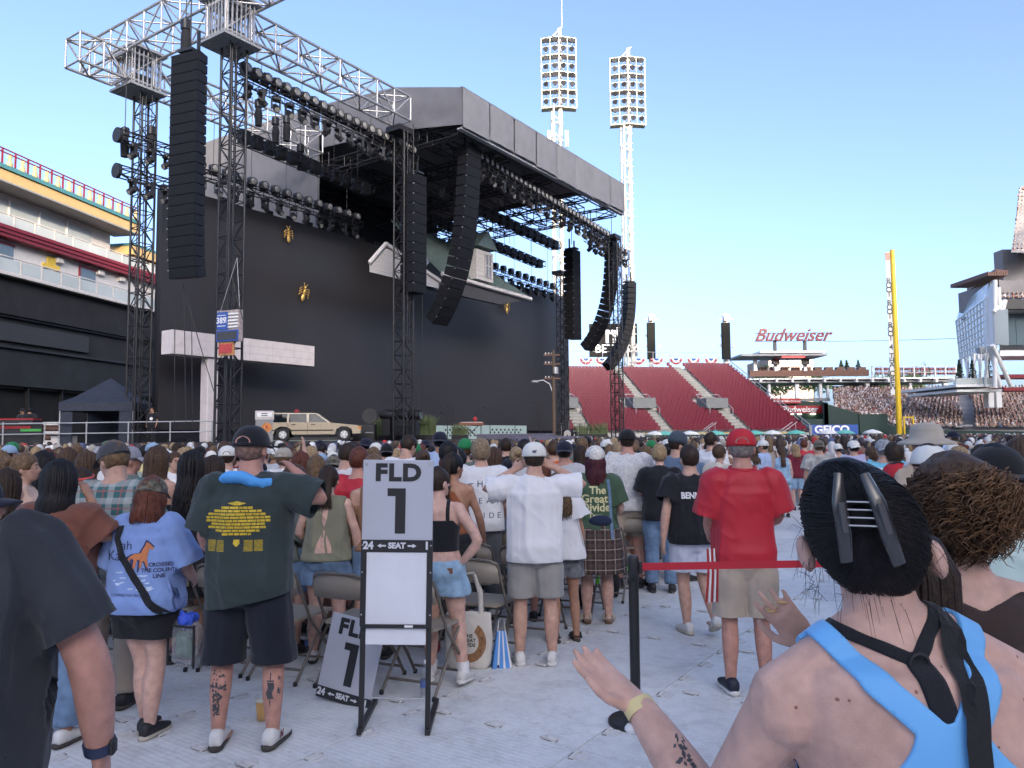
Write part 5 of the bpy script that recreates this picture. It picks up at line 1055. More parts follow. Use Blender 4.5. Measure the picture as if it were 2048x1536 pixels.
def shoes(p, parent, upper, sole, k, style='trainer'):
    for s_, leg in ((-1,p.legL),(1,p.legR)):
        a = leg[1]; yaw = Matrix.Rotation(-s_*.14,3,'Z'); pit = Matrix.Rotation(max(-.9,min(.9,(leg[1].z-.075)*-4.5)),3,'X')
        def tr(v): return (a+pit @ (yaw @ (Vector(v)+Vector((0,0,0)))))*k
        def foot(prof_, seg=14):
            R = []
            for y, w, zb, zt in prof_: R.append([tr((w*math.copysign(abs(math.cos(2*PI*j/seg))**.8,math.cos(2*PI*j/seg)), y, (zb+zt)/2+(zt-zb)/2*math.copysign(abs(math.sin(2*PI*j/seg))**.8,math.sin(2*PI*j/seg)))) for j in range(seg)])
            return MB().rings(R)
        z0 = -.075
        if style == 'sandal':
            o = foot([(-.072,.030,z0,z0+.028),(-.04,.040,z0,z0+.03),(.05,.043,z0,z0+.028),(.13,.047,z0,z0+.026),(.185,.036,z0,z0+.024)]).build('shoe', sole, parent)
            for y, zt in ((.02,.085),(.10,.062)): MB().path([tr((-.050,y,z0+.02)),tr((-.040,y,z0+zt-.01)),tr((0,y+.01,z0+zt)),tr((.040,y,z0+zt-.01)),tr((.050,y,z0+.02))], [(.020*k,.006*k)]*5, 6, up=(0,1,0)).build('strap', upper, o)
            MB().path([tr((-.045,-.02,z0+.05)),tr((-.03,-.06,z0+.06)),tr((0,-.072,z0+.06)),tr((.03,-.06,z0+.06)),tr((.045,-.02,z0+.05))], [(.012*k,.005*k)]*5, 6).build('strap', upper, o)
            continue
        o = foot([(-.078,.022,z0+.02,z0+.075),(-.066,.036,z0+.015,z0+.105),(-.03,.040,z0+.015,z0+.112),(.02,.041,z0+.015,z0+.105),(.07,.043,z0+.015,z0+.085),(.12,.046,z0+.015,z0+.066),(.165,.040,z0+.018,z0+.055),(.195,.022,z0+.022,z0+.045)]).build('shoe', upper, parent)
        foot([(-.088,.026,z0+.002,z0+.034),(-.06,.042,z0,z0+.034),(0,.043,z0,z0+.030),(.08,.048,z0,z0+.028),(.15,.047,z0,z0+.026),(.19,.032,z0+.003,z0+.028),(.207,.014,z0+.012,z0+.028)]).build('sole', sole, o)
def hair_cap(p, m, parent, nape=1.575, thick=.012, front=.055, k=1., amp=.006, f=30., name='hair', hairline=1.69):
    mb = MB().ell((0,-.006,1.658),(.078+thick,.096+thick,.100+thick),22,16); v = np.array(mb.v)
    r = v-np.array([0,0,1.64]); face = np.clip((v[:,1]-front)/.03,0,1)*np.clip((hairline-v[:,2])/.02,0,1); low = np.clip((nape-v[:,2])/.02,0,1); side = np.clip((1.625-v[:,2])/.015,0,1)*np.clip((v[:,1]+.01)/.02,0,1)
    kk = 1-.28*np.maximum(np.maximum(face,low),side); v = np.array([0,0,1.64])+r*kk[:,None]
    n_ = vnoise(np.column_stack((v[:,0]*f,v[:,1]*f,v[:,2]*f*.4))+3); v += (r/np.linalg.norm(r,axis=1)[:,None])*((n_-.5)*2*amp)[:,None]
    mb.v = [tuple(p.Hd(q)*k) for q in v]; return mb.build(name, m, parent)
def hair_long(p, m, parent, length=.35, n=60, k=1., curl=.0, seed=1, spread=1., r0=.013, back=.10, name='hair_lengths', side=1., wave=14, shoulder=1, top=True):
    rg = random.Random(seed); mb = MB()
    for i in range(n):
        a = rg.uniform(-1,1)*1.75*side; st = Vector((math.sin(a)*.082, -math.cos(a)*.098-.004, 1.655+rg.uniform(-.03,.06)*math.cos(a*.5)))
        ln = length*rg.uniform(.8,1.05); e_ = 1+.10*rg.random(); pts = [p.Hd((st.x*.12, -.01, 1.777)), p.Hd((st.x*.74*e_, st.y*.70*e_, 1.748)), p.Hd((st.x*1.10*e_, st.y*1.08*e_, 1.685)), p.Hd((st.x*1.12*e_, st.y*1.10*e_, 1.60))]
        if not top: pts[0] = p.Hd((st.x*.9, st.y*.9, 1.66)); pts[1] = p.Hd((st.x*.98, st.y*.98, 1.65)); pts[2] = p.Hd((st.x*1.06*e_, st.y*1.04*e_, 1.635))
        ph = rg.uniform(0,6.28); base = p.Hd((st.x*1.1, st.y*1.08, 1.57))
        bx = Vector((base.x*1.02*spread+math.sin(a)*.02, min(base.y, -.02)-.02, 0)); m_ = 7
        for q in range(1,m_+1):
            f_ = q/m_; z = base.z-ln*f_; yb = -back*min(1,f_*2.2)*(.6+.4*math.cos(a)) if shoulder else 0
            pts.append(Vector((base.x+(bx.x-base.x)*f_+curl*math.sin(ph+f_*wave)*f_, base.y+yb*.55+curl*math.cos(ph+f_*wave)*.7*f_, z)))
        r = r0*rg.uniform(.35,1.0); rs = [r*.5,r,r,r]+[r*(1-.55*q/m_) for q in range(1,m_)]+[r*.15]
        mb.path([v*k for v in pts], [(x*k*1.2,x*k*.75) for x in rs], 5, caps=False)
    return mb.build(name, m, parent)
def cap_hat(p, m, parent, k=1., brim='front', open_m=None, brim_m=None, tilt=0., snap=True):
    s_ = 1 if brim == 'front' else -1; R0 = Matrix.Rotation(tilt,3,'X')
    def tr(v): v = Vector(v); v = R0 @ (v-Vector((0,0,1.66)))+Vector((0,0,1.66)); return p.Hd(v)*k
    R = []
    for i in range(9):
        a = i/8*PI/2; R.append([tr((.094*math.cos(a)**.8*math.cos(2*PI*j/20) if i < 8 else .004*math.cos(2*PI*j/20), -.004+(.112*math.cos(a)**.8 if i < 8 else .004)*math.sin(2*PI*j/20), 1.662+.100*math.sin(a))) for j in range(20)])
    R.insert(0, [tr((.093*math.cos(2*PI*j/20), -.004+.111*math.sin(2*PI*j/20), 1.650)) for j in range(20)])
    crown = MB().rings(R).build('cap', m, parent)
    b = MB(); U, D_ = [], []
    for i in range(4):
        for j in range(11):
            a = (j/10-.5)*2.3; r_ = 1+i/3*.72*math.cos(a*.62); x = .091*math.sin(a)*(1+.10*i/3); y = s_*(.108*math.cos(a)*1.0+.075*(i/3)*math.cos(a*.68)); z = 1.660-.012*(i/3)-.028*(abs(math.sin(a))**2)*(i/3)
            U.append(tr((x,y-.004,z+.003))); D_.append(tr((x,y-.004,z-.003)))
    n_ = len(U); fs = [(i*11+j,i*11+j+1,(i+1)*11+j+1,(i+1)*11+j) for i in range(3) for j in range(10)]
    rim = [*range(33,44)]; b.add(U+D_, fs+[tuple(reversed([q+n_ for q in f])) for f in fs]+[(rim[j],rim[j+1],rim[j+1]+n_,rim[j]+n_) for j in range(10)], True); b.build('brim', brim_m or m, crown)
    if snap and open_m is not None:
        o = MB(); ring = []
        for j in range(9): a = PI*j/8; ring.append((.042*math.cos(a), 1.668+.036*math.sin(a)))
        def surf(x, z): c = max(.0, 1-((z-1.662)/.1)**2)**.5; return -s_*(.1135*(max(0,c**2*1-(x/.094)**2))**.5)-.004
        o.add([tr((x, surf(x,z)-s_*.002, z)) for x, z in ring], [tuple(range(9))]); o.build('opening', open_m, crown)
        MB().path([tr((x, surf(x,1.664)-s_*.004, 1.662)) for x in (-.05,-.025,0,.025,.05)], [(.007*k,.003*k)]*5, 6, up=(0,1,0)).build('strap', brim_m or m, crown)
    MB().ell(tr((0,-.004,1.763)),(.008*k,.008*k,.005*k),8,4).build('button', m, crown)
    return crown
def open_hem(me, planes):                                 # cut garments off cleanly at hem and sleeve ends
    v, n = mesh_np(me); hit = np.zeros(len(v), bool)
    for pt, dr, rad, *ex in planes:
        pt = np.array(pt); dr = np.array(Vector(dr).normalized()); w = v-pt; t = w @ dr; sel = t > 0
        if rad: sel &= np.linalg.norm(w-np.outer(t, dr), axis=1) < rad
        if ex: sel &= ex[0](v)
        v[sel] -= np.outer(t[sel], dr); hit |= sel
    me.vertices.foreach_set('co', v.ravel()); bm = bmesh.new(); bm.from_mesh(me); bm.verts.ensure_lookup_table()
    bmesh.ops.delete(bm, geom=[f for f in bm.faces if all(hit[q.index] for q in f.verts)], context='FACES'); bm.to_mesh(me); bm.free(); me.update(); return me
def person(label, loc, rz, group=None): return thing('person', label, 'person', loc, rz, group)
def finish(me, name, m, parent, k=1.):
    if k != 1.:
        v, n = mesh_np(me); me.vertices.foreach_set('co', (v*k).ravel()); me.update()
    me.materials.clear(); me.materials.append(m); me.name = name; return obj(name, me, parent)
def sheet_on(ob_list, name, me, m, parent, off=.003, axis=Vector((0,1,0)), maxlen=.02):  # lay flat lettering (x, z at y=-1) onto a garment by projecting along axis
    bvhs = []
    for ob in ob_list:
        v = [w.co.copy() for w in ob.data.vertices]; bvhs.append(BVHTree.FromPolygons(v, [tuple(q.vertices) for q in ob.data.polygons]))
    bm = bmesh.new(); bm.from_mesh(me); bmesh.ops.triangulate(bm, faces=bm.faces)
    for _ in range(4):
        es = [e for e in bm.edges if e.calc_length() > maxlen]
        if not es: break
        bmesh.ops.subdivide_edges(bm, edges=es, cuts=1); bmesh.ops.triangulate(bm, faces=bm.faces)
    dead = []
    for v in bm.verts:
        best = None
        for t in bvhs:
            h = t.ray_cast(v.co-axis*3, axis)
            if h[0] is not None and (best is None or h[3] < best[1]): best = (h[0], h[3])
        if best is None: dead.append(v)
        else: v.co = best[0]-axis*off
    bmesh.ops.delete(bm, geom=dead, context='VERTS'); new = bpy.data.meshes.new(name); bm.to_mesh(new); bm.free(); new.materials.append(m); return obj(name, new, parent)
def print_text(garments, txt, size, m, parent, x, z, tilt=0., **kw):      # printed on the back of a garment (local frame, seen from -y)
    me = text_mesh(txt, size, None, **kw); c, s_ = math.cos(tilt), math.sin(tilt)
    for v in me.vertices: a, b = v.co.x, v.co.y; v.co = (x+a*c-b*s_, 0, z+a*s_+b*c)
    return sheet_on(garments, 'print', me, m, parent)
def print_poly(garments, polys, m, parent, x, z, sc, name='print', off=.003, axis=Vector((0,1,0))):
    mb = MB()
    for P in polys: mb.add([(x+a*sc,0,z+b*sc) for a, b in P], [tuple(range(len(P)))])
    return sheet_on(garments, name, mb.mesh('w'), m, parent, off, axis)
def on_skin(body, name, mask, m, parent, off=.005, thick=True):           # close-fitting garment: the part of the body where mask(x,y,z) > 0, lifted off the skin
    me = body.data; v, n = mesh_np(me); mv = mask(v); F = [tuple(p.vertices) for p in me.polygons]; keep = [f for f in F if np.mean(mv[list(f)]) > 0]
    used = sorted({i for f in keep for i in f}); idx = {i: j for j, i in enumerate(used)}; V = v[used].copy(); Nn = n[used]; cnt = {}
    for f in keep:
        for a, b in zip(f, f[1:]+f[:1]): e = (min(a,b),max(a,b)); cnt[e] = cnt.get(e,0)+1
    bnd = np.array(sorted({idx[i] for e, c in cnt.items() if c == 1 for i in e}), dtype=int)
    if len(bnd):
        for _ in range(4):
            q = V[bnd]; g = np.zeros_like(q); m0 = mask(q); h = 1e-3
            for a in range(3): d = np.zeros(3); d[a] = h; g[:,a] = (mask(q+d)-m0)/h
            g -= Nn[bnd]*np.sum(g*Nn[bnd],axis=1)[:,None]; g2 = np.sum(g*g,axis=1)+1e-6; st = np.clip(m0/g2, -.02, .02)[:,None]*g; l = np.linalg.norm(st,axis=1)[:,None]; st *= np.minimum(1, .02/np.maximum(l,1e-9)); V[bnd] = q-st
    inner = V-Nn*.004; outer = V+Nn*off; k = len(V); faces = [tuple(idx[i] for i in f) for f in keep]
    new = bpy.data.meshes.new(name); fs = faces+[tuple(k+i for i in reversed(f)) for f in faces]
    fs += [(idx[b],idx[a],k+idx[a],k+idx[b]) for f in keep for a, b in zip(f, f[1:]+f[:1]) if cnt[(min(a,b),max(a,b))] == 1]
    new.from_pydata(np.vstack((outer,inner)).tolist(), [], fs); new.polygons.foreach_set('use_smooth', [True]*len(fs)); new.materials.append(m); new.update(); return obj(name, new, parent)
# ------------------------------------------------------------------ cloth and skin materials
def skin(name, c): return mat(name, c, .5, var=.17, scale=22, detail=9, bump=.16, bscale=260, sss=.12, spec=.35)
SK_P = skin('skin_pale', (.56,.35,.28)); SK_F = skin('skin_fair', (.50,.30,.225)); SK_T = skin('skin_tan', (.40,.215,.14)); SK_B = skin('skin_brown', (.26,.135,.085)); SK_R = skin('skin_ruddy', (.46,.24,.185))
def cloth(name, c, rough=.85, var=.10, sc=7, bump=.25, bs=260): return mat(name, c, rough, var=var, scale=sc, bump=bump, bscale=bs, sheen=.15, spec=.25)
def hairm(name, c): return mat(name, c, .58, var=.45, scale=40, spec=.3, bump=.2, bscale=160)
H_BLK = hairm('hair_black', (.008,.007,.008)); H_DBR = hairm('hair_dark_brown', (.028,.016,.010)); H_BRN = hairm('hair_brown', (.065,.036,.020)); H_LBR = hairm('hair_light_brown', (.13,.08,.042)); H_BLD = hairm('hair_blond', (.30,.21,.115)); H_RED = hairm('hair_auburn', (.10,.030,.016)); H_MAR = hairm('hair_maroon', (.055,.008,.014)); H_GRY = hairm('hair_grey', (.20,.18,.165))
C_WHT = cloth('white_cotton', (.70,.70,.71), var=.04); C_BLK = cloth('black_cotton', (.012,.013,.017)); C_CHAR = cloth('charcoal_cotton', (.030,.034,.042), var=.16, sc=4); C_GRN = cloth('dark_green_cotton', (.030,.044,.045)); C_NAVY = cloth('navy_twill', (.010,.013,.022)); C_SKY = cloth('periwinkle_cotton', (.20,.30,.58)); C_OLV = cloth('olive_crepe', (.20,.195,.135)); C_DEN = cloth('denim', (.14,.22,.34), var=.25, sc=14); C_LDEN = cloth('light_denim', (.26,.40,.54), var=.25, sc=14); C_KHA = cloth('khaki_twill', (.40,.335,.27)); C_GSH = cloth('grey_twill', (.30,.29,.275)); C_RED = mat('red_polo', (.42,.008,.022), .6, var=.06, scale=6, sheen=.1); C_BRN = cloth('rust_brown_cotton', (.16,.062,.042)); C_TAN = cloth('tan_linen', (.26,.145,.085), bump=.4, bs=160); C_CRM = cloth('cream_cotton', (.60,.54,.45)); C_ORG = cloth('burnt_orange_knit', (.30,.10,.045)); C_TEE = cloth('forest_tee', (.055,.10,.060)); C_SAGE = cloth('sage_cotton', (.30,.34,.29)); C_PUR = cloth('lilac_check', (.28,.12,.24)); C_BLUG = cloth('slate_blue_cotton', (.12,.17,.25)); C_LBL = cloth('pale_blue_cotton', (.36,.46,.66)); C_AQU = cloth('aqua_cotton', (.16,.46,.62)); C_MARN = cloth('maroon_cotton', (.14,.015,.030)); C_MINT = cloth('mint_jersey', (.46,.58,.54)); C_BTK = cloth('dark_brown_rib', (.045,.030,.026)); C_TNK = mat('sky_blue_rib', (.14,.42,.78), .6, var=.06, scale=5, sheen=.2); C_YEL = cloth('pale_yellow', (.62,.52,.24)); C_ORA = cloth('orange_cotton', (.60,.12,.02)); C_PNK = cloth('dusty_pink', (.34,.19,.19)); C_TIE = cloth('grey_tie_dye', (.34,.33,.31), var=.4, sc=9); C_WSH = cloth('acid_wash_black', (.13,.135,.15), var=.7, sc=12); C_FLOR = cloth('black_floral', (.02,.02,.022), var=.6, sc=50)
def plaid(name, base, stripe, lines, sc=11.):
    m = bpy.data.materials.new(name); m.use_nodes = True; nt = m.node_tree; L = nt.links; b = nt.nodes['Principled BSDF']; b.inputs['Roughness'].default_value = .85; MATS[name] = m
    tc = nt.nodes.new('ShaderNodeTexCoord'); sp_ = nt.nodes.new('ShaderNodeSeparateXYZ'); L.new(tc.outputs['Object'], sp_.inputs[0]); cur = None
    def stripes(sock, f, ph, w):
        a = nt.nodes.new('ShaderNodeMath'); a.operation = 'MULTIPLY_ADD'; a.inputs[1].default_value = f; a.inputs[2].default_value = ph; L.new(sock, a.inputs[0])
        c = nt.nodes.new('ShaderNodeMath'); c.operation = 'FRACT'; L.new(a.outputs[0], c.inputs[0]); d = nt.nodes.new('ShaderNodeMath'); d.operation = 'LESS_THAN'; d.inputs[1].default_value = w; L.new(c.outputs[0], d.inputs[0]); return d.outputs[0]
    prev = None
    def over(fac_sock, col, k):
        nonlocal prev
        mx = nt.nodes.new('ShaderNodeMix'); mx.data_type = 'RGBA'; f = nt.nodes.new('ShaderNodeMath'); f.operation = 'MULTIPLY'; f.inputs[1].default_value = k; L.new(fac_sock, f.inputs[0]); L.new(f.outputs[0], mx.inputs[0]); mx.inputs[7].default_value = (*col,1)
        if prev is None: mx.inputs[6].default_value = (*base,1)
        else: L.new(prev, mx.inputs[6])
        prev = mx.outputs[2]
    for axis in ('X','Z'):
        over(stripes(sp_.outputs[axis], sc, 10., .36), stripe, .42); over(stripes(sp_.outputs[axis], sc, 10.3, .10), lines, .6)
    L.new(prev, b.inputs['Base Color']); return m
C_PLD = plaid('teal_plaid', (.035,.12,.125), (.50,.50,.48), (.32,.10,.10), 9.); C_SKT = plaid('brown_tartan', (.035,.020,.022), (.10,.070,.055), (.40,.33,.27), 11.)
C_CAMO = cloth('camouflage_twill', (.12,.11,.085), var=.75, sc=32)
S_WHT = mat('white_shoe', (.62,.61,.59), .55, var=.06, scale=30); S_BLK = mat('black_shoe', (.015,.015,.017), .6); S_SOLE = mat('dark_sole', (.05,.045,.04), .8); S_GUM = mat('cream_sole', (.45,.41,.34), .7)
# ================================================================== people near the camera
def stand(label, px, d, rz, group=None):
    return person(label, (PX(px,872,d).x, d, 0), rz, group)
def body(p, r, sk, vox=.010, hands=None, armr=1., legr=1., it=2, feet=True): return finish(fuse(scale_mb(body_mb(p, armr, legr, hands, feet), p.k), vox, it), 'body', sk, r)
def tee(p, r, m, name='shirt', amp=.013, vox=.013, seed=0., **k):
    me = folds(fuse(scale_mb(shirt_mb(p, **k), p.k), vox, 3), amp, seed=seed); tilt = k.get('hemtilt', 0.)*.25/.25*(1.1-k.get('hem',.86))/.25 if abs(k.get('hemtilt',0.)) < .3 else None; pl = []
    if tilt is not None: pl.append((Vector((0,0,k.get('hem',.86)+.014))*p.k, Vector((tilt,0,-1)), None))
    s_ = k.get('sleeve', .55)
    TW = prof(p.P,1.30)[0]*p.fat*max(1.,k.get('drape',.85))+k.get('off',.016)+k.get('boxy',0.)+.012
    if 0 < s_ <= .6:
        for sh, arm in ((p.shL,p.armL),(p.shR,p.armR)): a_, e_ = p.T(sh)*p.k, p.T(arm[0])*p.k; d_ = (e_-a_).normalized(); end = a_.lerp(e_, min(1, s_/.55)); pl.append((end-d_*.016, d_, .15*(.6+.4*p.fat), lambda v: np.abs(v[:,0]/p.k-p.side*np.maximum(0,v[:,2]/p.k-.95)) > TW))
    return finish(open_hem(me, pl), name, m, r)
def shorts(p, r, m, name='shorts', amp=.008, vox=.013, seed=3., **k):
    me = folds(fuse(scale_mb(legs_mb(p, **k), p.k), vox, 3), amp, seed=seed); pl = []; hem = k.get('hem', .50)
    if hem > .3 and min(p.legL[1].z, p.legR[1].z) > .05:
        pl.append((Vector((0,0,hem+.016))*p.k, Vector((0,0,-1)), None))
    return finish(open_hem(me, pl) if pl else me, name, m, r)
def skirt(p, r, m, name='skirt', amp=.010, vox=.013, seed=5., **k): return finish(open_hem(folds(fuse(scale_mb(skirt_mb(p, **k), p.k), vox, 3), amp, f=16., zs=.12, seed=seed), [(Vector((0,0,k.get('hem',.55)+.014))*p.k, Vector((0,0,-1)), None)]), name, m, r)
def cam_label(s): return s
# ---- tall person in a dark green tour shirt, drinking
p = Pose(1.82, 1.09, 'm', armR=((.42,-.02,1.33),(.20,.17,1.50)), armL=((-.255,-.02,1.14),(-.22,.16,.99)), stance=.135, head=(-.12,-.03))
r = stand('large person in dark green printed T-shirt and black cap drinking from a cup', 503, 4.55, 0.02)
body(p, r, SK_R, .010, {1: dict(pn=(-.6,.3,-.2), curl=.7)})
sh = tee(p, r, C_GRN, hem=.775, sleeve=.50, drape=1.06, boxy=.018, sl_off=.024, seed=1., hemtilt=.16, amp=.015); shorts(p, r, C_NAVY, hem=.44, flare=.035, off=.022)
shoes(p, r, S_WHT, S_SOLE, p.k); cap_hat(p, C_BLK, r, p.k, open_m=SK_R); hair_cap(p, hairm('hair_cropped', (.20,.12,.09)), r, k=p.k, thick=.002, amp=.001)
tw = MB(); ring = [p.T((.125*math.cos(a)*1.05, .095*math.sin(a)-.03, 1.475+.018*math.sin(a*2)-.03*abs(math.cos(a))))*p.k for a in [2*PI*i/24 for i in range(25)]]; tw.path(ring, [(.040,.030)]*25, 10); finish(folds(fuse(tw, .009, 2), .006, f=18), 'towel', mat('blue_towel', (.09,.36,.78), .9, bump=.4, bscale=200), r)
G_PR = mat('yellow_print', (.55,.40,.03), .7, var=.25, scale=60); rg = random.Random(2); br = []
for j in range(9):
    w_ = [.5,.75,.95,1.0,1.0,.85,.95,.7,.45][j]; x = -w_
    while x < w_-.1:
        l = rg.uniform(.12,.3); br.append([(x,.4-j*.1),(min(x+l,w_)-.02,.4-j*.1),(min(x+l,w_)-.02,.33-j*.1),(x,.33-j*.1)]); x += l
for j in range(10):
    for q in (-.8,-.5,.35,.65): br.append([(q-.13,-.62-j*.035),(q+.13,-.62-j*.035),(q+.13,-.635-j*.035),(q-.13,-.635-j*.035)])
br.append([(-.09,-.6),(.09,-.6),(.1,-.72),(0,-.82),(-.1,-.72)]); br.append([(-.3,.5),(0,.56),(.3,.5),(.1,.44),(-.1,.44)])
tag(print_poly([sh], br, G_PR, r, -.02, 1.30, .185), None, None, None, 'stuff')
TATT = mat('tattoo_ink', (.055,.055,.062), .6, var=.3, scale=60); BODY = r.children[0]
tl = []
for j in range(95):
    a = rg.random()**.8; w_ = .17*math.sin(min(1,a*1.25+.15)*PI*.9)+.02; x = rg.uniform(-w_,w_)-.03; z = -a*1.05; n5 = rg.randint(4,6); r5 = rg.uniform(.012,.034); tl.append([(x+r5*rg.uniform(.6,1.5)*math.cos(2*PI*q/n5), z+r5*rg.uniform(.6,1.9)*math.sin(2*PI*q/n5)) for q in range(n5)])
tag(print_poly([BODY], tl, TATT, r, -.145, .44, .24, 'tattoo', .0015), None, None, None, 'stuff')
tl = [[(-.02,0),(.02,0),(.015,-.2),(-.015,-.2)],[(-.1,-.2),(.1,-.2),(.1,-.24),(-.1,-.24)],[(-.09,-.26),(.1,-.26),(.12,-.4),(.06,-.55),(.1,-.7),(-.06,-.72),(-.12,-.55),(-.06,-.4)],[(-.02,-.74),(.03,-.74),(.0,-.95)],[(.2,-.1),(.28,-.12),(.26,-.25),(.2,-.2)],[(.2,-.4),(.27,-.42),(.25,-.6),(.19,-.55)]]
print_poly([BODY], tl, TATT, r, .15, .42, .20, 'tattoo', .0015)
for s_ in (0,): put_text('logo', 'N', .05, C_MARN, r, (.205,-.02,.065), (.15,1,0), (0,0,1), bold=.004, shear=.3)
cup0 = thing('plastic_cup', 'clear plastic cup held to the mouth of the drinker', 'cup', r.location+Vector((.06,.20,1.50)), 0); MB().lathe([(.030,0),(.042,.10)],14,caps=False).build('cup_wall', mat('clear_plastic', (.75,.77,.78), .1, var=0, alpha=.14), cup0); cup0.rotation_euler = (-.9,0,0)
# ---- short person in periwinkle shirt with camouflage cap
p = Pose(1.52, 1.24, 'f', armR=((.275,.02,1.12),(.22,.22,1.02)), armL=((-.275,.0,1.12),(-.23,.20,1.02)), stance=.06, head=(.05,-.22), legR=((.07,.02,.49),(.06,-.03,.075)), legL=((-.04,.05,.49),(-.02,.06,.075)))
r = stand('short person in periwinkle horse-print T-shirt and camouflage cap with crossbody bag', 302, 4.70, -.10)
body(p, r, SK_P, .010); sh = tee(p, r, C_SKY, hem=.84, sleeve=.52, drape=1.08, boxy=.03, sl_off=.035, seed=7., amp=.015); st = shorts(p, r, C_BLK, hem=.66, flare=.03, off=.03)
shoes(p, r, S_BLK, S_GUM, p.k); cap_hat(p, C_CAMO, r, p.k, open_m=H_RED, brim_m=C_CAMO); hair_cap(p, H_RED, r, k=p.k); hair_long(p, H_RED, r, .13, 260, p.k, .004, r0=.008, back=.05, top=False)
INK = mat('navy_print', (.03,.035,.10), .7); 
print_text([sh], 'ah', .075, INK, r, -.045, 1.135); print_text([sh], 'Ka', .085, INK, r, -.125, 1.075); print_text([sh], 'I CROSSED', .030, INK, r, .15, 1.025, bold=.001); print_text([sh], 'THE COUNTY', .030, INK, r, .15, .993, bold=.001); print_text([sh], 'LINE', .030, INK, r, .15, .960, bold=.001); print_text([sh], 'I CARRIED NO BAGS', .022, INK, r, -.02, .855)
horse = [(-.55,-.5),(-.5,0),(-.62,.1),(-.9,-.12),(-1,-.3),(-.82,.15),(-.5,.35),(-.1,.42),(.1,.8),(.2,1.05),(.32,1.0),(.62,.72),(.58,.62),(.4,.68),(.35,.5),(.3,.1),(.38,-.4),(.3,-.42),(.15,-.05),(.05,-.05),(-.05,-.5),(-.14,-.5),(-.12,0),(-.3,.02),(-.42,-.5)]
print_poly([sh], [horse], INK, r, .045, 1.045, .118); print_poly([sh], [[(x*.86,y*.86) for x, y in horse]], mat('orange_print', (.50,.17,.06), .7, var=.2, scale=40), r, .055, 1.053, .112, off=.0045)
sp_ = []
for j in range(22): x = rg.uniform(-1,.7); y = rg.uniform(-.5,.3); w_ = rg.uniform(.15,.4); sp_.append([(x,y),(x+w_,y+.02),(x+w_*.8,y-.04),(x+.05,y-.05)])
tag(print_poly([sh], sp_, mat('pale_print', (.50,.60,.75), .7), r, .0, .945, .13, off=.002), None, None, None, 'stuff')
def strap_on(garments, pts, w, m, parent, name='strap', off=.008):
    mb = MB(); n = len(pts); L_ = []
    for i, (x, z) in enumerate(pts):
        a, b = pts[max(0,i-1)], pts[min(n-1,i+1)]; t = Vector((b[0]-a[0],b[1]-a[1])).normalized(); L_ += [(x-t.y*w/2,0,z+t.x*w/2),(x+t.y*w/2,0,z-t.x*w/2)]
    mb.add(L_, [(2*i,2*i+1,2*i+3,2*i+2) for i in range(n-1)]); return sheet_on(garments, name, mb.mesh('w'), m, parent, off)
strap_on([sh,st], [(-.115,1.245),(-.105,1.17),(-.07,1.08),(.02,.95),(.11,.84),(.19,.74),(.215,.70)], .042, C_BLK, r, 'bag_strap')
bag = thing('clear_bag', 'clear plastic crossbody bag hanging at the hip of the periwinkle shirt', 'bag', r.location+Vector((.27,-.06,.42)), -.4)
M_clear = mat('clear_vinyl', (.40,.43,.46), .12, var=.4, scale=20, alpha=.30)
MB().bev((0,0,.13),(.20,.09,.26),.03).build('pouch', M_clear, bag); MB().bev((-.02,.0,.12),(.12,.05,.15),.02).build('contents', mat('green_pack', (.07,.14,.09), .5, var=.5, scale=20), bag); finish(folds(fuse(MB().ell((.0,0,.275),(.06,.04,.035)), .006, 1), .02, f=26), 'blue_cloth', mat('royal_blue', (.04,.10,.60), .7), bag)
for x in (-.1,.1): MB().box((x,-.046,.13),(.012,.008,.25)).build('binding', C_BLK, bag)
MB().box((0,-.047,.24),(.2,.008,.012)).build('zip', C_BLK, bag)
# ---- very near person at the left edge
p = Pose(1.83, 1.28, 'm', armR=((.355,-.02,1.13),(.365,.04,.885)), armL=((-.33,-.03,1.12),(-.30,.12,.92)), stance=.13)
r = stand('big person in charcoal T-shirt with navy wristwatch at the left edge', -112, 2.0, .22)
body(p, r, SK_R, .009, armr=1.05); tee(p, r, C_CHAR, hem=.76, sleeve=.44, drape=1.03, boxy=.008, sl_off=.012, vox=.009, amp=.020, seed=12.); shorts(p, r, C_NAVY, hem=.45, flare=.03); shoes(p, r, S_BLK, S_SOLE, p.k); hair_cap(p, H_BRN, r, k=p.k)
wa = r.children[0]; wv = p.T(p.armR[1])*p.k; ev = p.T(p.armR[0])*p.k; dv = (wv-ev).normalized(); wc = wv-dv*.015
b = MB(); b.path([wc-dv*.014, wc+dv*.014], [.041,.039], 18); b.build('watch_strap', mat('navy_strap', (.02,.03,.075), .6), r); MB().bev(wc+Vector((.036,-.012,0)), (.016,.036,.04), .005).build('watch_case', S_BLK, r)
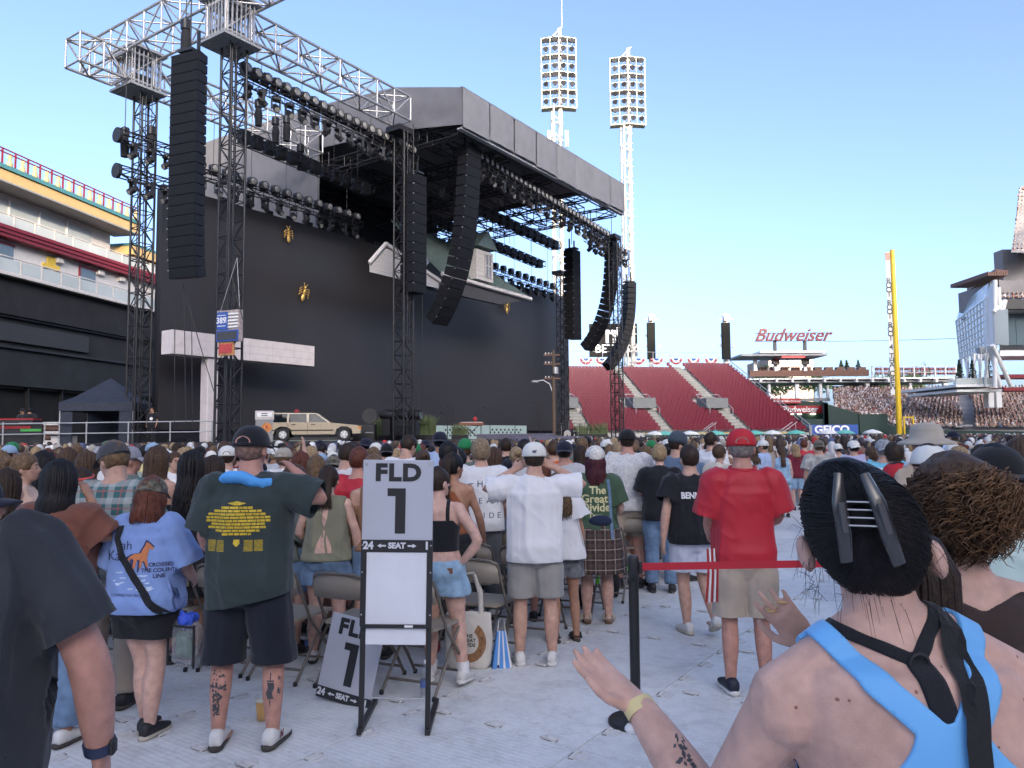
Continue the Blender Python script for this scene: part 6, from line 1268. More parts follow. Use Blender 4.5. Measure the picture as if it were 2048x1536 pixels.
# ---- person in white T-shirt with white cap, hands at the ears
p = Pose(1.70, 1.06, 'm', armR=((.42,.02,1.40),(.16,.06,1.555)), armL=((-.42,.02,1.36),(-.165,.06,1.535)), stance=.115, head=(0,-.05))
r = stand('person in white T-shirt, white cap and grey shorts with both hands at the ears', 1068, 6.1, 0.)
body(p, r, SK_F, .010, {1: dict(pn=(-.2,.9,-.3), curl=.9), -1: dict(pn=(.2,.9,-.3), curl=.9)}); sh = tee(p, r, C_WHT, hem=.80, sleeve=.47, drape=1.03, boxy=.016, sl_off=.022, off=.024, seed=20., amp=.014); shorts(p, r, C_GSH, hem=.51, flare=.028, off=.016, waistoff=.002, top=.97); shoes(p, r, S_WHT, S_WHT, p.k)
hair_cap(p, H_DBR, r, k=p.k, thick=.004, amp=.002); c = cap_hat(p, mat('white_cap', (.70,.69,.64), .75), r, p.k, brim='front', snap=False); put_text('cap_logo', 'NY', .022, INK, r, p.Hd((0,-.122,1.685))*p.k, (1,0,0), (0,0.12,1), bold=.002)
# ---- girl in white blouse and acid-washed shorts
p = Pose(1.42, .86, 'f', armL=((-.2,.10,1.15),(-.12,.26,1.05)), head=(.5,-.25), side=-.06)
r = stand('slim long-haired person in white blouse and acid-washed shorts', 1126, 6.75, .25)
body(p, r, SK_T, .010); tee(p, r, C_WHT, name='blouse', hem=.86, sleeve=.25, drape=1.1, flare=.10, boxy=.03, sl_off=.05, seed=31., amp=.016); shorts(p, r, C_WSH, hem=.66, flare=.03); shoes(p, r, S_BLK, S_SOLE, p.k, 'sandal'); hair_cap(p, H_LBR, r, k=p.k); hair_long(p, H_LBR, r, .30, 200, p.k, .012, 3, r0=.007)
# ---- green tour shirt and tartan skirt
p = Pose(1.64, 1.16, 'f', armR=((.26,.0,1.13),(.20,.16,1.06)), armL=((-.27,-.02,1.14),(-.20,.14,1.02)), stance=.095, head=(0,-.05))
r = stand('person in green tour T-shirt, tartan skirt and white bandana with maroon hair', 1190, 7.4, -.05)
body(p, r, SK_P, .010); sh = tee(p, r, C_TEE, hem=.93, sleeve=.45, drape=.98, boxy=.015, sl_off=.028, seed=41.); sk_ = skirt(p, r, C_SKT, hem=.50, top=1.0, flare=.06, off=.03); shoes(p, r, S_GUM, mat('cork_sole', (.10,.06,.04), .8), p.k, 'sandal')
hair_cap(p, H_MAR, r, k=p.k); hair_long(p, H_MAR, r, .19, 260, p.k, .004, 4, r0=.008, back=.06, top=False)
CRM = mat('cream_print', (.62,.58,.32), .7)
for t_, s_, z, x in (('The',.098,1.245,.01),('Great',.105,1.165,-.02),('Divide',.105,1.085,-.01),('Tour',.062,1.010,-.015)): print_text([sh], t_, s_, CRM, r, x, z, bold=.0025)
def bandana_mask(v): q = v/p.k; return np.minimum(q[:,2]-1.60+.9*np.abs(q[:,0])*0+(.10-np.abs(q[:,0]))*-.9+.055, .2+0*q[:,2])
bh = MB().ell((0,-.006,1.668),(.098,.118,.108),22,16); bv = np.array(bh.v); low = bv[:,2] < 1.635+np.abs(bv[:,0])*.55-.03*(bv[:,1] < 0); c0 = np.array([0,0,1.66]); bv[low] = c0+(bv[low]-c0)*.75; bh.v = [tuple(p.Hd(q)*p.k) for q in bv]; bh.build('bandana', mat('lace_white', (.60,.58,.54), .8, var=.35, scale=45, detail=6), r)
strap_on([sh,sk_], [(.11,1.345),(.125,1.2),(.13,1.05),(.135,.90),(.14,.80)], .028, C_DEN, r)
MB().ell((.03,-.165,.965),(.11,.03,.055),12,8).build('belt_bag', cloth('navy_nylon', (.016,.026,.06)), r)
# ---- brown poncho and cream skirt
p = Pose(1.55, .98, 'f', armR=((.22,-.06,1.13),(.15,-.05,.92)), armL=((-.23,-.04,1.13),(-.12,-.15,.90)), stance=.075, head=(-.35,-.15))
r = stand('person in loose brown linen top and short cream skirt with black ponytail', 1276, 9.2, .05)
body(p, r, SK_P, .011); tee(p, r, C_TAN, name='poncho', hem=.92, sleeve=.45, drape=1.15, flare=.06, boxy=.02, sl_off=.07, seed=51., hemtilt=-.75, amp=.014); skirt(p, r, C_CRM, hem=.70, flare=.12, amp=.014); shoes(p, r, S_BLK, S_BLK, p.k)
hair_cap(p, H_BLK, r, k=p.k, thick=.018); hair_long(p, H_BLK, r, .13, 46, p.k, .02, 8, side=.5, r0=.016)
# ---- walking person in BENNETT shirt
p = Pose(1.66, 1.08, 'm', armL=((-.27,-.06,1.13),(-.30,-.06,.89)), armR=((.25,.05,1.13),(.20,.2,1.0)), legL=((-.075,.07,.48),(-.06,.02,.075)), legR=((.11,.03,.49),(.13,-.20,.16)), lean=.05)
r = stand('walking person in black BENNETT T-shirt and white shorts', 1380, 6.95, .12)
body(p, r, SK_F, .010); sh = tee(p, r, C_BLK, hem=.83, sleeve=.36, drape=1.02, boxy=.02, sl_off=.03, seed=61.); shorts(p, r, cloth('pale_blue_white', (.56,.59,.68)), hem=.56, flare=.03); shoes(p, r, S_WHT, S_GUM, p.k); hair_cap(p, H_DBR, r, k=p.k, thick=.007, amp=.003)
print_text([sh], 'BENNETT', .075, C_WHT, r, 0, 1.225, bold=.003, width=.85)
fb = thing('water_bottle', 'small clear water bottle in the pocket of the walking person', 'bottle', r.location+Vector((.17,-.12,.80)), .3); MB().lathe([(.024,0),(.024,.09),(.012,.12),(.012,.14)],12).build('bottle', M_clear, fb)
# ---- red polo and red cap
p = Pose(1.79, .97, 'm', armL=((-.225,.02,1.13),(-.20,.20,1.03)), armR=((.245,.0,1.16),(.19,.16,1.10)), stance=.10, head=(-.15,-.02))
r = stand('person in red polo shirt, red cap and khaki shorts', 1482, 5.40, -.08)
body(p, r, SK_R, .010); tee(p, r, C_RED, name='polo_shirt', hem=.855, sleeve=.50, drape=1.05, boxy=.02, sl_off=.028, seed=71., amp=.015); shorts(p, r, C_KHA, hem=.49, flare=.032, off=.024)
co = MB(); co.path([p.T((.088*math.cos(a), .075*math.sin(a)-.018, 1.483+.012*math.sin(a)))*p.k for a in [2*PI*i/20 for i in range(21)]], [(.010,.022)]*21, 8); co.build('collar', C_RED, r)
shoes(p, r, mat('navy_shoe', (.012,.016,.032), .6), S_WHT, p.k); hair_cap(p, H_GRY, r, k=p.k, thick=.006, amp=.003); cap_hat(p, mat('red_cap', (.46,.012,.022), .7), r, p.k, open_m=H_GRY)
tf = thing('striped_flag', 'small red and white striped cloth hanging from the khaki pocket', 'cloth', r.location+Vector((-.24,-.06,.62)), .2)
for j in range(5): MB().path([(-.03+j*.016,0,.36),(-.035+j*.017,-.015,.2),(-.05+j*.02,-.005,.0)], [(.008,.004)]*3, 6).build('stripe', [MATS['sign_red'],C_WHT][j % 2], tf)
# ---- black crop top, hand on hip
p = Pose(1.53, 1.12, 'f', armR=((.35,-.07,1.16),(.19,-.05,.985)), armL=((-.24,.02,1.13),(-.2,.16,.98)), legL=((-.09,.04,.49),(-.10,.06,.075)), legR=((.14,.02,.48),(.20,-.06,.10)), head=(-.5,-.05), side=-.04)
r = stand('person in black crop top and light denim shorts with one hand on the hip', 882, 5.65, -.15)
bd = body(p, r, SK_P, .009, {1: dict(pn=(-.8,.4,0), curl=.6)}, armr=1.12)
def crop(v):
    q = v/p.k; x = q[:,0]-p.side*(q[:,2]-.95); low = q[:,2]-1.075; t = np.clip(1.33-q[:,2],0,9); w_ = np.where(q[:,2] < 1.26, .172, .172-(q[:,2]-1.26)*.6); blk = np.minimum(np.minimum(low, 1.325-q[:,2]), w_-np.abs(x)); st_ = np.minimum(.014-np.abs(np.abs(x)-.095), 1.6-q[:,2]); st_ = np.minimum(st_, q[:,2]-1.28); return np.maximum(blk, st_)
on_skin(bd, 'crop_top', crop, C_BLK, r, .006); shorts(p, r, C_LDEN, hem=.70, flare=.03, off=.014); shoes(p, r, S_WHT, S_WHT, p.k)
for s_, leg in ((-1,p.legL),(1,p.legR)): MB().path([leg[1]*p.k+Vector((0,0,.0)), leg[1]*p.k+Vector((-.005*s_,.005,.08))], [.042,.044], 14).build('sock', C_WHT, r)
hair_cap(p, H_DBR, r, k=p.k, thick=.006); MB().ell(p.Hd((0,-.13,1.66))*p.k,(.045,.04,.045)).build('hair_bun', H_DBR, r)
MB().bev(Vector((.10,-.155,.93))*p.k,(.06,.012,.04),.003).build('leather_patch', mat('leather', (.20,.09,.05), .6), r)
# ---- olive open-back blouse
p = Pose(1.52, 1.16, 'f', armR=((.27,-.0,1.13),(.27,.08,.90)), armL=((-.28,.03,1.14),(-.18,.2,1.06)), head=(.05,-.2))
r = stand('person in olive open-back blouse and denim shorts with brown ponytail', 657, 6.2, .0)
bd = body(p, r, SK_P, .010, armr=1.08)
sh = tee(p, r, C_OLV, name='blouse', hem=.90, sleeve=0., drape=1.0, flare=.05, boxy=.005, seed=81., amp=.012)
slit = [[(-.012,.26),(.012,.26),(.035,.16),(.02,.05),(0,0),(-.02,.05),(-.035,.16)],[(0,-.02),(.03,-.08),(.06,-.15),(.07,-.21),(-.07,-.21),(-.06,-.15),(-.03,-.08)]]
print_poly([sh], slit, SK_P, r, 0, 1.06, .95, 'open_back', .0025); 
for x, z0, z1 in ((-.015,1.22,.98),(.02,1.06,.86)): strap_on([sh], [(x,z0),(x-.01,(z0+z1)/2),(x+.008,z1)], .014, C_OLV, r, 'tie', .006)
shorts(p, r, C_DEN, hem=.68, flare=.035, off=.010, top=.96, waistoff=.004); shoes(p, r, S_WHT, S_SOLE, p.k); hair_cap(p, H_DBR, r, k=p.k, thick=.010); hair_long(p, H_DBR, r, .20, 110, p.k, .012, 5, side=.3, r0=.007)
# ---- burnt orange top with long ponytail, and the white tour shirt beside it
p = Pose(1.60, 1.08, 'f', armR=((.26,.04,1.14),(.27,.16,.92)), head=(-.5,-.08))
r = stand('person in burnt orange halter top and black dotted skirt with long dark ponytail', 905, 6.85, -.2)
bd = body(p, r, SK_T, .012); on_skin(bd, 'halter_top', lambda v: np.minimum(np.minimum(v[:,2]/p.k-1.0, 1.40-v[:,2]/p.k), .125-np.maximum(0,(v[:,2]/p.k-1.27))*.6-np.abs(v[:,0]/p.k)+np.where(v[:,2]/p.k < 1.22,.04,0)), C_ORG, r, .008); skirt(p, r, C_FLOR, hem=.35, flare=.05); shoes(p, r, S_BLK, S_SOLE, p.k); hair_cap(p, H_BLK, r, k=p.k, thick=.010); hair_long(p, H_DBR, r, .40, 160, p.k, .008, 6, side=.35, r0=.008)
p = Pose(1.72, 1.05, 'm', head=(0,0), armL=((-.24,.02,1.14),(-.2,.2,1.1)), armR=((.25,.0,1.13),(.22,.14,.98)))
r = stand('blond person in white T-shirt printed THE GREAT DIVIDE', 962, 7.6, -.03)
body(p, r, SK_F, .012); sh = tee(p, r, C_WHT, hem=.85, sleeve=.48, drape=1.05, boxy=.02, sl_off=.03, seed=91.); shorts(p, r, cloth('grey_denim', (.10,.105,.115)), name='trousers', hem=.10, off=.012); shoes(p, r, S_WHT, S_SOLE, p.k); hair_cap(p, hairm('hair_ash', (.22,.16,.10)), r, k=p.k, thick=.016, amp=.009)
for i, ch in enumerate('THE'): print_text([sh], ch, .085, INK, r, -.085+i*.085, 1.30-.006*(i-1)**2*4, (1-i)*.16)
for i, ch in enumerate('GREAT'): print_text([sh], ch, .075, INK, r, -.16+i*.082, 1.14)
for i, ch in enumerate('DIVIDE'): print_text([sh], ch, .075, INK, r, -.17+i*.07, 1.00)
# ---- rust brown shirt, hand at the ear (left)
p = Pose(1.62, 1.30, 'f', armR=((.33,.05,1.22),(.14,.10,1.52)), armL=((-.30,.0,1.13),(-.26,.15,1.0)), head=(.1,-.05))
r = stand('person in rust brown T-shirt with long black hair holding a hand to the ear', 122, 4.6, -.1)
body(p, r, SK_T, .010, {1: dict(pn=(-.7,.2,.2), curl=.25)}); tee(p, r, C_BRN, hem=.86, sleeve=.46, drape=1.04, boxy=.02, sl_off=.03, seed=101.); shorts(p, r, C_DEN, name='jeans', hem=.12, off=.012); shoes(p, r, S_WHT, S_SOLE, p.k); hair_cap(p, H_BLK, r, k=p.k, thick=.014); hair_long(p, H_BLK, r, .13, 300, p.k, .002, 9, r0=.008, back=.06)
# ---- teal plaid shirt with grey cap
p = Pose(1.74, 1.05, 'm', head=(.9,-.35), armL=((-.24,.05,1.15),(-.14,.22,1.1)), armR=((.25,.03,1.14),(.2,.2,1.05)), lean=.05)
r = stand('person in teal plaid shirt and dark grey cap looking down to the left', 232, 5.2, .1)
body(p, r, SK_F, .011); tee(p, r, C_PLD, hem=.82, sleeve=.42, drape=1.05, boxy=.025, sl_off=.03, seed=111.); shorts(p, r, C_KHA, name='trousers', hem=.10, off=.014); shoes(p, r, S_BLK, S_SOLE, p.k); hair_cap(p, H_LBR, r, k=p.k, thick=.012); cap_hat(p, cloth('dark_grey_cap', (.05,.052,.06)), r, p.k, open_m=H_LBR)
# ---- nearest person in sky-blue tank top, black hair in a claw clip
p = Pose(1.70, 1.42, 'f', side=-.19, lean=.04, armL=((-.355,.13,1.10),(-.435,.30,1.25)), armR=((.32,.05,1.13),(.29,.2,1.0)), head=(-.40,-.14), seg=28, sh=.205, shz=1.365); p.earx = .099
r = person('person in sky-blue racerback tank top with black hair in a claw clip', (.735,1.32,0), .02)
bd = body(p, r, SK_P, .0050, {-1: dict(d=(-.164,.08,.118), pn=(.10,-.42,1), thumb=-1, curl=.20, sc=1.06, spread=.42, fr=.0098)}, armr=1.10, it=14)
def lean_x(q): return q[:,0]-p.side*np.maximum(0,q[:,2]-.95)+.010
def caps(x, z, a, b, w): ax, az = a; dx, dz = b[0]-ax, b[1]-az; t = np.clip(((x-ax)*dx+(z-az)*dz)/(dx*dx+dz*dz),0,1); return w-np.hypot(x-ax-t*dx, z-az-t*dz)
def tank(v, grow=0.):
    q = v/p.k; x = np.abs(lean_x(q)); z = q[:,2]; back = q[:,1] < .01; t = np.maximum(0,1.365-z); w_ = .050+.10*t+6.5*t*t
    blk = np.minimum(1.362+.35*x-z, w_-x); blk = np.minimum(blk, z-.84); s_ = np.maximum(caps(x,z,(.030,1.355),(.085,1.415),.023), caps(x,z,(.085,1.415),(.150,1.52),.020)); f = np.minimum(np.maximum(np.minimum(1.30-z,.16-x+np.maximum(0,1.22-z)*2), caps(x,z,(.11,1.28),(.135,1.52),.022)), z-.84); arm = np.where(z > 1.2, .255, .235)-x
    return np.minimum(np.where(back, np.maximum(blk, s_), f)+grow, arm)
def bra(v):
    q = v/p.k; x = lean_x(q); z = q[:,2]; up = np.maximum(np.maximum(caps(x,z,(0,1.44),(-.14,1.50),.010), caps(x,z,(0,1.44),(.09,1.52),.010)), caps(x,z,(0,1.43),(.0,1.34),.021))
    return np.maximum(np.where(q[:,1] < .01, up, -1.), np.minimum(tank(v,.014), 1.27-z))
on_skin(bd, 'bra', bra, C_BLK, r, .004)
tk = on_skin(bd, 'tank_top', tank, C_TNK, r, .008)
def PB(x, z): return ((x-.010+p.side*max(0,z-.95))*p.k, z*p.k)
strap_on([bd,tk], [PB(.105,1.525),PB(.085,1.49),PB(.06,1.43),PB(.03,1.34),PB(.012,1.24),PB(-.005,1.12),PB(-.01,.95)], .038, cloth('black_webbing', (.016,.016,.018)), r, 'bag_strap', .011)
shorts(p, r, C_DEN, hem=.60, flare=.02); shoes(p, r, S_WHT, S_SOLE, p.k)
rc = PB(0,1.44); tree_ = BVHTree.FromPolygons([w.co.copy() for w in bd.data.vertices], [tuple(q.vertices) for q in bd.data.polygons]); hit = tree_.ray_cast(Vector((rc[0],-1,rc[1])), Vector((0,1,0)))[0]
MB().path([hit+Vector((.015*math.cos(a),-.007,.015*math.sin(a))) for a in [2*PI*i/16 for i in range(17)]], .0028, 6).build('strap_ring', S_BLK, r)
hair_cap(p, H_BLK, r, nape=1.545, thick=.017, k=p.k, amp=.004, f=24.)
rg = random.Random(5); hs = MB()
CC = Vector((0,-.118,1.675)); HC = Vector((0,-.006,1.650))
def onh(v, o): w = v-HC; w = Vector((w.x/.094, w.y/.113, w.z/.115)).normalized(); return HC+Vector((w.x*(.094+o), w.y*(.113+o), w.z*(.115+o)))
for i in range(4200):                                     # fine strands combed back from the hairline and up from the nape into the clip
    ph = rg.uniform(0,2*PI); d0 = rg.uniform(.8,1.45); side = Vector((math.cos(ph),0,math.sin(ph)))
    def dirv(d): return Vector((side.x*math.sin(d), -math.cos(d), side.z*math.sin(d)))     # d: angle from the back of the head
    w = dirv(d0); s0 = HC+Vector((w.x*.094,w.y*.113,w.z*.115))
    if s0.z < 1.548 or (s0.y > .03 and s0.z < 1.68) or (s0.y > -.03 and s0.z < 1.60): d0 = rg.uniform(.55,.95)
    w = dirv(d0); s0 = HC+Vector((w.x*.094,w.y*.113,w.z*.115))
    if s0.z < 1.548: continue
    o = rg.uniform(.002,.006)+.004*(.5+.5*math.sin(ph*3+1)); tw_ = rg.gauss(0,.07)+.22*math.sin(ph*2+.6); rr = rg.uniform(.0007,.0015); pts_ = []
    for t in (0,.15,.3,.45,.6,.75,.9):
        d = d0*(1-t)+.10*t; c_, s_ = math.cos(ph+tw_*t*3), math.sin(ph+tw_*t*3); w = Vector((c_*math.sin(d), -math.cos(d), s_*math.sin(d))); q = o*min(1,t*4+.2)+.006*t; pts_.append(p.Hd(HC+Vector((w.x*(.094+q), w.y*(.113+q), w.z*(.115+q)+.018*t)))*p.k)
    hs.path(pts_, [rr*.5,rr,rr,rr,rr,rr*.9,rr*.4], 3, caps=False)
tag(hs.build('swept_hair', H_BLK, r), None, None, None, 'stuff'); fw = MB()
for i in range(150):
    a = rg.uniform(-1.7,1.7); b0 = Vector((math.sin(a)*.098,-math.cos(a)*.113,rg.uniform(1.53,1.66))); o = Vector((math.sin(a)*rg.uniform(.0,.035), -rg.uniform(0,.012), rg.uniform(-.07,.02))); fw.path([p.Hd(b0)*p.k, p.Hd(b0+o*.6+Vector((0,0,.008)))*p.k, p.Hd(b0+o)*p.k], [.0005,.0004,.0002], 3, caps=False)
tag(fw.build('loose_strands', H_BLK, r), None, None, None, 'stuff')
cl_ = MB(); M_clip = mat('clip_plastic_black', (.025,.026,.029), .25, var=.1, coat=.5)
clip_t = thing('hair_clip', 'black claw hair clip in the black hair of the nearest person', 'hair clip', r.location, .02)
for s_ in (-1,1):
    Q = [p.Hd(v)*p.k for v in ((s_*.018,-.146,1.735),(s_*.027,-.158,1.69),(s_*.030,-.152,1.645),(s_*.036,-.132,1.600))]
    MB().path(Q, [(.008,.004),(.013,.006),(.013,.006),(.011,.004)], 8, up=(0,1,0)).build('jaw', M_clip, clip_t)
    MB().path([q+Vector((0,-.006,0)) for q in Q[1:3]], [(.006,.003),(.006,.003)], 6, up=(0,1,0)).build('grip', mat('clip_grey', (.07,.07,.075), .35), clip_t)
for q in range(4): z = 1.655+q*.012; MB().path([p.Hd((-.028,-.155,z))*p.k, p.Hd((.028,-.155,z))*p.k], .0016, 5).build('spring_bar', M_galv, clip_t)
wv = p.T(p.armL[1])*p.k; ev = p.T(p.armL[0])*p.k; dv = (wv-ev).normalized(); wc = wv-dv*.012
wb = thing('wristband', 'pale yellow event wristband with white disc on the nearest raised wrist', 'wristband', r.location, .02)
MB().path([wc-dv*.013, wc+dv*.013], [(.036,.031),(.034,.029)], 24, caps=False).build('band', mat('pale_yellow_band', (.66,.55,.27), .6, var=.06), wb); MB().ell(wc+Vector((-.015,-.012,-.034)),(.02,.016,.012)).build('disc', C_WHT, wb)
leaf = []
for j in range(60):
    a = rg.random(); x, z = a*.62+rg.gauss(0,.035+.05*a), -a*.95+rg.gauss(0,.03); an = rg.uniform(0,6.3); l, w_ = rg.uniform(.035,.09), rg.uniform(.010,.026); c_, s_ = math.cos(an), math.sin(an); leaf.append([(x,z),(x+c_*l*.5-s_*w_,z+s_*l*.5+c_*w_),(x+c_*l,z+s_*l),(x+c_*l*.5+s_*w_,z+s_*l*.5-c_*w_)])
tag(print_poly([bd], leaf, TATT, r, -.43, 1.19, .17, 'tattoo', .0012), None, None, None, 'stuff')
MOLE = mat('mole', (.22,.10,.07), .6, var=.2); mo = []
for j in range(26): x, z, r5 = rg.uniform(-.30,.16), rg.uniform(1.16,1.40), rg.choice((.0012,.0016,.0022,.003)); mo.append([(x+r5*math.cos(2*PI*q/7), z+r5*math.sin(2*PI*q/7)) for q in range(7)])
tag(print_poly([bd], mo, MOLE, r, 0, 0, 1., 'moles', .0006), None, None, None, 'stuff')
# ---- curly-haired person in dark brown tank top
p = Pose(1.69, 1.15, 'f', armR=((.27,.03,1.13),(.25,.15,.95)), head=(-.25,-.12), seg=24)
r = person('person in dark brown sleeveless top with curly brown hair', (1.03,1.80,0), -.12); bd = body(p, r, SK_P, .009, armr=1.1)
on_skin(bd, 'sleeveless_top', lambda v: np.minimum(np.minimum(1.455-.35*np.maximum(0,.10-np.abs(v[:,0]/p.k))-v[:,2]/p.k, v[:,2]/p.k-.86), .158+np.maximum(0,1.30-v[:,2]/p.k)*.4-np.abs(v[:,0]/p.k)), C_BTK, r, .008)
shorts(p, r, C_DEN, name='jeans', hem=.12, off=.012); shoes(p, r, S_WHT, S_SOLE, p.k); hair_cap(p, H_BRN, r, k=p.k, thick=.018, nape=1.56, amp=.008)
def curls(p, m, r, n, c, R3, L, seed, rad=.0020):
    rg = random.Random(seed); mb = MB()
    for i in range(n):
        d = Vector((rg.gauss(0,1),rg.gauss(0,1),rg.gauss(0,1))).normalized(); s0 = Vector(c)+Vector((d.x*R3[0],d.y*R3[1],d.z*R3[2]))*rg.uniform(.7,1.); ph = rg.uniform(0,6.3); ax = Vector((d.x*.5,d.y*.5,d.z*.3-.7)).normalized(); u = ax.orthogonal().normalized(); w_ = ax.cross(u); a = rg.uniform(.006,.013); l = L*rg.uniform(.7,1.4)
        mb.path([p.Hd(s0+ax*l*t+(u*math.cos(ph+t*11)+w_*math.sin(ph+t*11))*a)*p.k for t in (0,.14,.28,.42,.57,.71,.85,1.)], [rad,rad*1.3,rad*1.3,rad*1.2,rad*1.1,rad,rad*.8,rad*.3], 4, caps=False)
    return mb.build('curls', m, r)
tag(curls(p, H_BRN, r, 3600, (-.008,-.018,1.66), (.092,.108,.098), .05, 3, .0012), None, None, None, 'stuff'); tag(curls(p, hairm('hair_bronze', (.16,.085,.04)), r, 900, (.03,-.07,1.665), (.088,.08,.088), .05, 4, .0011), None, None, None, 'stuff')
# ---- long dark hair and raised hand with a smart watch, half hidden
p = Pose(1.56, 1.0, 'f', armL=((-.23,.14,1.20),(-.105,.28,1.45)), head=(-.5,0))
r = person('person with long straight dark hair and a raised hand wearing rings and a square watch', (.75,1.50,0), 0); bd = body(p, r, SK_F, .005, {-1: dict(d=(-.62,.12,.75), pn=(.35,.9,.15), curl=.22, thumb=1, spread=.50, sc=1.05, fr=.0080)}, it=3)
tee(p, r, C_BTK, hem=.9, sleeve=.3, seed=121.); shorts(p, r, C_DEN, name='jeans', hem=.12, off=.012); shoes(p, r, S_WHT, S_SOLE, p.k); hair_cap(p, H_DBR, r, k=p.k, thick=.012); hair_long(p, H_DBR, r, .34, 700, p.k, .006, 11, r0=.0042)
wv = p.T(p.armL[1])*p.k; ev = p.T(p.armL[0])*p.k; dv = (wv-ev).normalized(); wc = wv-dv*.02
MB().path([wc-dv*.011, wc+dv*.011], [(.031,.027)]*2, 18, caps=False).build('watch_strap', mat('beige_strap', (.45,.36,.27), .6), r); MB().bev(wc+Vector((-.012,-.030,.0)), (.036,.012,.042), .005).build('watch_face', mat('watch_glass', (.01,.01,.012), .08, coat=.5), r)
for o in ((-.012,-.002,.092),(.016,-.002,.090)): c = wv+Vector((-.62,.12,.75)).normalized()*.105+Vector((o[0]*.9,-.004,o[0]*.7)); MB().path([c+Vector((.010*math.cos(a),.010*math.sin(a),0)) for a in [2*PI*i/12 for i in range(13)]], .0018, 5).build('ring', M_brass, r)
# ================================================================== floor sign, stanchion, chairs, bags
sg = thing('section_sign', 'standing FLD 1 section sign with black frame and empty white board', 'sign', (PX(789,872,4.68).x, 4.68, 0), 0); sg.rotation_euler = (0,R_(.9),0)
M_sgrey = mat('sign_grey', (.44,.46,.52), .45, var=.04, scale=3); M_frame = mat('sign_frame_black', (.018,.018,.02), .45); M_board = mat('sign_white', (.68,.70,.75), .35, var=.05, scale=4); M_snum = mat('sign_numeral', (.017,.017,.02), .5, var=0); M_slite = mat('sign_pale_letters', (.60,.62,.66), .5, var=0)
def sign_face(t, z0, tr=None):
    MB().bev((0,0,1.38+z0),(.425,.012,.48),.003).build('panel', M_sgrey, t); MB().bev((0,0,1.105+z0),(.425,.013,.075),.003).build('seat_strip', M_snum, t)
    put_text('lettering', 'FLD', .138, M_snum, t, (0,-.0085,1.54+z0), (1,0,0), (0,0,1), bold=.007, width=1.10, space=1.12); MB().add([(x,-.0085,1.315+z0+z) for x, z in ((-.062,.135),(.048,.135),(.048,-.135),(-.014,-.135),(-.014,.088),(-.062,.088))], [(0,5,4,1),(1,4,3,2)]).build('numeral', M_snum, t)
    put_text('lettering', '24', .062, M_slite, t, (-.172,-.009,1.107+z0), (1,0,0), (0,0,1), bold=.003); put_text('lettering', 'SEAT', .046, M_slite, t, (.0,-.009,1.107+z0), (1,0,0), (0,0,1), bold=.0025); put_text('lettering', '1', .062, M_slite, t, (.180,-.009,1.107+z0), (1,0,0), (0,0,1), bold=.003)
    for s_ in (-1,1): MB().add([(s_*.065,-.009,1.102+z0),(s_*.065,-.009,1.112+z0),(s_*.095,-.009,1.112+z0),(s_*.095,-.009,1.120+z0),(s_*.118,-.009,1.107+z0),(s_*.095,-.009,1.094+z0),(s_*.095,-.009,1.102+z0)], [(0,1,2,3,4,5,6)]).build('arrow', M_slite, t)
sign_face(sg, 0)
for s_ in (-1,1):
    MB().bev((s_*.198,.022,.63),(.030,.026,1.20),.002).build('post', M_frame, sg); MB().bev((s_*.202,.26,.02),(.032,.56,.034),.003).build('foot', M_frame, sg); MB().bev((s_*.198,.0,.88),(.034,.014,.50),.002).build('board_edge', M_frame, sg)
    for z in (1.11,.95,.7): MB().path([(s_*.205,-.012,z),(s_*.205,-.008,z)], .005, 8).build('bolt', M_galv, sg)
    MB().path([(s_*.19,-.010,1.595),(s_*.19,-.006,1.595)], .009, 10).build('rivet', M_galv, sg)
MB().bev((0,.004,.86),(.37,.008,.44),.002).build('white_board', M_board, sg); MB().bev((0,-.002,.632),(.41,.02,.022),.002).build('cross_bar', M_frame, sg); MB().bev((0,.012,.57),(.36,.008,.10),.002).build('lower_board', M_board, sg); bar(sg,'tie_rod',(-.19,.02,.205),(.19,.02,.205),.004,M_galv); MB().box((.08,-.014,.634),(.05,.004,.012)).build('label', M_letter, sg)
s2 = thing('section_sign', 'second FLD 1 section sign leaning askew against the chairs', 'sign', PG(683,1408), 0)
M3 = Matrix.Translation((0,0,0)) @ Matrix.Rotation(R_(-22),4,'Z') @ Matrix.Rotation(R_(-11),4,'X') @ Matrix.Rotation(R_(7),4,'Y') @ Matrix.Translation((0,0,-1.065)); s2.matrix_world = Matrix.Translation(PG(683,1408)) @ M3; sign_face(s2, 0)
def stanchion(px, d, label):
    t = thing('stanchion', label, 'stanchion', (PX(px,872,d).x,d,0), 0, 'belt stanchions'); MB().lathe([(.17,0),(.17,.018),(.16,.028),(.04,.034),(.032,.05)],32).build('base', M_frame, t); MB().tube((0,0,.03),(0,0,.985),.0315,seg=20).build('post', mat('post_black', (.014,.014,.016), .3), t); MB().lathe([(.034,.86),(.034,1.0),(.030,1.012)],20).build('belt_head', M_frame, t); MB().bev((.042,0,.94),(.022,.04,.075),.004).build('belt_clip', M_frame, t); return t
s_1 = stanchion(1262, 4.84, 'black belt stanchion on a round base in the aisle'); s_2 = stanchion(1905, 4.95, 'black belt stanchion hidden behind the nearest person')
a, c = s_1.location+Vector((.05,0,.945)), s_2.location+Vector((-.05,0,.945)); bl_ = MB(); bl_.box((a+c)/2, ((c-a).length,.003,.046), Matrix.Rotation(math.atan2(c.y-a.y,c.x-a.x),3,'Z')); tag(bl_.build('belt', mat('red_belt', (.40,.012,.03), .6, var=.05)), 'red belt stretched between the two black stanchions', 'belt')
M_chair = mat('chair_tan_steel', (.30,.26,.21), .45, var=.06, scale=8); M_tube = mat('chair_brown_tube', (.17,.145,.12), .4, metal=.3, var=.1)
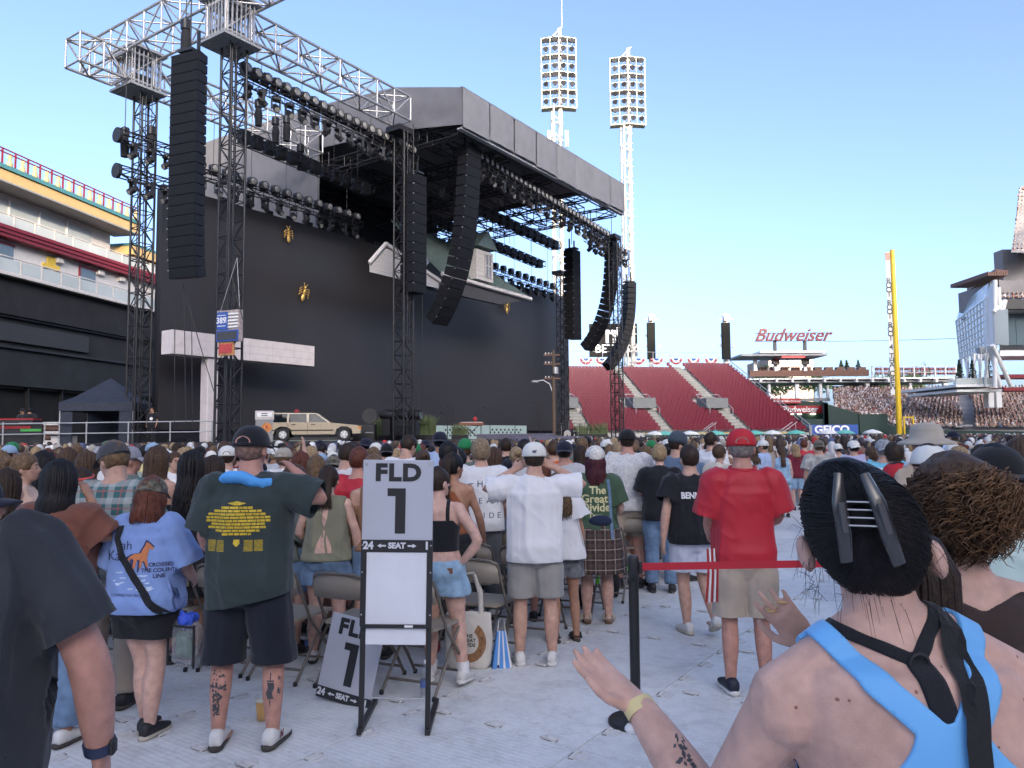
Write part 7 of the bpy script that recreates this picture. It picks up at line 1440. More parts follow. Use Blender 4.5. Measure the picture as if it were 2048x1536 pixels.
def chair_proto():
    t = thing('folding_chair', 'x', 'chair')
    b = MB(); V = []; n_ = 8
    for i in range(n_+1):                                 # seat with rounded rear edge
        a = i/n_; w_ = .205*(1-.18*(1-a)**2); y = -.20+.40*a; V.append((w_, y))
    poly = [(x,y) for x, y in V]+[(-x,y) for x, y in reversed(V)]; b.prism(poly, (0,0,.435), (1,0,0), (0,1,0), (0,0,.022)); b.build('seat', M_chair, t)
    b = MB(); fr, bk = [], []
    for i in range(9): x = -.215+.43*i/8; y = -.265-.028*math.cos((i/8-.5)*PI); ht = .80-.045*abs((i/8-.5)*2)**4; fr.append((x,y,ht)); bk.append((x,y+.012,.635))
    pts = fr+bk+[(x,y-.014,z) for x, y, z in fr]+[(x,y-.014,z) for x, y, z in bk]; k = 9; fs = [(i,i+1,k+i+1,k+i) for i in range(8)]+[(2*k+i,3*k+i,3*k+i+1,2*k+i+1) for i in range(8)]+[(i,2*k+i,2*k+i+1,i+1) for i in range(8)]+[(k+i,k+i+1,3*k+i+1,3*k+i) for i in range(8)]
    b.add(pts, fs, True); b.build('backrest', M_chair, t)
    for s_ in (-1,1):
        MB().path([(s_*.205,-.28,.785),(s_*.222,-.262,.72),(s_*.224,-.12,.44),(s_*.224,.12,.18),(s_*.224,.235,.012)], .0115, 8).build('front_leg', M_tube, t); MB().path([(s_*.200,.14,.435),(s_*.202,-.05,.24),(s_*.204,-.26,.012)], .0110, 8).build('rear_leg', M_tube, t)
        MB().lathe([(.015,0),(.016,.02),(.012,.03)],8,(s_*.224,.237,0)).build('rubber_foot', S_BLK, t); MB().lathe([(.015,0),(.016,.02),(.012,.03)],8,(s_*.204,-.263,0)).build('rubber_foot', S_BLK, t)
    MB().path([(-.205,-.28,.785),(-.15,-.30,.808),(0,-.305,.812),(.15,-.30,.808),(.205,-.28,.785)], .0115, 8).build('top_rail', M_tube, t); MB().path([(-.224,.20,.07),(.224,.20,.07)], .010, 6).build('cross_bar', M_tube, t); MB().path([(-.203,-.19,.09),(.203,-.19,.09)], .010, 6).build('cross_bar', M_tube, t)
    return t
E0, EU, ER = Vector((-.64,5.55,0)), Vector((.42,.74,0)), Vector((-.492,.175,0)); CF = math.atan2(.35,.936)
CH = chair_proto(); first = True
for k in range(11):
    for i in range(10 if k < 6 else 4):
        loc = E0+EU*k+ER*i+Vector((rnd.uniform(-.03,.03),rnd.uniform(-.03,.03),0)); rz = -CF+rnd.uniform(-.05,.05); lab = 'tan folding chair in the %s row, %s from the aisle' % (ORD[k], ORD[i])
        if first: CH.location = loc; CH.rotation_euler[2] = rz; CH['label'] = lab; CH['group'] = 'folding chairs in the left block'; first = False
        else: dup(CH, loc, rz, lab, 'folding chairs in the left block')
        if i == 0 and k in (2,3,4,5,7): tgt = thing('seat_tag', 'lime green paper tag on the aisle chair of the %s row' % ORD[k], 'tag', loc+Vector((.20,-.12,.30)), rz+.5, 'lime seat tags'); MB().bev((0,0,.08),(.035,.004,.15),.001).build('paper', mat('lime_paper', (.14,.72,.04), .6), tgt); MB().tube((0,.0,.15),(0,.01,.2),.002,seg=4).build('string', C_WHT, tgt)
for i in range(8):
    for k in range(4): loc = Vector((2.55,3.2,0))+EU*(k*1.1)+Vector((.492,-.175,0))*i*1.0; dup(CH, loc, -CF, 'tan folding chair in the right block, %s row, %s from the aisle' % (ORD[k], ORD[i]), 'folding chairs in the right block')
tb = thing('tote_bag', 'cream canvas tote bag with horseshoe print on a folding chair', 'bag', PG(938,1334), -.12); C_CNV = cloth('cream_canvas', (.60,.57,.51), bump=.4)
b = MB(); R3 = []
for z, w_, d_ in ((0,.15,.05),(.03,.172,.06),(.15,.182,.055),(.30,.178,.04),(.40,.172,.02),(.415,.17,.012)): R3.append([(w_*math.copysign(abs(math.cos(a))**.4,math.cos(a)), d_*math.copysign(abs(math.sin(a))**.6,math.sin(a)), z) for a in [2*PI*j/28 for j in range(28)]])
b.rings(R3); tbm = finish(folds(fuse(b, .009, 1), .007, f=9), 'bag_body', C_CNV, tb)
for y in (-.02,.03): MB().path([(-.10,y,.38),(-.105,y-.01,.55),(-.07,y,.70),(.04,y+.02,.71),(.09,y,.56),(.095,y,.38)], [(.004,.018)]*6, 6, up=(0,1,0)).build('handle', C_CNV, tb)
hs_ = [(math.cos(a)*.8, math.sin(a)*.9) for a in [PI*.68+2*PI*.82*j/20 for j in range(21)]]; hs_ += [(math.cos(a)*.45, math.sin(a)*.55) for a in [PI*.68+2*PI*.82*(20-j)/20 for j in range(21)]]
hsh = [(.8*math.sin(t), -.9*math.cos(t)) for t in [-2.6+5.2*j/20 for j in range(21)]]+[(.45*math.sin(t), -.52*math.cos(t)) for t in [2.6-5.2*j/20 for j in range(21)]]
q4 = []; 
for j in range(20): q4.append([hsh[j],hsh[j+1],hsh[40-j],hsh[41-j]])
tag(print_poly([tbm], q4, mat('horseshoe_brown', (.26,.13,.055), .7, var=.2, scale=30), tb, .01, .20, .165), None, None, None, 'stuff')
for t_, z in (('THE',.245),('GREAT',.212),('DIVIDE',.178)): print_text([tbm], t_, .036, M_ink, tb, .005, z, bold=.001)
for i, ch in enumerate('KAHAN'): a = 2.25-i*.42; print_text([tbm], ch, .036, M_ink, tb, .01+.103*math.sin(a), .20-.116*math.cos(a), -PI/2+a*0+.2*i-.2+PI/2*.6)
print_poly([tbm], [[(math.cos(2*PI*j/10)*(1 if j % 2 else .6), math.sin(2*PI*j/10)*(1 if j % 2 else .6)) for j in range(10)]], mat('leaf_red', (.45,.07,.03), .7), tb, -.015, .075, .03, off=.006)
sb = thing('striped_bag', 'small blue and white striped bag beside the tote bag', 'bag', PG(1003,1334), .2)
for j in range(9): x0, x1 = -.075+j*.0167, -.075+(j+1)*.0167; MB().add([(x0,-.04,0),(x1,-.04,0),(x1*.45,-.015,.27),(x0*.45,-.015,.27),(x0,.05,0),(x1,.05,0),(x1*.45,.02,.27),(x0*.45,.02,.27)], [(0,1,2,3),(7,6,5,4),(3,2,6,7),(0,3,7,4),(1,5,6,2)]).build('stripe', [mat('bag_blue', (.09,.28,.66), .7),C_WHT][1 if j % 3 == 2 else 0], sb)
MB().path([(-.03,0,.26),(-.02,-.01,.36),(.02,.0,.36),(.03,0,.26)], .005, 6).build('handle', C_CNV, sb)
cp = thing('beer_cup', 'plastic cup of beer standing on the floor between the tattooed legs', 'cup', PG(524,1441), 0)
MB().lathe([(.031,.004),(.040,.118)],24).build('beer', mat('beer', (.60,.30,.015), .2, var=.1), cp); MB().lathe([(.040,.118),(.041,.128)],24).build('foam', mat('beer_foam', (.75,.68,.52), .8), cp); MB().lathe([(.033,0),(.044,.15),(.046,.152),(.043,.15)],24,caps=False).build('cup_wall', MATS['clear_plastic'], cp)
for k, (px, py, h_, lab) in enumerate(((850,1395,.24,'tall clear water bottle standing right of the sign frame'),(735,1310,.18,'clear water bottle on the floor behind the sign'),(617,1305,.2,'clear water bottle under the chairs left of the sign'))):
    t = thing('water_bottle', lab, 'bottle', PG(px,py), 0, 'water bottles'); MB().lathe([(.030,0),(.033,.01),(.033,h_*.62),(.028,h_*.75),(.013,h_*.9),(.013,h_)],16).build('bottle', M_clear, t); MB().lathe([(.0335,h_*.3),(.0335,h_*.5)],16,caps=False).build('label_wrap', mat('bottle_label', (.10,.16,.40), .5), t); MB().lathe([(.015,h_*.94),(.015,h_+.008)],12).build('lid', C_WHT, t)
for k, (px, py, sx, sy, sz, mm, lab) in enumerate(((395,1322,.20,.13,.10,C_MARN,'slumped maroon bag on the floor by the tan chairs'),(865,1302,.07,.06,.05,MATS['sign_red'],'small red pouch on the floor behind the crop top wearer'),(1225,1195,.10,.08,.15,C_FLOR,'black and white floral bag on the floor by the tartan skirt'),(1165,1215,.12,.09,.10,C_BLK,'black bag under a chair near the tartan skirt'))):
    t = thing('bag', lab, 'bag', PG(px,py), .3*k); b = MB().ell((0,0,sz),(sx,sy,sz),18,12); fb_ = finish(folds(fuse(b, .010, 1), .02, f=10, seed=k*3.), 'bag_body', mm, t); MB().path([(-sx*.5,0,sz*1.6),(0,-.02,sz*2.5),(sx*.5,0,sz*1.6)], .007, 6).build('handle', mm, t)
# ================================================================== the crowd behind: individuals
def face(p, r):
    for s_ in (-1,1): MB().ell(p.Hd((s_*.030,.094,1.640))*p.k,(.012*p.k,.006,.006*p.k),8,5).build('eye', mat('eye_dark', (.03,.025,.02), .2), r); MB().path([p.Hd((s_*.048,.088,1.664))*p.k, p.Hd((s_*.018,.098,1.668))*p.k], .004, 5).build('eyebrow', H_DBR, r)
    MB().path([p.Hd((-.022,.100,1.572))*p.k, p.Hd((0,.106,1.571))*p.k, p.Hd((.022,.100,1.572))*p.k], [.003,.005,.003], 6).build('mouth', mat('lip', (.34,.12,.10), .5), r)
def beanie(p, r, m):
    R = [[p.Hd((.096*math.cos(a)*c,-.004+.114*math.sin(a)*c,z))*p.k for a in [2*PI*j/18 for j in range(18)]] for c, z in ((1,1.655),(1.03,1.69),(.97,1.72),(.8,1.76),(.5,1.785),(.05,1.795))]; MB().rings(R).build('beanie', m, r)
def bucket(p, r, m):
    R = [[p.Hd((a_*math.cos(a),-.004+(a_+.018)*math.sin(a),z))*p.k for a in [2*PI*j/22 for j in range(22)]] for a_, z in ((.175,1.645),(.165,1.662),(.100,1.69),(.094,1.74),(.080,1.775),(.03,1.79))]; MB().rings(R).build('sun_hat', m, r)
ARMS = {'': (None,None), 'phone': (((-.24,.10,1.20),(-.09,.30,1.40)),((.24,.10,1.20),(.10,.30,1.40))), 'cross': (((-.24,.05,1.14),(.02,.20,1.18)),((.24,.05,1.14),(-.02,.21,1.15))), 'up': (None,((.26,.06,1.52),(.20,.14,1.78))), 'front': (((-.25,.05,1.14),(-.13,.24,1.08)),((.25,.05,1.14),(.13,.24,1.08))), 'ear': (None,((.30,.04,1.24),(.13,.06,1.52)))}
PEOPLE = []
def quick(px, ytop, d, rz, sex, fat, sk, hair, hm, hat, top, tm, bot, bm, label, arms='', head=(0,0), vox=.017, group='standing concert-goers'):
    hor = 872+(1024-px)*.007; zt = EYE-(ytop-hor)/F_PX*d; h = max(1.2, min(1.95, zt-(.02 if hat else .015)))
    aL, aR = ARMS[arms]; p = Pose(h, fat, sex, armL=aL, armR=aR, head=head, seg=14); r = stand(label, px, d, rz, group); bd = body(p, r, sk, vox, it=1)
    if top == 'tank': on_skin(bd, 'top', lambda v: np.maximum(np.minimum(np.minimum(v[:,2]/p.k-.93, 1.315-v[:,2]/p.k), .205*(.55+.45*fat)-np.abs(v[:,0]/p.k)), np.minimum(np.minimum(.02-np.abs(np.abs(v[:,0]/p.k)-.088), v[:,2]/p.k-1.25), 1.6-v[:,2]/p.k)), tm, r, .010)
    else: tee(p, r, tm, hem=.84, sleeve={'tee':.46,'long':.95,'vest':.0}[top], drape=1.03, boxy=.02, sl_off=.026, seed=px*.37, vox=.018, amp=.015)
    if bot == 'skirt': skirt(p, r, bm, hem=.55, vox=.02)
    else: shorts(p, r, bm, name='trousers' if bot == 'jeans' else 'shorts', hem=.10 if bot == 'jeans' else .55, off=.014, vox=.019)
    shoes(p, r, S_WHT if px % 2 else S_BLK, S_SOLE, p.k)
    if hair == 'S': hair_cap(p, hm, r, k=p.k, thick=.010, amp=.005)
    elif hair == 'N': hair_cap(p, hm, r, k=p.k, thick=.003, amp=.001)
    else:
        hair_cap(p, hm, r, k=p.k, thick=.013, amp=.005)
        if hair == 'B': o = MB().ell(p.Hd((0,-.125,1.70))*p.k,(.05,.045,.045),12,8); o.build('hair_bun', hm, r)
        else: hair_long(p, hm, r, {'L':.33,'W':.36,'P':.30,'M':.14}[hair], {'L':130,'W':120,'P':60,'M':120}[hair], p.k, {'L':.004,'W':.018,'P':.008,'M':.004}[hair], px, side=.3 if hair == 'P' else 1., r0=.011, top=not hat or hat[0] == 'band')
    if hat: 
        if hat[0] == 'bucket': bucket(p, r, hat[1])
        elif hat[0] == 'beanie': beanie(p, r, hat[1])
        elif hat[0] == 'band': MB().path([p.Hd((.090*math.cos(a),-.004+.108*math.sin(a),1.70+.02*math.sin(a)))*p.k for a in [2*PI*j/18 for j in range(19)]], [(.004,.012)]*19, 6).build('headband', hat[1], r)
        else: cap_hat(p, hat[1], r, p.k, brim=hat[0], open_m=hm)
    if abs(rz) > 1.0: face(p, r)
    PEOPLE.append((r, p)); return r, p
gcap = cloth('heather_grey_cap', (.26,.26,.30)); wcap = MATS['white_cap']; ncap = cloth('navy_cap', (.012,.014,.03)); kcap = cloth('black_cap', (.012,.012,.014)); bcap = cloth('pale_blue_cap', (.28,.40,.55)); tanh = cloth('tan_hat', (.40,.36,.30)); camo = C_CAMO
C_STR = plaid('striped_white', (.62,.62,.63), (.5,.5,.52), (.3,.3,.33), 30.); C_JRS = cloth('white_red_jersey', (.62,.60,.60)); C_COR = cloth('coral_cotton', (.62,.09,.08)); C_PCH = cloth('peach_satin', (.55,.38,.30)); C_GRT = cloth('green_grey_cotton', (.12,.145,.125)); C_PAT = cloth('white_patterned', (.55,.55,.55), var=.2, sc=40); C_LIL = cloth('lilac_cotton', (.42,.42,.60)); C_LGR = cloth('light_grey_cotton', (.46,.47,.49))
Q = quick
Q(-52,940,2.95,-1.45,'m',1.05,SK_F,'S',H_BRN,('front',ncap),'tee',C_COR,'shorts',C_KHA,'person in coral top whose navy cap brim enters at the left edge','front')
Q(18,938,5.6,.1,'f',1.05,SK_F,'L',H_DBR,None,'tee',C_BLK,'jeans',C_DEN,'dark-haired person at the left edge behind the charcoal shirt')
Q(52,906,6.4,-1.25,'f',1.0,SK_F,'B',H_LBR,None,'vest',C_PCH,'shorts',C_DEN,'person in peach satin top with light brown hair turned to the right')
Q(90,903,6.9,.1,'f',1.0,SK_T,'L',H_BLK,None,'tee',C_STR,'jeans',C_DEN,'person in white striped shirt with long black hair at left','ear')
Q(138,896,8.4,.0,'f',1.0,SK_F,'L',H_BRN,None,'tee',C_WHT,'jeans',C_DEN,'person with long brown hair holding up a phone at left','phone')
Q(176,903,7.4,.0,'f',1.0,SK_F,'L',H_BRN,None,'tank',C_BLK,'shorts',C_DEN,'person with very long straight brown hair behind the headband wearer')
Q(168,932,5.75,PI+.3,'f',.95,SK_F,'S',H_DBR,('band',MATS['coral_cotton']),'tee',C_BLK,'shorts',C_COR,'person in black top and coral shorts with pink headband facing the camera','front',(0,-.35))
Q(258,890,7.0,-.9,'m',1.08,SK_R,'S',H_GRY,('front',gcap),'tee',C_GRT,'shorts',C_KHA,'person in grey-green shirt and grey cap turned to the right')
Q(306,884,11.,.1,'m',1.1,SK_T,'N',H_DBR,('front',bcap),'tee',C_YEL,'shorts',C_KHA,'person in pale yellow shirt and light blue cap')
Q(318,893,6.7,-.35,'f',1.02,SK_F,'W',H_BRN,None,'tank',C_TAN,'jeans',C_DEN,'person with long wavy brown hair in tan strappy top')
Q(386,902,6.2,-.2,'f',1.1,SK_T,'W',H_BLK,None,'tank',C_BLK,'skirt',C_FLOR,'person in black tank top and patterned skirt with black curls')
Q(350,903,9.2,PI+.9,'f',.9,SK_F,'S',H_BRN,None,'tee',C_WHT,'shorts',C_DEN,'young person in white shirt looking back to the left')
Q(428,912,7.0,.2,'f',1.0,SK_F,'L',H_DBR,None,'tee',C_PNK,'skirt',C_PNK,'person with long dark hair in dusty pink dress beside the green shirt')
Q(400,890,11.5,.0,'m',1.0,SK_F,'S',H_BRN,('back',kcap),'tee',C_BLK,'jeans',C_DEN,'person with black cap far behind the black curls')
Q(527,889,10.,-.1,'m',1.05,SK_F,'N',H_BRN,('front',wcap),'tee',C_LGR,'shorts',C_KHA,'person with white cap between the car and the green shirt')
Q(568,893,8.8,-.1,'f',1.05,SK_F,'S',H_LBR,('front',tanh),'tee',C_WHT,'jeans',C_DEN,'person in white shirt and tan cap raising a phone overhead','up')
Q(592,928,6.5,-.9,'f',.95,SK_F,'P',H_BRN,None,'tee',C_GRT,'shorts',C_DEN,'slim person in grey-green top and denim seen from the side','front')
Q(634,910,7.1,.1,'f',1.0,SK_F,'P',H_LBR,None,'tank',C_TAN,'shorts',C_DEN,'bare-backed person with light brown plait near the olive blouse')
Q(603,904,8.4,.2,'f',1.0,SK_F,'W',H_RED,None,'tee',C_BLK,'jeans',C_DEN,'person with curly auburn hair in black shirt')
Q(622,893,9.8,-.2,'f',1.0,SK_F,'W',H_BLD,None,'tee',C_LGR,'jeans',C_DEN,'person with ash blond waves left of the jersey')
Q(692,884,7.7,-.5,'m',1.08,SK_F,'S',H_DBR,None,'tee',C_JRS,'shorts',C_NAVY,'person in white jersey with red shoulder stripes','front',(-.3,-.3))
Q(718,893,6.95,-.1,'m',1.05,SK_R,'S',H_RED,None,'tee',C_RED,'shorts',C_NAVY,'ginger-haired person in red T-shirt left of the section sign','',(0,-.1))
Q(748,908,6.3,.1,'f',1.0,SK_F,'P',H_LBR,None,'tank',C_TAN,'shorts',C_DEN,'light brown haired person half hidden by the section sign')
Q(812,868,9.4,-.3,'m',1.0,SK_F,'S',H_DBR,None,'tee',C_WHT,'jeans',C_DEN,'tall dark-haired person in white shirt above the section sign','',(-.3,-.4))
Q(752,884,11.5,.0,'m',1.0,SK_F,'N',H_DBR,('front',wcap),'tee',C_GRT,'jeans',C_DEN,'person with white cap above the left corner of the sign')
Q(774,886,11.,.1,'m',1.0,SK_F,'S',H_BLK,('back',kcap),'tee',C_BLK,'jeans',C_DEN,'person in black with black cap just above the sign')
Q(846,900,9.,.2,'f',1.,SK_F,'B',H_BRN,None,'tee',C_LBL,'jeans',C_DEN,'person with brown bun in pale blue shirt right above the sign')
Q(898,883,7.9,-.55,'m',1.,SK_F,'S',H_BLK,None,'tee',C_LBL,'jeans',C_DEN,'black-haired person in pale blue shirt looking to the right','',(-.4,0))
Q(880,862,10.5,0.,'m',1.1,SK_T,'N',H_BLK,('back',ncap),'tee',C_LBL,'shorts',C_NAVY,'tall person in navy cap with orange top, pale blue shirt')
Q(930,880,10.2,.1,'m',1.,SK_F,'S',H_BRN,('beanie',cloth('green_knit',(.02,.20,.07))),'tee',C_GRT,'jeans',C_DEN,'person with bright green beanie')
Q(918,898,8.6,-.2,'f',1.,SK_B,'P',H_BLK,None,'tee',C_BLK,'jeans',C_DEN,'person with braided black hair beside the tour shirt')
Q(988,894,9.,-.6,'f',1.,SK_F,'M',H_BRN,('band',C_MARN),'tee',C_PNK,'jeans',C_DEN,'person with red patterned headscarf in pink top')
Q(1012,876,12.,0.,'m',1.,SK_F,'S',H_DBR,None,'tee',C_BLK,'jeans',C_DEN,'person with dark tousled hair and black shirt near the covered riser')
Q(1032,894,9.6,.2,'f',1.,SK_F,'B',H_BLD,None,'tee',C_LGR,'jeans',C_DEN,'person with blond bun left of the white cap')
Q(1000,930,8.1,.3,'f',1.,SK_F,'M',H_DBR,None,'tee',C_BLUG,'jeans',C_DEN,'dark bobbed person in slate blue left of the white T-shirt')
Q(1108,880,10.2,-.1,'m',1.05,SK_F,'S',H_BRN,None,'tee',C_ORA,'shorts',C_NAVY,'person in bright orange T-shirt')
Q(1128,880,8.8,-.05,'m',1.05,SK_R,'N',H_DBR,('back',ncap),'tee',C_LGR,'shorts',C_KHA,'person in pale grey shirt and navy cap right of the white T-shirt')
Q(1160,892,11.,.1,'f',1.,SK_F,'L',H_DBR,None,'tee',C_BLK,'jeans',C_DEN,'person with long dark hair and black top behind the bandana')
Q(1212,878,12.,.05,'m',1.,SK_F,'N',H_DBR,('front',wcap),'tee',C_BLUG,'jeans',C_DEN,'person in slate blue with white cap right of the bandana')
Q(1238,884,9.9,.05,'f',1.08,SK_P,'P',H_BLD,None,'vest',C_PUR,'skirt',C_PUR,'person in lilac checked dress with blond tied hair')
Q(1254,857,9.1,-.05,'m',1.12,SK_R,'N',H_DBR,('front',kcap),'tee',C_PAT,'shorts',C_KHA,'tall person in white patterned shirt and black cap')
Q(1318,887,8.8,-.15,'f',1.12,SK_P,'S',H_BLD,None,'tee',C_BLK,'jeans',C_DEN,'short-haired blond person in black T-shirt and jeans','cross')
Q(1290,892,11.,.1,'f',1.,SK_P,'M',H_LBR,None,'tee',C_TAN,'jeans',C_DEN,'person with light brown hair between the patterned shirt and black T-shirt')
Q(1352,866,9.5,-1.05,'m',1.1,SK_F,'S',H_DBR,('beanie',cloth('slate_knit',(.05,.07,.09))),'tee',C_BLUG,'jeans',C_DEN,'person in slate blue T-shirt and dark beanie with folded arms','cross',(-.2,-.15))
Q(1380,889,11.,-.3,'m',1.,SK_F,'S',H_DBR,('front',cloth('slate_cap',(.08,.10,.13))),'tee',C_BLUG,'jeans',C_DEN,'person with slate cap behind the folded arms')
Q(1422,864,12.,-.9,'m',1.,SK_F,'S',H_DBR,None,'tee',C_WHT,'jeans',C_NAVY,'dark-haired person in white shirt left of the red cap')
Q(1438,888,10.4,-.8,'f',1.,SK_F,'S',H_BRN,None,'tee',C_CRM,'jeans',C_DEN,'person in cream top left of the red polo','front')
Q(1498,886,11.6,1.0,'f',1.,SK_F,'M',H_BRN,None,'tee',C_LGR,'jeans',C_DEN,'brown-haired person with shoulder bag right of the red cap')
Q(1525,879,15.,.9,'m',1.05,SK_T,'N',H_DBR,('front',wcap),'tee',C_LBL,'shorts',C_KHA,'person in pale blue polo shirt and white cap in the aisle','front')
Q(1562,894,16.5,-.1,'f',1.15,SK_P,'P',H_BRN,None,'vest',C_LDEN,'shorts',C_LDEN,'person in denim dungarees standing in the aisle')
Q(1590,888,18.,.1,'f',1.05,SK_P,'M',H_BLD,None,'tee',C_MARN,'shorts',C_LDEN,'blond person in maroon top and denim shorts')
Q(1607,880,19.,.0,'m',1.05,SK_F,'S',H_RED,None,'tee',C_RED,'shorts',C_KHA,'person in red shirt beside the maroon top')
Q(1637,879,14.,-.2,'m',1.15,SK_F,'S',H_LBR,('back',camo),'tee',C_TIE,'shorts',C_BLK,'person in grey tie-dye shirt and camouflage cap')
Q(1675,886,17.,.0,'f',1.,SK_F,'N',H_BRN,('back',wcap),'tank',C_WHT,'shorts',C_LDEN,'person in white top and white cap above the black hair')
Q(1706,879,13.,.05,'m',1.05,SK_F,'S',H_BLK,('back',wcap),'tee',C_LIL,'shorts',C_KHA,'person in lilac-blue shirt with white cap worn backwards')
Q(1742,893,11.,.4,'f',1.,SK_F,'P',H_BRN,None,'tee',C_LIL,'jeans',C_DEN,'person in pale lilac shirt with brown ponytail')
Q(1766,877,9.4,-.1,'m',1.1,SK_F,'S',H_GRY,('back',cloth('grey_camo_cap',(.28,.29,.31),var=.5,sc=40)),'tee',C_AQU,'shorts',C_KHA,'person in aqua T-shirt and patterned grey cap')
Q(1786,884,7.6,-.1,'m',1.0,SK_F,'S',H_DBR,None,'tee',C_WHT,'jeans',C_DEN,'dark-haired person in white shirt right of the aqua T-shirt')
Q(1790,922,5.6,.8,'m',.95,SK_F,'S',H_DBR,('front',MATS['red_cap']),'tee',C_WHT,'shorts',C_NAVY,'young person in white shirt and red cap')
Q(1852,852,5.6,.1,'m',1.1,SK_R,'S',H_GRY,('bucket',tanh),'tee',C_KHA,'shorts',C_KHA,'person with wide tan sun hat')
Q(1856,886,4.6,.1,'m',1.05,SK_F,'S',H_DBR,('front',wcap),'tee',C_NAVY,'shorts',C_KHA,'person with white cap below the tan sun hat')
Q(1988,886,2.9,-.15,'m',1.15,SK_T,'S',H_BLK,('back',kcap),'tee',C_MINT,'shorts',C_KHA,'person in mint and grey jersey with black cap at right',vox=.012)
Q(1962,889,7.,.3,'f',1.,SK_F,'B',H_DBR,None,'tank',C_BLK,'jeans',C_DEN,'person with curly dark bun at right')
Q(2008,882,5.9,1.1,'m',1.1,SK_T,'S',H_DBR,('front',camo),'tee',C_GRT,'shorts',C_KHA,'bearded person in camouflage cap looking left','front',(.2,-.25))
Q(2042,876,4.3,.5,'f',1.05,SK_T,'L',H_BRN,None,'tank',C_BLK,'shorts',C_DEN,'tall brown-haired person in black top at the right edge')
Q(1925,905,9.,.5,'f',1.,SK_F,'M',H_BRN,None,'tank',C_WHT,'shorts',C_DEN,'person in white top between the curls and the bun')
# staff on the backstage platform
def staff(px, d, z, rz, label, hat=None, m=C_BLK):
    r, p_ = quick(px, 0, d, rz, 'm', 1.1, SK_T, 'S', H_BLK, hat, 'tee', m, 'jeans', C_BLK, label, group='stage crew'); return r
for px, d, rz, lab, hat in ((303,37.5,PI-.1,'bearded crew member in black standing at the guard rail',None),(43,38.2,PI-.2,'crew member in black with cap behind the red-topped case',('front',kcap)),(58,37.6,.4,'crew member in black seen from behind near the cases',None)):
    n0 = len(PEOPLE); hor = 872+(1024-px)*.007; r, p_ = quick(px, hor-(.0)+(EYE-1.80)*F_PX/d*-1*-1, d, rz, 'm', 1.1, SK_T, 'S', H_BLK, hat, 'tee', C_BLK, 'jeans', C_BLK, lab, group='stage crew', vox=.02); r.location.z = 1.5; PEOPLE.pop()
bdg = thing('pass_badge', 'round white pass on the chest of the crew member at the rail', 'badge', (PX(306,872,37.5).x, 37.28, 2.72), 0); MB().path([(0,-.02,0),(0,.0,0)], .08, 12).build('disc', C_WHT, bdg)
# ------------------------------------------------------------------ further rows: copies of these people in other colours
rg = random.Random(21); taken = [(r.location.x, r.location.y) for r, p in PEOPLE]+[(o.location.x,o.location.y) for o in bpy.data.objects if o.parent is None and o.name.startswith('person')]
TOPS = [('white',C_WHT),('black',C_BLK),('dusty pink',C_PNK),('slate blue',C_BLUG),('cream',C_CRM),('maroon',C_MARN),('sage',C_SAGE),('pale blue',C_LBL),('light grey',C_LGR),('rust brown',C_BRN),('olive',C_OLV),('tan',C_TAN),('grey-green',C_GRT),('navy',C_NAVY),('white',C_WHT),('black',C_BLK)]
HAIRS = [('black',H_BLK),('dark brown',H_DBR),('brown',H_BRN),('light brown',H_LBR),('blond',H_BLD),('auburn',H_RED)]; SKN = [SK_P,SK_F,SK_F,SK_T,SK_R,SK_B]; BOTS = [C_DEN,C_LDEN,C_BLK,C_KHA,C_NAVY]
protos = [(r, p) for r, p in PEOPLE if abs(r.rotation_euler[2]) < .6 and r.location.y > 6]
def recolour(o, m):
    if o.type == 'MESH' and o.material_slots: o.material_slots[0].link = 'OBJECT'; o.material_slots[0].material = m
def clone(x, y, rz, where, group):
    src, p = rg.choice(protos); tn, tm = rg.choice(TOPS); hn, hm = rg.choice(HAIRS); sk = rg.choice(SKN); bm = rg.choice(BOTS)
    capd = any(c.name.startswith(('cap','beanie')) for c in src.children)
    lab = 'person in %s top with %s, %s' % (tn, (hn+' hair') if not capd else 'a hat', where)
    o = dup(src, (x,y,0), rz, lab, group); s_ = rg.uniform(.90,1.0); o.scale = (s_,s_,s_)
    for c in o.children:
        b = c.name.split('.')[0]
        if b == 'body': recolour(c, sk)
        elif b in ('shirt','top'): recolour(c, tm)
        elif b.startswith('hair'): recolour(c, hm)
        elif b in ('shorts','trousers','skirt'): recolour(c, bm)
    taken.append((x,y)); return o
def free(x, y, r=.42): return all((x-a)**2+(y-b)**2 > r*r for a, b in taken)
cnt = 0
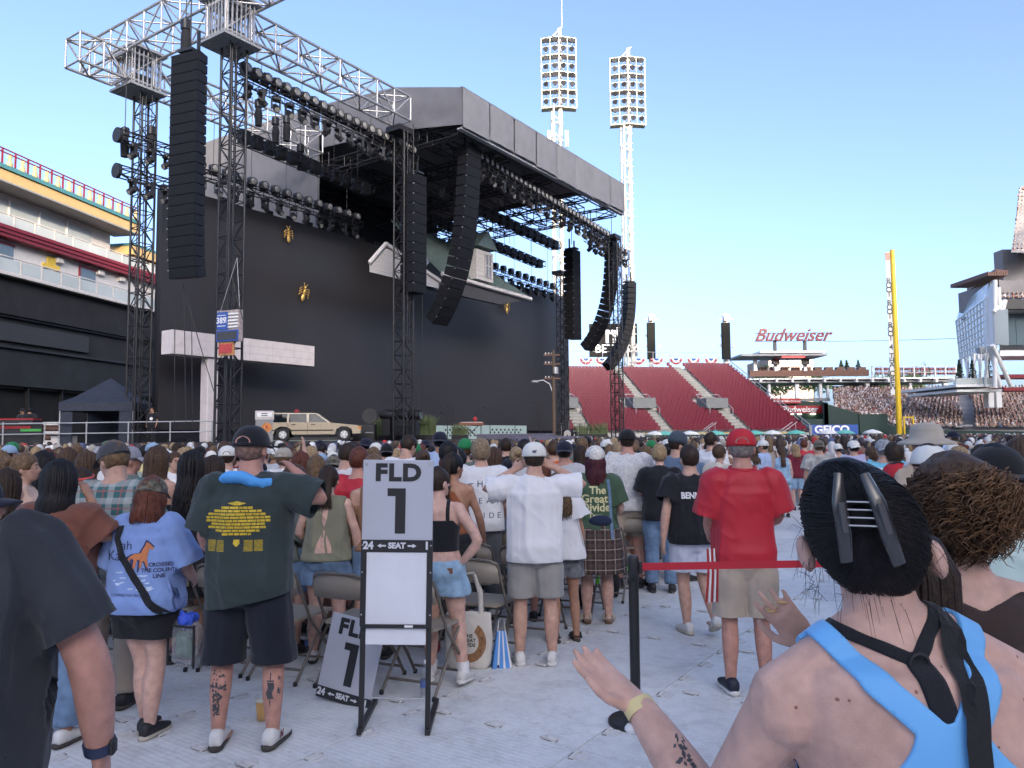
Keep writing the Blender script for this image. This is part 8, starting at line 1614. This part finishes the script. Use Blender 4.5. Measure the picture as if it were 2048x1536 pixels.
for k in range(1, 15):
    for i in range(0, 26):
        c = E0+EU*k+ER*i; c = c+Vector((.35,.936,0))*.42+Vector((rg.uniform(-.08,.08),rg.uniform(-.1,.1),0))
        px = 1024+F_PX*c.x/c.y
        if cnt > 175 or px < -60 or c.y > 17.5 or c.y < 7.0 or rg.random() < .16 or not free(c.x, c.y): continue
        clone(c.x, c.y, rg.uniform(-.35,.35), '%s left row, %s from aisle' % (ORD[k], ORD[i]), 'people in the left block'); cnt += 1
for k in range(0, 16):
    for i in range(0, 7):
        c = Vector((2.7,4.6,0))+EU*k+Vector((.5,-.17,0))*i; c += Vector((rg.uniform(-.08,.08),rg.uniform(-.1,.1),0)); px = 1024+F_PX*c.x/c.y
        if px > 2110 or px < 1800 or c.y < 5.2 or rg.random() < .12 or not free(c.x, c.y, .45): continue
        clone(c.x, c.y, rg.uniform(-.2,.7), '%s right row, %s from aisle' % (ORD[k], ORD[i]), 'people in the right block'); cnt += 1
# ------------------------------------------------------------------ the far crowd, one mass of heads up to the stage and the fence
rg = random.Random(33); near, far = [], []
gx, gy = .62, .92
for a in range(-70, 130):
    for b in range(-30, 90):
        c = Vector((0,16,0))+Vector((.936,-.35,0))*a*gx+Vector((.35,.936,0))*b*gy+Vector((rg.uniform(-.2,.2),rg.uniform(-.3,.3),0)); x, y = c.x, c.y
        if y < 15.2 or y > 84: continue
        px = 1024+F_PX*x/y
        if px < -80 or px > 2130: continue
        q = c-S0; u, n = q.dot(SU), q.dot(SN)
        if n < 14.2 and -6 < u < 46: continue
        if x < -9 and y > 33.5: continue
        if n < 16 and u >= 46 and y > 60: continue
        if y < 19 and (not free(x, y, .5) or (px > 1560 and px < 1840)): continue
        if y < 18.6 and x < (y-6.04)*.577+.6 and y < 17.2: continue
        if y > 30 and rg.random() < .35: continue
        (near if y < 30 else far).append((x, y, 0, rg.uniform(-.5,.5), rg.uniform(.84,.94) if px < 1150 else rg.uniform(.86,.97)))
tag(obj('standing_crowd', crowd_mesh('standing_crowd', near, False, 41)), 'dense standing crowd in front of the stage behind the nearer rows', 'crowd', None, 'stuff')
tag(obj('distant_crowd', crowd_mesh('distant_crowd', far, False, 42)), 'distant mass of heads reaching to the outfield wall', 'crowd', None, 'stuff')
bpy.data.scenes.remove(WORK)
